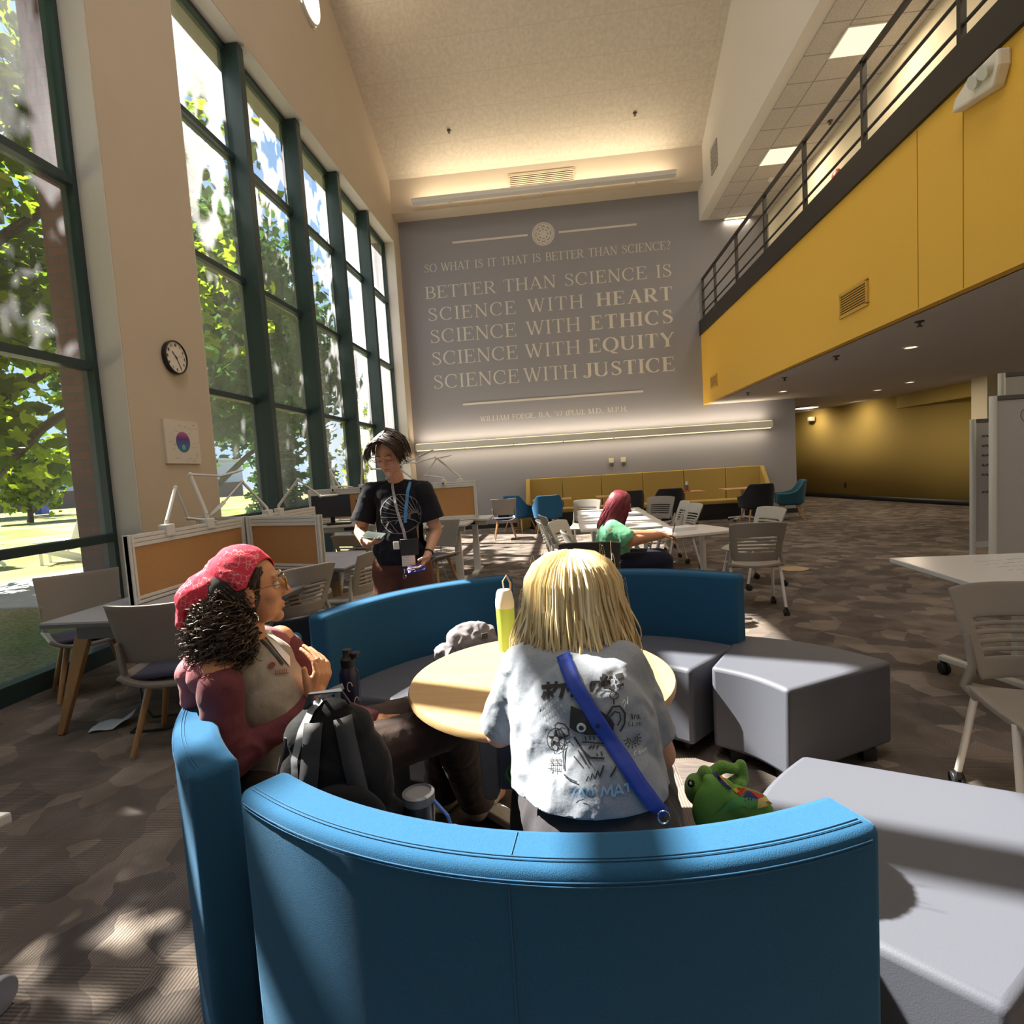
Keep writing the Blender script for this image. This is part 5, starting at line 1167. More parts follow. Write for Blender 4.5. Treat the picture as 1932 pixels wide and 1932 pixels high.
dc = Decal(shirt, A, (.03, .92, -.36)); u = .001 * .34                      # one zoom pixel is about a third of a millimetre
for p, w_ in (([(620, 515), (735, 500)], 26), ([(676, 470), (684, 615)], 26), ([(655, 548), (632, 605)], 22), ([(703, 545), (726, 590)], 22), ([(752, 465), (745, 510), (728, 548)], 24), ([(745, 505), (838, 490)], 24), ([(808, 495), (800, 550), (785, 600)], 26),
              ([(842, 512), (848, 548)], 16), ([(866, 508), (872, 540)], 16), ([(905, 495), (895, 555), (870, 590)], 22), ([(1030, 475), (1100, 470), (1105, 520), (1075, 552)], 20), ([(1066, 470), (1050, 520), (1030, 550)], 20), ([(1030, 475), (1026, 520), (1040, 550)], 18),
              ([(1105, 445), (1180, 432)], 26), ([(1140, 405), (1128, 470), (1105, 510)], 26), ([(1190, 425), (1222, 455)], 22), ([(1172, 450), (1178, 520)], 24), ([(1178, 520), (1140, 522), (1135, 500), (1160, 490), (1215, 530)], 18), ([(1235, 430), (1300, 415)], 34), ([(1240, 508), (1300, 490)], 20)): dc.stroke(S(*p), w_ * u * .95)
dc.fill(S((870, 660), (925, 708), (985, 725), (1045, 690), (1110, 700), (1180, 745), (1218, 800), (1208, 858), (1120, 885), (1000, 885), (900, 858), (863, 830), (885, 750)))
ring = lambda cx, cy_, r, n=24, ry=None, a0=0, a1=360: [(cx + r * math.cos(math.radians(a0 + (a1 - a0) * i / n)), cy_ + (ry or r) * math.sin(math.radians(a0 + (a1 - a0) * i / n))) for i in range(n + 1)]
dc.stroke(S(*ring(757, 925, 72, ry=86)), 7 * u)
star = [(757 + r * math.sin(a), 925 - r * 1.15 * math.cos(a)) for i in range(5) for r, a in ((66, 2 * PI * i / 5), (24, 2 * PI * i / 5 + PI / 5))]; dc.stroke(S(*star), 8 * u, closed=True)
for i in range(5): dc.fill(S(star[2 * i], star[2 * i + 1], star[2 * i - 1]))
for p, w_ in (([(862, 850), (820, 805), (770, 795), (748, 815), (750, 855), (790, 845), (835, 900), (862, 885), (850, 845)], 9), ([(830, 960), (818, 1040), (828, 1145)], 9), ([(1160, 730), (1205, 668), (1262, 665), (1303, 720), (1298, 800), (1262, 862)], 12), ([(1185, 745), (1222, 705), (1258, 715), (1268, 765), (1240, 815)], 9),
              ([(900, 900), (965, 1000), (1030, 1055), (1135, 1062)], 12), ([(965, 940), (1138, 955)], 10), ([(985, 895), (995, 930)], 7), ([(1020, 893), (1030, 925)], 7), ([(1050, 893), (1060, 925)], 7), ([(1085, 895), (1115, 930)], 7), ([(1015, 990), (1040, 970)], 8), ([(1045, 990), (1062, 965)], 8), ([(1075, 990), (1090, 968)], 8), ([(1075, 1025), (1085, 1045)], 8), ([(1110, 1010), (1120, 1040)], 8),
              ([(905, 1050), (960, 1110)], 9), ([(935, 1005), (1000, 1105)], 9), ([(960, 985), (1035, 1110)], 9), ([(1000, 1220), (1015, 1185), (1030, 1215), (1045, 1165), (1065, 1205), (1085, 1145), (1100, 1190), (1130, 1110)], 10), ([(830, 1180), (870, 1210), (930, 1230)], 9), ([(1180, 1190), (1225, 1120)], 10),
              ([(712, 1085), (810, 1075)], 4), ([(705, 1115), (812, 1108)], 4), ([(702, 1145), (800, 1150)], 4), ([(730, 1065), (725, 1165)], 4), ([(765, 1062), (762, 1170)], 4), ([(795, 1065), (795, 1160)], 4), ([(715, 1090), (735, 1110)], 6), ([(765, 1085), (790, 1108)], 6),
              ([(1358, 725), (1362, 770)], 7), ([(1378, 770), (1382, 728), (1396, 752), (1408, 728), (1412, 770)], 6), ([(1405, 772), (1420, 735), (1430, 772)], 6), ([(1345, 790), (1330, 800), (1335, 825), (1350, 815)], 5), ([(1365, 795), (1362, 825), (1378, 822)], 5), ([(1390, 825), (1392, 797), (1405, 822), (1408, 795)], 5), ([(1420, 795), (1422, 822), (1436, 815), (1436, 792)], 5)): dc.stroke(S(*p), w_ * u)
dc.stroke(S(*ring(1362, 925, 42, a0=-40, a1=200)), 6 * u); dc.stroke(S(*ring(1362, 925, 22, a0=-40, a1=200)), 5 * u)
for i in range(9):
    a = math.radians(-35 + i * 26); dc.stroke(S((1362 + 52 * math.cos(a), 925 + 52 * math.sin(a)), (1362 + 74 * math.cos(a), 925 + 74 * math.sin(a))), 6 * u)
dc.done('black_print', ink, shirt)
dc = Decal(shirt, A, (.03, .92, -.36))
for cx, cy_ in ((957, 828), (1082, 812)): dc.fill(S(*ring(cx, cy_, 36)[:-1]), off=.0065)
dc.stroke(S((1190, 405), (1200, 425), (1222, 418), (1212, 440), (1225, 460), (1200, 452), (1190, 470), (1182, 450), (1160, 455), (1172, 435), (1165, 412), (1185, 422)), 5 * u, off=.0065, closed=True)
for p in ([(1285, 640), (1300, 612), (1315, 640), (1298, 665), (1298, 675)], [(1330, 590), (1325, 650)], [(1150, 590), (1165, 560), (1170, 590)], [(1375, 1050), (1370, 1025), (1390, 1015)], [(1405, 1030), (1415, 1020), (1420, 1038), (1405, 1040)], [(1430, 1020), (1440, 1032), (1448, 1012), (1460, 1022), (1470, 995)]): dc.stroke(S(*p), 5 * u)
rr = random.Random(9)
for i in range(4):
    for k in range(7): x, y = 600 + i * 28 + k * 22, 680 + i * 42 - k * 17; dc.stroke(S((x, y + 8), (x + 5, y - 14), (x + 11, y + rr.uniform(-4, 8))), 3.2 * u)
dc.done('white_print', pale, shirt)
dc = Decal(shirt, A, (.03, .92, -.36))
for cx, cy_ in ((957, 830), (1084, 814)): dc.fill(S(*ring(cx, cy_, 17)[:-1]), off=.0088)
dc.stroke(S(*ring(1218, 580, 34, ry=26)), 6 * u); dc.stroke(S((1205, 575), (1212, 565), (1220, 578), (1232, 562), (1238, 578)), 5 * u); dc.stroke(S((1215, 610), (1215, 650)), 10 * u)
dc.done('pupils_and_doodle', ink, shirt)
dc = Decal(shirt, A, (.03, .92, -.36))
for p in ([(890, 1340), (920, 1270), (900, 1270)], [(940, 1335), (960, 1265), (985, 1320), (960, 1330)], [(1000, 1320), (1015, 1260), (1030, 1320)], [(1045, 1262), (1050, 1320)], [(1110, 1330), (1125, 1252), (1150, 1312), (1188, 1245), (1195, 1330)], [(1210, 1330), (1238, 1240), (1275, 1312)], [(1222, 1300), (1262, 1295)], [(1280, 1250), (1335, 1235)], [(1308, 1245), (1315, 1300)]): dc.stroke(S(*p), 13 * u)
dc.done('blue_lettering', sky_, shirt)
strap_m = mat('royal_blue_webbing', (.012, .045, .36), .55, nscale=600, namt=.2)
dc = Decal(shirt, A, (.03, .92, -.36)); dc.stroke([at(1062, 1236, 1.36), at(1085, 1290, 1.34), at(1130, 1362, 1.3), at(1180, 1440, 1.25), at(1205, 1480, 1.22), at(1252, 1546, 1.18)], .034, off=.007)
strap = dc.done('shoulder_strap', strap_m, A); md = strap.modifiers.new('t', 'SOLIDIFY'); md.thickness = .002; md.offset = 0
pants_m = cloth('charcoal_twill', (.045, .042, .048))
blob('trousers', [('e', (.055, 1.275, .60), (.172, .128, .15), None), ('c', (-.04, 1.32, .545), (-.14, 1.72, .505), .10, .075), ('c', (.15, 1.32, .545), (.21, 1.72, .505), .10, .075), ('c', (-.14, 1.72, .505), (-.2, 1.68, .12), .073, .06), ('c', (.21, 1.72, .505), (.22, 1.66, .12), .073, .06)], pants_m, A, vox=.009, wr=.004)
g = G(); c_ = at(1252, 1542, 1.15); g.tube([c_ + V((.012 * math.cos(q), 0, .014 * math.sin(q))) for q in [k * PI / 8 for k in range(16)]], .002, 6, closed=True); put(g.build('strap_ring', M['chrome'], A), A)
for i in (0, 1): blob('shoe', [('c', ((-.2, .22)[i], 1.65, .05), ((-.2, .22)[i], 1.86, .04), .045, .038)], M['black_fabric'], A, vox=.01)
hm = hair_mat('blonde_hair', ((.36, .24, .10), (.66, .50, .25), (.78, .64, .38), (.88, .78, .56), (.52, .38, .18), (.74, .59, .32)))
g = G()
def bob(r_, i, k):
    a = r_.uniform(-2.75, 2.75); a = a if abs(a) > .0 else a; ca, sa = math.sin(a), -math.cos(a); lay = r_.random()
    top = hc + V((r_.uniform(-.012, .012) + .02 * ca, -.02 + .02 * sa, .118)); rad = .108 + .02 * lay; low = .13 + .035 * lay + r_.uniform(-.016, .016); zb = -.163 - .02 * math.cos(a) + r_.uniform(-.028, .02) + (.04 if abs(a) > 2 else 0)
    w1, w2, ph = r_.uniform(-.012, .012), r_.uniform(-.012, .012), r_.random() * 6
    pts = []
    for j in range(k + 3):
        t = j / (k + 2)
        if t < .34: q = t / .34 * PI / 2; R_ = .02 + (rad - .02) * math.sin(q); z = .118 * math.cos(q) ** .8 * 1.0 - .005
        else: q = (t - .34) / .66; R_ = rad + (low - rad) * q ** 1.1 - .012 * max(0, q - .8) * 5; z = -.005 + (zb + .005) * q
        R_ += .009 * math.sin(5 * t + ph) * (.4 + t); a2 = a + .09 * math.sin(4.2 * t + 2 * ph) * t; ca, sa = math.sin(a2), -math.cos(a2)
        pts.append(hc + V((R_ * ca * 1.02 + w1 * t * t * math.cos(a), (R_ * sa) * .95 - .012, z)) + V((w2 * t * t, 0, 0)))
    return pts
locks(g, bob, 1500, .0050, .0012, 9, 4, random.Random(4))
def fly(r_, i, k):
    a = r_.uniform(-2.4, 2.4); ca, sa = math.sin(a), -math.cos(a); h = r_.uniform(-.12, .1); b = r_.uniform(.0, .02)
    return [hc + V(((.11 + .03 * (h < 0) + b * t * (.6 + t)) * ca, (.105 + b * t) * sa, h + .11 * t * (1 - t) * 2 - .05 * t * t)) for t in [j / k for j in range(k + 1)]]
locks(g, fly, 45, .0005, .0003, 6, 3, random.Random(6))
h_ = put(g.build('hair', hm, A), A)
blob('hair_base', [('e', hc + V((0, -.012, .012)), (.099, .102, .10), None), ('c', hc + V((-.06, -.03, -.03)), hc + V((-.075, -.05, -.12)), .045, .05), ('c', hc + V((.06, -.03, -.03)), hc + V((.075, -.05, -.12)), .045, .05), ('c', hc + V((0, -.06, -.02)), hc + V((0, -.08, -.12)), .05, .045)], mat('blonde_base', (.42, .26, .09), .6), A, vox=.009)

# ------------------------------------------------ person with the red bandana
B = thing('person', 'person in red bandana, glasses and maroon jacket sitting on the left sofa', 'person', (-.98, 1.64, .46))
hb = V((-.99, 1.635, 1.155)); Rb = Matrix.Rotation(.55, 3, 'Z') @ Matrix.Rotation(-.05, 3, 'Y')
shb = [(-1.03, 1.50, .94), (-1.0, 1.80, .94)]; elb = [(-1.0, 1.455, .69), (-.93, 1.88, .66)]; wrb = [(-.835, 1.665, .775), (-.72, 1.86, .62)]
body = head_parts(hb, Rb, 1.0) + [('c', hb + V((-.02, 0, -.06)), (-1.02, 1.645, .98), .05, .056), ('e', (-1.02, 1.65, .86), (.065, .12, .09), None), ('c', (-1.0, 1.65, .83), (-.97, 1.65, .64), .075, .09), ('e', (-.975, 1.65, .57), (.13, .16, .10), None),
    ('c', (-.95, 1.60, .55), (-.47, 1.96, .545), .088, .062), ('c', (-.95, 1.74, .55), (-.52, 2.12, .545), .088, .062), ('c', (-.47, 1.96, .545), (-.44, 2.24, .10), .06, .04), ('c', (-.52, 2.12, .545), (-.60, 2.30, .10), .06, .04), ('c', (-.44, 2.25, .06), (-.37, 2.40, .035), .034, .03), ('c', (-.60, 2.31, .06), (-.52, 2.44, .035), .034, .03)]
for i in (0, 1): body += [('c', shb[i], elb[i], .05, .042), ('c', elb[i], wrb[i], .042, .027)]
body += hand_parts(wrb[0], (.32, .25, .9), (-.9, .25, .15), 1, .85, 1.05, thumb=(.8, .4, .3)) + hand_parts(wrb[1], (.9, .2, -.1), (0, 0, -1), -1, .5, 1.0)
blob('body', body, M['skin_tan'], B, vox=.0048, smooth=3)
grey_t = cloth('taupe_jersey', (.29, .255, .22))
st = blob('t_shirt', [('e', (-.995, 1.65, .885), (.10, .14, .11), None), ('e', (-.97, 1.65, .80), (.11, .14, .14), None), ('c', (-.97, 1.65, .76), (-.96, 1.65, .60), .125, .14), ('c', (-1.02, 1.60, .972), (-1.02, 1.70, .972), .048, .048)], grey_t, B, vox=.007, smooth=6, wr=.003)
maroon = cloth('dusty_maroon_jersey', (.27, .095, .115))
jp = [('e', (-1.05, 1.645, .87), (.105, .16, .15), None), ('e', (-1.03, 1.65, .73), (.13, .165, .22), None), ('c', (-1.05, 1.57, .96), (-1.06, 1.515, .93), .05, .062), ('c', (-1.03, 1.72, .96), (-1.01, 1.79, .92), .05, .06), ('c', (-1.09, 1.58, .96), (-1.09, 1.71, .96), .05, .05)]
sleeve_m = cloth('shaded_maroon_jersey', (.125, .036, .046))  # same jersey as the jacket, shade on the arms put into the colour
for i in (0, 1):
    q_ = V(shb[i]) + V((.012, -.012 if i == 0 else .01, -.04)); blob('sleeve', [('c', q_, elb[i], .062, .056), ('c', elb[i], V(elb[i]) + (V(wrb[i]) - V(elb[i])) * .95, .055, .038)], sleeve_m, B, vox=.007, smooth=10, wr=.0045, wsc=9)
jk = blob('jacket', jp, maroon, B, vox=.007, smooth=12, wr=.005, wsc=9, cuts=[((-.955, 1.65, .8), (1, -.0, .12), (-.88, 1.65, .80), .165)], solid=.005)
blob('hood', [('e', (-1.125, 1.60, .935), (.055, .13, .05), None), ('e', (-1.14, 1.62, .87), (.05, .13, .085), None), ('c', (-1.06, 1.52, .965), (-1.12, 1.54, .94), .035, .045)], cloth('sunlit_maroon_jersey', (.34, .13, .155)), B, vox=.008, smooth=10, wr=.006, wsc=12)  # hood is the jacket jersey too, sunlight put into its lighter colour
dc = Decal(jk, B, (-.45, .85, -.1)); dc.stroke([at(463, 1245, 1.5), at(478, 1275, 1.5), at(497, 1310, 1.5), at(514, 1345, 1.5)], .016, off=.007); dc.done('pale_trim', mat('cream_trim', (.55, .47, .38), .8), B)
brown = cloth('brown_twill', (.062, .043, .038))
tr = blob('trousers', [('e', (-.975, 1.65, .57), (.145, .175, .105), None), ('c', (-.95, 1.60, .555), (-.47, 1.96, .55), .102, .078), ('c', (-.95, 1.74, .555), (-.52, 2.12, .55), .102, .078), ('c', (-.47, 1.96, .55), (-.44, 2.23, .12), .077, .078), ('c', (-.52, 2.12, .55), (-.60, 2.29, .12), .077, .078)], brown, B, vox=.008, wr=.004, cuts=[((-.44, 2.2, .075), (0, 0, -1), (-.5, 2.25, .05), .25)])
for nme, a_, b_ in (('shoe', (-.44, 2.24, .05), (-.385, 2.40, .04)), ('shoe', (-.60, 2.30, .05), (-.53, 2.45, .04))): blob(nme, [('c', a_, b_, .046, .04)], mat('beige_canvas', (.45, .38, .30), .9), B, vox=.008)
red = mat('red_bandana', (.62, .045, .085), .8, spec=.2, bscale=35, bstr=.3, bdist=.01)
def bandana_mat():
    t = red.node_tree; b = t.nodes['Principled BSDF']; N = t.nodes.new; g = t.nodes['Texture Coordinate']; v = N('ShaderNodeTexVoronoi'); v.feature = 'DISTANCE_TO_EDGE'; v.inputs['Scale'].default_value = 62
    n = N('ShaderNodeTexNoise'); n.inputs['Scale'].default_value = 26; c = N('ShaderNodeMath'); c.operation = 'LESS_THAN'; c.inputs[1].default_value = .05; c2 = N('ShaderNodeMath'); c2.operation = 'GREATER_THAN'; c2.inputs[1].default_value = .5; mu = N('ShaderNodeMath'); mu.operation = 'MULTIPLY'
    mx = N('ShaderNodeMix'); mx.data_type = 'RGBA'; mx.inputs[6].default_value = (.62, .045, .085, 1); mx.inputs[7].default_value = (.70, .26, .28, 1)
    for a_, b_ in ((g.outputs['Object'], v.inputs['Vector']), (g.outputs['Object'], n.inputs['Vector']), (v.outputs[0], c.inputs[0]), (n.outputs[0], c2.inputs[0]), (c.outputs[0], mu.inputs[0]), (c2.outputs[0], mu.inputs[1]), (mu.outputs[0], mx.inputs[0]), (mx.outputs[2], b.inputs['Base Color'])): t.links.new(a_, b_)
bandana_mat()
blob('bandana', [('e', hb + V((-.022, 0, .03)), (.108, .09, .105), None), ('c', hb + V((-.05, 0, .02)), hb + V((-.145, -.035, -.015)), .09, .06), ('c', hb + V((-.145, -.035, -.015)), hb + V((-.185, -.05, -.085)), .055, .025)], red, B, vox=.006, smooth=5, wr=.004, wsc=14,
     cuts=[(hb + V((.045, 0, .04)), (1, 0, -.35), hb + V((.09, 0, .03)), .2), (hb + V((-.02, 0, .0)), (.30, 0, -1), hb + V((-.02, 0, -.08)), .16)], solid=.003)
curl = hair_mat('dark_curly_hair', ((.014, .009, .007), (.04, .024, .016), (.11, .07, .046), (.025, .015, .011)), .45); g = G()
def curls(r_, i, k):
    a, b, q = r_.random() * 2 * PI, r_.uniform(-1, 1), r_.uniform(.4, 1.08) ** .5
    c = hb + V((-.05, -.085, -.125)) + V((.095 * q * math.cos(a) * math.sqrt(1 - b * b), .075 * q * math.sin(a) * math.sqrt(1 - b * b), .12 * q * b)); out = (c - hb - V((-.02, 0, -.02))).normalized(); d = (out + V((-.2, 0, -.9)) + V((r_.gauss(0, .3), r_.gauss(0, .3), r_.gauss(0, .3)))).normalized()
    e1 = d.orthogonal().normalized(); e2 = d.cross(e1); rad = r_.uniform(.006, .013); L_ = r_.uniform(.04, .08); ph = r_.random() * 6; tn = r_.uniform(1.2, 2.4); n = 14
    return [c + d * L_ * (t / n - .4) + (e1 * math.cos(ph + tn * 2 * PI * t / n) + e2 * math.sin(ph + tn * 2 * PI * t / n)) * rad for t in range(n + 1)]
locks(g, curls, 2200, .0021, .0009, 7, 3, random.Random(8))
def front(r_, i, k):
    p = hb + Rb @ V((.012 + r_.uniform(0, .03), -.0715, .06 + r_.uniform(-.01, .012))); l_ = r_.uniform(.03, .075) ; return [p + Rb @ V((-.022 * t + .004 * math.sin(5 * t + i), -.003 * math.sin(3 * t), -l_ * t)) for t in [j / 6 for j in range(7)]]
def top_curls(r_, i, k):
    a = r_.random() * 6.28; q = r_.random() ** .5; c = hb + Rb @ V((-.045 + .06 * q * math.cos(a), -.078 + .012 * r_.random(), -.015 + .06 * q * math.sin(a))); rad = r_.uniform(.005, .009); ph = r_.random() * 6; L_ = r_.uniform(.03, .06)
    return [c + Rb @ V((rad * math.cos(ph + 9 * t) - .3 * L_ * t, rad * math.sin(ph + 9 * t), -L_ * t)) for t in [j / 12 for j in range(13)]]
locks(g, top_curls, 420, .0024, .001, 7, 3, random.Random(21))
locks(g, front, 70, .003, .001, 7, 4, random.Random(2)); put(g.build('hair', curl, B), B)
blob('hair_base', [('e', hb + V((-.045, -.075, -.11)), (.07, .055, .09), None), ('e', hb + Rb @ V((-.032, 0, .0)), (.094, .0835, .105), Rb)], mat('dark_hair_base', (.014, .009, .007), .7), B, vox=.009)
Q = lambda x, y, z: hb + Rb @ V((x, y, z))
g = G()
for s in (-1, 1):
    g.tube([Q(.105, s * .034 + .022 * math.cos(q), .0 + .021 * math.sin(q)) for q in [k * PI / 10 for k in range(20)]], .0022, 6, closed=True); g.tube([Q(.1, s * .056, .004), Q(.05, s * .076, .008), Q(-.005, s * .083, .0)], .0016, 6)
g.tube([Q(.105, -.012, .004), Q(.109, 0, .007), Q(.105, .012, .004)], .0018, 6); put(g.build('glasses', mat('gold_frames', (.35, .20, .06), .3, metal=.8), B), B)
for s in (-1, 1):
    g = G(); g.ell(Q(.073, s * .032, .002), (.0125, .0125, .0125), u=14, v=10); put(g.build('eye', mat('eye_white', (.6, .58, .55), .3), B), B)
g = G(); g.tube([Q(.085, -.052, .03), Q(.095, -.032, .036), Q(.098, -.016, .031)], .0028, 6); g.tube([Q(.085, .052, .03), Q(.095, .032, .036), Q(.098, .016, .031)], .0028, 6); put(g.build('eyebrow', curl, B), B)
g = G(); g.ell(Q(.0865, 0, -.063), (.009, .020, .006), Rb, 14, 8); g.ell(Q(.0845, 0, -.0735), (.009, .018, .006), Rb, 14, 8); put(g.build('lips', mat('lips_rose', (.42, .13, .11), .45), B), B)
g = G(); c_ = Q(.0, -.088, -.062); g.tube([c_ + V((.014 * math.cos(q), 0, -.016 + .018 * math.sin(q))) for q in [k * PI / 9 for k in range(18)]], .0016, 6, closed=True); put(g.build('earring', M['chrome'], B), B)
dc = Decal(st, B, (-.75, .66, 0)); lanyard = [at(493, 1195, 1.58), at(520, 1228, 1.58), at(548, 1262, 1.58)]
dc.stroke(lanyard, .008, off=.004); dc.done('lanyard', M['black_plastic'], B)
dc = Decal(st, B, (-.6, .8, 0)); dc.fill([at(505, 1208, 1.6), at(527, 1222, 1.6), at(555, 1252, 1.6), at(553, 1268, 1.6), at(530, 1240, 1.6)], off=.005); dc.done('white_badge', mat('badge_white', (.70, .68, .72), .6), B)
dc = Decal(st, B, (-.6, .8, 0))
dc.fill([at(510 + 8 * math.cos(q), 1252 + 5 * math.sin(q), 1.6) for q in [k * PI / 6 for k in range(12)]], off=.004)
for k in range(6): x = 518 + 5 * k; dc.stroke([at(x, 1262 + k, 1.6), at(x - 2, 1268 + k, 1.6), at(x + 3, 1270 + k, 1.6)], .0025, off=.004)
dc.done('chest_print', mat('maroon_print', (.16, .03, .03), .8), st)

# ------------------------------------------------ standing person with the phone
D = thing('person', 'standing person in black t-shirt and rust trousers looking down at a phone', 'person', (-1.13, 3.66, 0))
hd = V((-1.135, 3.60, 1.615)); Rd = Matrix.Rotation(-PI / 2 - .12, 3, 'Z') @ Matrix.Rotation(.42, 3, 'Y')
shd = [(-1.30, 3.68, 1.375), (-.945, 3.68, 1.365)]; eld = [(-1.385, 3.64, 1.12), (-.875, 3.68, 1.10)]; wrd = [(-1.275, 3.43, 1.06), (-.91, 3.54, .955)]
body = head_parts(hd, Rd @ Matrix.Diagonal((1, 1.1, 1)), 1.0, lids=True) + [('c', hd + V((0, .05, -.07)), (-1.12, 3.69, 1.42), .05, .058), ('e', (-1.12, 3.69, 1.32), (.165, .095, .12), None), ('c', (-1.12, 3.69, 1.25), (-1.125, 3.68, 1.02), .125, .125), ('e', (-1.125, 3.68, .94), (.16, .11, .10), None),
    ('c', (-1.21, 3.68, .9), (-1.23, 3.68, .5), .09, .06), ('c', (-1.04, 3.68, .9), (-1.02, 3.69, .5), .09, .06), ('c', (-1.23, 3.68, .5), (-1.24, 3.70, .09), .058, .038), ('c', (-1.02, 3.69, .5), (-1.0, 3.70, .09), .058, .038), ('c', (-1.24, 3.70, .05), (-1.25, 3.54, .03), .036, .03), ('c', (-1.0, 3.70, .05), (-.99, 3.54, .03), .036, .03)]
for i in (0, 1): body += [('c', shd[i], eld[i], .05, .041), ('c', eld[i], wrd[i], .041, .026)]
body += hand_parts(wrd[0], (.75, -.55, .12), (-.1, .05, 1), 1, .22, .98, thumb=(.6, .7, .5)) + hand_parts(wrd[1], (-.30, -.55, -.62), (-.7, -.2, .5), -1, .6, .98, thumb=(.7, .4, .5))
blob('body', body, M['skin'], D, vox=.005, smooth=3)
blackt = cloth('black_jersey', (.012, .012, .018))
tp = [('e', (-1.12, 3.69, 1.33), (.18, .115, .115), None), ('c', (-1.12, 3.69, 1.25), (-1.125, 3.675, .95), .15, .165), ('e', (-1.125, 3.67, 1.0), (.185, .135, .16), None), ('c', (-1.20, 3.69, 1.405), (-1.30, 3.68, 1.375), .045, .066), ('c', (-1.04, 3.69, 1.405), (-.945, 3.68, 1.365), .045, .066), ('c', (-1.17, 3.69, 1.40), (-1.07, 3.69, 1.40), .055, .055)]
for i in (0, 1): tp.append(('c', shd[i], V(shd[i]) + (V(eld[i]) - V(shd[i])) * .85, .07, .078))
d0_, d1_ = (V(eld[0]) - V(shd[0])).normalized(), (V(eld[1]) - V(shd[1])).normalized()
ts = blob('t_shirt', tp, blackt, D, vox=.007, smooth=6, wr=.005, cuts=[((-1.12, 3.68, .90), (0, 0, -1), (-1.12, 3.68, .86), .24), (V(shd[0]) + d0_ * .20, d0_, eld[0], .13), (V(shd[1]) + d1_ * .20, d1_, eld[1], .13)], solid=.003)
rust = cloth('rust_corduroy', (.165, .06, .038))
blob('trousers', [('e', (-1.125, 3.68, .92), (.175, .13, .09), None), ('c', (-1.215, 3.68, .86), (-1.235, 3.68, .5), .115, .105), ('c', (-1.035, 3.68, .86), (-1.015, 3.69, .5), .115, .105), ('c', (-1.235, 3.68, .5), (-1.24, 3.70, .1), .105, .10), ('c', (-1.015, 3.69, .5), (-1.0, 3.70, .1), .105, .10)], rust, D, vox=.009, wr=.006, wsc=7, cuts=[((-1.1, 3.7, .06), (0, 0, -1), (-1.1, 3.7, .0), .3)])
for x in (-1.245, -.995): blob('shoe', [('c', (x, 3.71, .05), (x, 3.53, .04), .048, .042)], M['black_fabric'], D, vox=.01)
Z2 = lambda x, y: at(560 + .18634 * x, 780 + .18634 * y, 3.54); S2 = lambda *p: [Z2(*q) for q in p]; dc = Decal(ts, D)
dc.stroke(S2(*ring(1035, 1020, 196, 40)), .0048)
for a in range(0, 360, 17):
    if 30 < a < 150: continue
    q = math.radians(a); dc.stroke(S2((1165 + 30 * math.cos(q), 1045 + 30 * math.sin(q)), tuple(c + 0 for c in (1035 + 194 * math.cos(math.atan2(math.sin(q) * 1.1, math.cos(q) - .1)), 1020 + 194 * math.sin(math.atan2(math.sin(q) * 1.1, math.cos(q) - .1))))), .0036)
for p in ([(900, 1140), (940, 1095), (1000, 1170), (1035, 1210)], [(940, 1095), (905, 1160)], [(1000, 1115), (1060, 1040), (1170, 1090), (1200, 1130)]): dc.stroke(S2(*p), .0045)
dc.done('chest_print', mat('grey_print', (.20, .20, .21), .8), ts)
dc = Decal(ts, D); dc.stroke(S2((905, 640), (945, 760), (1000, 930), (1050, 1090), (1085, 1200), (1100, 1275)), .017, off=.006); dc.done('lanyard', mat('grey_lanyard', (.36, .34, .38), .7, nscale=120, namt=.5), D)
dc = Decal(ts, D); dc.stroke(S2((1105, 700), (1098, 800), (1093, 960), (1092, 1110)), .019, off=.007); dc.done('lanyard', mat('sky_blue_lanyard', (.06, .22, .50), .6), D)
def card(name, x0, y0, x1, y1, Y, m, th=.012):
    a, b = at(560 + .18634 * x0, 780 + .18634 * y0, Y), at(560 + .18634 * x1, 780 + .18634 * y1, Y); g = G(); g.bb(a.x, b.x, Y - th / 2, Y + th / 2, b.z, a.z); return put(g.build(name, m, D, bevel=.003), D)
card('pouch', 1045, 1275, 1235, 1430, 3.505, mat('black_pouch', (.014, .014, .016), .6), .02)
card('name_badge', 1060, 1440, 1205, 1545, 3.505, mat('badge_paper', (.62, .60, .56), .7), .004); card('name_badge', 975, 1300, 1040, 1375, 3.50, mat('badge_paper', (.62, .6, .56), .7), .004)
g = G()
for k, (y, x0, x1, h) in enumerate(((1460, 1110, 1160, 10), (1485, 1075, 1190, 12), (1510, 1090, 1170, 5))):
    n = int((x1 - x0) / 13)
    for i in range(n): a = at(560 + .18634 * (x0 + i * 13), 780 + .18634 * y, 3.502); g.box((a.x, 3.5022, a.z), (.0016, .001, h * .00055))
put(g.build('badge_lettering', M['black_plastic'], D, smooth=False), D)
g = G(); a = Z2(1110, 1560); b = Z2(1112, 1640); g.cyl(a, a + (b - a) * .6, .004, n=8); g.tube([b + V((.009 * math.cos(q), 0, .012 * math.sin(q))) for q in [k * PI / 8 for k in range(16)]], .003, 6, closed=True); g.b.verts.ensure_lookup_table()
o = put(g.build('key_clip', M['chrome'], D), D); o.location += V((0, -.045, 0))
dh = hair_mat('dark_brown_hair', ((.016, .010, .008), (.035, .020, .014), (.06, .034, .022), (.025, .015, .011)), .35); g = G()
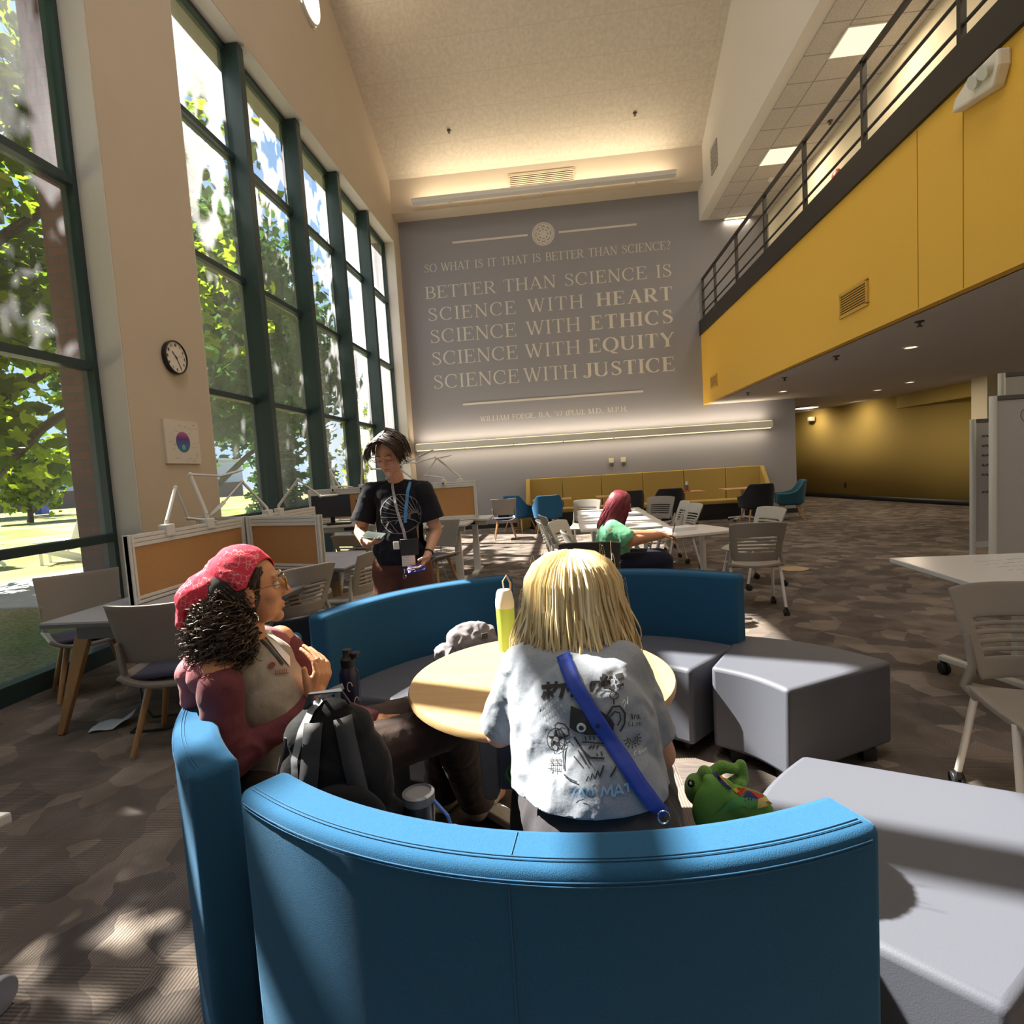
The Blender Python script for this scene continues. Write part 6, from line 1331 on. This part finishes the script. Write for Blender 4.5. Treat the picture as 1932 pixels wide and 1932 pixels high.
def curtain(r_, i, k):
    side = -1 if r_.random() < .5 else 1; jit = [r_.gauss(0, .006) for _ in range(4)]; t0 = r_.uniform(-.085, .092); back = t0 < -.03
    R0 = Rd; p = V((t0, side * .004, .118 - .9 * t0 * t0 * 6)); L_ = r_.uniform(.7, 1.08) * (1.0 if side > 0 else .92); pts = []
    for j in range(k + 1):
        t = j / k; a = t * 1.75 * L_; y = side * (.006 + .098 * math.sin(min(a, 1.6)) + .012 * max(0, t - .7)); z = .118 * math.cos(a) + .006 * math.sin(3 * t + i) if a < 1.57 else -.11 * (a - 1.57) * (1.6 if back else 1.1)
        x = t0 + (.045 if t0 > 0 else -.01) * math.sin(a) * (1 - .5 * t) + r_.uniform(-.003, .003)
        pts.append(hd + Rd @ V((x + jit[0] * t * 1.5 + .006 * math.sin(7 * t + jit[1] * 400), y * 1.06 + jit[2] * t, z + .016 + jit[3] * (1 - t))))
    return pts
locks(g, curtain, 900, .0045, .001, 10, 4, random.Random(12))
def nape(r_, i, k):
    a = r_.uniform(1.9, 4.38); return [hd + Rd @ V(((.10 + .008 * t) * math.cos(a) - .015, .09 * math.sin(a), .075 - .16 * t)) for t in [j / k for j in range(k + 1)]]
locks(g, nape, 300, .005, .0014, 7, 4, random.Random(13))
def wild(r_, i, k):
    a = r_.uniform(.2, 1.6); d = V((r_.uniform(-.05, .04), (.10 if i % 3 else -.1), r_.uniform(-.06, .05))); return [hd + Rd @ (d + V((-.01 * t, (.03 if d.y > 0 else -.03) * t, .02 * t - .03 * t * t))) for t in [j / k for j in range(k + 1)]]
locks(g, wild, 40, .0022, .0007, 5, 4, random.Random(14)); put(g.build('hair', dh, D), D)
blob('hair_base', [('e', hd + Rd @ V((-.022, 0, .032)), (.094, .085, .094), Rd)], mat('brown_hair_base', (.014, .009, .007), .7), D, vox=.009, cuts=[(hd + Rd @ V((.045, 0, .06)), Rd @ V((1, 0, -.5)), hd + Rd @ V((.08, 0, .0)), .18)])
Q = lambda x, y, z: hd + Rd @ V((x, y, z)); g = G()
for s in (-1, 1):
    g.tube([Q(.078, s * .05, -.003), Q(.0865, s * .033, -.006), Q(.084, s * .016, -.002)], .0016, 6); g.tube([Q(.079, s * .056, .026), Q(.091, s * .034, .034), Q(.094, s * .014, .029)], .0028, 6)
put(g.build('brows_and_lashes', dh, D), D)
g = G(); g.ell(Q(.0865, 0, -.063), (.009, .020, .006), Rd, 14, 8); g.ell(Q(.0845, 0, -.0735), (.009, .018, .006), Rd, 14, 8); put(g.build('lips', MATS['lips_rose'], D), D)
g = G(); w_ = V(wrd[1]) + (V(eld[1]) - V(wrd[1])) * .12; d_ = (V(eld[1]) - V(wrd[1])).normalized(); e1 = d_.orthogonal().normalized(); e2 = d_.cross(e1); g.tube([w_ + (e1 * math.cos(q) + e2 * math.sin(q)) * .031 for q in [k * PI / 10 for k in range(20)]], .004, 6, closed=True); put(g.build('wrist_band', M['black_plastic'], D), D)
t = thing('phone', 'dark green cased phone held in the hand of the standing person', 'phone', (-1.195, 3.365, 1.118)); o = G().bb(-.072, .072, -.036, .036, -.005, .005).build('case', mat('phone_green', (.035, .06, .055), .4), t, bevel=.004); t.rotation_euler = (.45, .12, -.25)
t = thing('card_wallet', 'purple blue card wallet held low in the hand of the standing person', 'wallet', (-.965, 3.455, .885)); G().bb(-.055, .055, -.035, .035, -.006, .006).build('cover', mat('purple_plastic', (.05, .045, .30), .35), t, bevel=.003); g = G(); g.bb(-.03, .0, -.01, .015, .006, .007); g.build('white_mark', M['letter'], t, smooth=False); t.rotation_euler = (.5, -.15, .2)

# ------------------------------------------------ person with red hair at the white tables
F = thing('person', 'person with burgundy hair in a mint green top writing at the white tables', 'person', (.36, 5.3, 0))
hf = V((.505, 5.3, 1.085)); Rg = Matrix.Rotation(.1, 3, 'Z') @ Matrix.Rotation(.38, 3, 'Y')
body = head_parts(hf, Rg, 1.0) + [('c', hf + V((-.03, 0, -.06)), (.42, 5.3, .90), .052, .06), ('e', (.41, 5.3, .82), (.12, .17, .13), None), ('c', (.42, 5.3, .78), (.38, 5.3, .56), .14, .15), ('e', (.36, 5.3, .54), (.16, .18, .11), None),
    ('c', (.40, 5.2, .53), (.86, 5.2, .55), .10, .075), ('c', (.40, 5.4, .53), (.86, 5.42, .55), .10, .075), ('c', (.86, 5.2, .55), (.88, 5.2, .1), .07, .045), ('c', (.86, 5.42, .55), (.84, 5.42, .1), .07, .045), ('c', (.88, 5.2, .06), (1.02, 5.2, .04), .04, .034), ('c', (.84, 5.42, .06), (.98, 5.42, .04), .04, .034),
    ('c', (.41, 5.12, .88), (.55, 5.08, .77), .06, .055), ('c', (.55, 5.08, .77), (.85, 5.24, .785), .052, .034), ('c', (.41, 5.48, .88), (.56, 5.5, .78), .06, .052), ('c', (.56, 5.5, .78), (.84, 5.42, .785), .05, .034)]
body += hand_parts((.85, 5.24, .785), (.9, .3, -.05), (0, 0, -1), -1, .6) + hand_parts((.84, 5.42, .785), (.9, -.2, -.05), (0, 0, -1), 1, .5)
blob('body', body, M['skin_brown'], F, vox=.0065)
mint = cloth('mint_jersey', (.155, .42, .25))
blob('top', [('e', (.41, 5.3, .83), (.135, .185, .14), None), ('c', (.425, 5.3, .77), (.39, 5.3, .58), .16, .172), ('c', (.41, 5.14, .89), (.52, 5.09, .80), .075, .085), ('c', (.41, 5.46, .89), (.52, 5.5, .80), .075, .08)], mint, F, vox=.008, smooth=10, wr=.003, cuts=[((.54, 5.09, .78), (.75, 0, -.6), (.57, 5.08, .76), .11)], solid=.003)
blob('trousers', [('e', (.36, 5.3, .535), (.175, .195, .11), None), ('c', (.40, 5.2, .54), (.86, 5.2, .555), .115, .09), ('c', (.40, 5.4, .54), (.86, 5.42, .555), .115, .09), ('c', (.86, 5.2, .555), (.88, 5.2, .12), .088, .07), ('c', (.86, 5.42, .555), (.84, 5.42, .12), .088, .07)], cloth('navy_twill', (.013, .014, .03)), F, vox=.01)
for y, x in ((5.2, .88), (5.42, .84)): blob('shoe', [('c', (x, y, .05), (x + .16, y, .04), .048, .042)], M['black_fabric'], F, vox=.01)
rh = hair_mat('burgundy_hair', ((.07, .008, .015), (.16, .018, .035), (.26, .04, .06), (.10, .012, .02)), .35); g = G()
def longhair(r_, i, k):
    a = r_.uniform(.75, 5.53); ca, sa = math.cos(a), math.sin(a); z1 = r_.uniform(.80, .92); q = r_.random(); pts = []
    for j in range(k + 1):
        t = j / k
        if t < .35: b = t / .35 * PI / 2; pts.append(hf + Rg @ V(((.03 + .08 * math.sin(b)) * ca - .015, (.01 + .085 * math.sin(b)) * sa, .115 * math.cos(b) + .01)))
        else: u_ = (t - .35) / .65; p = hf + Rg @ V((.108 * ca - .015, .095 * sa, .01)); e = V((.345 + .06 * ca + (.10 if ca > .3 else 0), 5.3 + .11 * sa, z1)); pts.append(p + (e - p) * u_ + V((-.012 * math.sin(5 * u_ + i), 0, 0)))
    return pts
locks(g, longhair, 420, .009, .003, 9, 5, random.Random(15)); put(g.build('hair', rh, F), F)
blob('hair_base', [('e', hf + Rg @ V((-.02, 0, .02)), (.098, .082, .10), Rg), ('c', hf + V((-.07, 0, -.02)), (.335, 5.3, .88), .07, .06)], mat('burgundy_base', (.06, .008, .012), .7), F, vox=.01, cuts=[(hf + Rg @ V((.05, 0, .05)), Rg @ V((1, 0, -.4)), hf + Rg @ V((.09, 0, 0)), .16)])
Q = lambda x, y, z: hf + Rg @ V((x, y, z)); g = G()
for s in (-1, 1): g.tube([Q(.105, s * .034 + .022 * math.cos(q), .02 * math.sin(q)) for q in [k * PI / 8 for k in range(16)]], .002, 5, closed=True); g.tube([Q(.1, s * .056, .004), Q(-.005, s * .082, .0)], .0016, 5)
put(g.build('glasses', M['black_plastic'], F), F)
g = G(); g.tube([hf + V((-.04, -.06, -.12)), (.48, 5.2, .90), (.58, 5.22, .80)], .008, 6); put(g.build('lanyard', M['black_plastic'], F), F)
t = thing('pen', 'slim dark pen in the hand of the red-haired person', 'pen', (.97, 5.31, .80)); G().cyl((0, 0, -.02), (.03, .02, .09), .004, n=8).build('barrel', M['black_plastic'], t)

# ------------------------------------------------ bags and bottles on the sofas
t = thing('backpack', 'black backpack standing on the near sofa between the two seated people', 'backpack', (-.64, 1.36, .455), 0); t.rotation_euler = (0, 0, .35)
bk = cloth('black_nylon', (.0075, .0075, .009), .75)
me = blob_mesh('main_compartment', [('e', (0, 0, .10), (.16, .10, .11), None), ('e', (0, .005, .22), (.15, .09, .19), None), ('e', (-.005, .01, .34), (.10, .068, .11), None), ('c', (-.09, 0, .09), (.09, 0, .09), .088, .088), ('c', (-.055, .01, .36), (.05, .01, .36), .06, .06)], vox=.008, smooth=8, wr=.004); link('main_compartment', me, bk, t); me0 = me
me = blob_mesh('front_pocket', [('e', (.005, -.085, .14), (.125, .045, .13), None)], vox=.008, smooth=6, wr=.003); link('front_pocket', me, bk, t)
for s in (-1, 1):
    g_ = G(); hit_ = BVHTree.FromPolygons([v.co for v in me0.vertices], [p.vertices for p in me0.polygons]); prev = None
    for i in range(19):
        f_ = i / 18; x_ = s * (.035 + .055 * f_); z_ = .415 - .37 * f_; row = []
        for q_ in (-.022, 0, .022):
            h_ = hit_.ray_cast(V((x_ + q_, -1, z_)), V((0, 1, 0))); row.append(g_.b.verts.new((h_[0] if h_[0] is not None else V((x_ + q_, -.08, z_))) - V((0, .006, 0))))
        if prev:
            for j in (0, 1): g_.b.faces.new((prev[j], prev[j + 1], row[j + 1], row[j]))
        prev = row
    g_.build('strap', mat('black_webbing', (.02, .02, .024), .75), t, solid=.006, off=0)
G().tube([(-.05, .0, .44), (-.035, -.03, .485), (.035, -.03, .485), (.05, 0, .44)], .013, 8, flat=.35).build('carry_handle', MATS['black_webbing'], t)
G().tube([(-.105, -.02, .38), (-.145, -.02, .24), (-.155, -.02, .12)], .005, 6).build('zipper', mat('dark_grey_zip', (.12, .12, .13), .4), t); G().tube([(-.165, -.045, .20), (-.172, -.055, .15)], .004, 6).build('zip_pull', M['chrome'], t)
T_ = (Matrix.Translation(t.location) @ Matrix.Rotation(.35, 4, 'Z')).inverted()
class O_: data = me0
dc = Decal(O_, None, T_.to_3x3() @ V((-.35, .9, -.25))); dc.stroke([T_ @ at(x, y, 1.36) for x, y in ((648, 1294), (618, 1306), (592, 1335), (574, 1372), (563, 1420), (566, 1460))], .016, off=.005); dc.done('pale_edge', mat('pale_piping', (.34, .34, .37), .5), t)
t = thing('water_bottle', 'lime green bottle with white cap and loop standing on the round table', 'bottle', (-.285, 2.36, .70))
lime = mat('lime_plastic', (.36, .56, .10), .35); G().lathe([(0, 0), (.034, 0), (.037, .01), (.039, .12), (.04, .185), (0, .185)], n=28).build('body', lime, t)
G().lathe([(0, .185), (.0405, .185), (.041, .21), (.034, .25), (.028, .262), (0, .262)], n=28).build('cap', mat('cream_cap', (.62, .63, .55), .4), t); G().tube([(.026, 0, .235), (.03, -.004, .29), (.014, -.006, .325), (-.002, -.006, .30), (.002, -.006, .25)], .006, 8, flat=.5).build('carry_loop', mat('peach_silicone', (.60, .38, .24), .5), t)
t = thing('water_bottle', 'dark navy bottle with stickers on the sofa behind the raised hand', 'bottle', (-.96, 2.26, .455))
G().lathe([(0, 0), (.04, 0), (.042, .02), (.042, .20), (.03, .225), (0, .225)], n=24).build('body', mat('navy_metal', (.02, .02, .05), .3, metal=.3), t); G().lathe([(0, .225), (.03, .225), (.032, .26), (.02, .275), (.02, .30), (0, .30)], n=24).build('cap', M['black_plastic'], t)
G().cyl((.035, 0, .27), (.035, 0, .285), .022, n=16).build('spout_lid', M['black_plastic'], t); g = G()
for a, z in ((-1.2, .15), (-.6, .08), (-1.6, .06)): g.tube([(.0425 * math.cos(a + .25 * math.cos(q)), .0425 * math.sin(a + .25 * math.cos(q)), z + .02 * math.sin(q)) for q in [k * PI / 6 for k in range(10)]], .002, 5)
g.build('sticker', M['letter'], t)
t = thing('tumbler', 'dark tumbler with a grey lid and blue cord on the near sofa by the backpack', 'tumbler', (-.435, 1.41, .455)); G().lathe([(0, 0), (.034, 0), (.042, .15), (0, .15)], n=28).build('body', mat('dark_tumbler', (.02, .022, .03), .3), t); G().lathe([(0, .15), (.043, .15), (.043, .172), (.036, .176), (.034, .17), (0, .17)], n=28).build('lid', mat('grey_lid', (.16, .16, .17), .4), t)
G().tube([(.04, .0, .15), (.08, -.02, .12), (.10, -.02, .05), (.06, -.05, .012), (.12, -.04, .012)], .005, 7).build('cord', mat('blue_cord', (.08, .20, .55), .5), t)
t = thing('tote_bag', 'grey lilac cloth bag slumped on the rear left sofa behind the table', 'bag', (-.56, 2.93, .455), .5); bgm = cloth('grey_lilac_canvas', (.20, .185, .20))
me = blob_mesh('body', [('c', (-.14, 0, .06), (.14, 0, .05), .055, .06), ('c', (-.06, .0, .12), (.10, 0, .10), .06, .06), ('e', (.02, .02, .14), (.13, .06, .06), None)], vox=.008, smooth=6, wr=.012, wsc=12); link('body', me, bgm, t)
G().bb(.05, .085, -.068, -.06, .13, .16).build('leather_patch', mat('brown_patch', (.08, .06, .05), .7), t, bevel=.003); G().tube([(-.1, -.03, .12), (-.22, -.12, .02), (-.2, -.22, .012), (-.1, -.2, .012)], .01, 7, flat=.4).build('strap', M['black_plastic'], t)
t = thing('plush_bag', 'green plush animal bag with a bright patchwork pouch beside the blonde person', 'plush toy', (.40, 1.42, .455), 0); fur = mat('green_plush', (.12, .27, .045), .95, nscale=250, namt=.2, bscale=300, bstr=.5, sheen=.4)
K = lambda x, y, Y=1.475: at(x, y, Y)
blob('plush_body', [('e', K(1313, 1489), (.030, .034, .042), None), ('e', K(1330, 1459), (.019, .019, .021), None), ('c', K(1340, 1462, 1.50), K(1362, 1446, 1.50), .017, .017), ('c', K(1362, 1446, 1.50), K(1383, 1450, 1.49), .017, .014), ('c', K(1380, 1482, 1.50), K(1400, 1470, 1.50), .020, .019), ('c', K(1400, 1470, 1.50), K(1398, 1443, 1.50), .019, .015), ('e', K(1394, 1480, 1.48), (.019, .019, .017), None), ('c', K(1335, 1500, 1.50), K(1385, 1500, 1.50), .035, .03)], fur, t, vox=.005, smooth=3)
e_ = K(1304, 1478, 1.442)
put(G().ell(e_, (.009, .007, .011)).build('eye', mat('glossy_black', (.005, .005, .006), .1), t), t); put(G().ell(e_ + V((-.003, -.006, .004)), (.003, .003, .004)).build('eye_glint', M['letter'], t), t)
U = lambda x, y, Y=1.42: at(1260 + .14493 * x, 1380 + .14493 * y, Y)
pouch = blob('pouch', [('e', at(1350, 1520, 1.43), (.058, .03, .08), (0, .35, 0)), ('e', at(1412, 1525, 1.44), (.07, .03, .05), (0, .5, 0)), ('c', at(1338, 1472, 1.44), at(1385, 1510, 1.43), .018, .036), ('c', at(1385, 1500, 1.44), at(1430, 1515, 1.44), .028, .028)], mat('leaf_green_cloth', (.11, .27, .04), .8, bscale=40, bstr=.2), t, vox=.006, smooth=8)
for nme, col, polys in (('green_patch', (.07, .26, .07), (((620, 1050), (870, 830), (1040, 990), (1160, 960), (1160, 880), (1020, 920), (930, 850)),)), ('navy_patch', (.012, .02, .13), (((960, 850), (1040, 780), (1170, 880), (1020, 920)), ((570, 560), (620, 550), (830, 740), (800, 755)))),
                        ('red_patch', (.42, .025, .03), (((1050, 775), (1250, 850), (1180, 880)), ((900, 790), (1000, 755), (1030, 775), (940, 830)))), ('orange_patch', (.60, .27, .04), (((840, 745), (940, 725), (1000, 755), (890, 795)), ((640, 570), (700, 600), (800, 700), (770, 690)))), ('yellow_patch', (.48, .38, .13), (((1170, 880), (1270, 860), (1360, 955), (1160, 990)),))):
    dc = Decal(pouch, t, (.25, .9, -.36))
    for p in polys: dc.fill([U(*q) for q in p], off=.003)
    dc.done(nme, mat(nme + '_cloth', col, .8), pouch)
t = thing('paper_sheet', 'pale grey folded sheet on the near sofa seat beside the tumbler', 'paper', (-.30, 1.38, .458), .3); G().bb(-.11, .11, -.07, .07, 0, .006).build('sheet', mat('grey_sheet', (.34, .34, .38), .7), t, smooth=False)
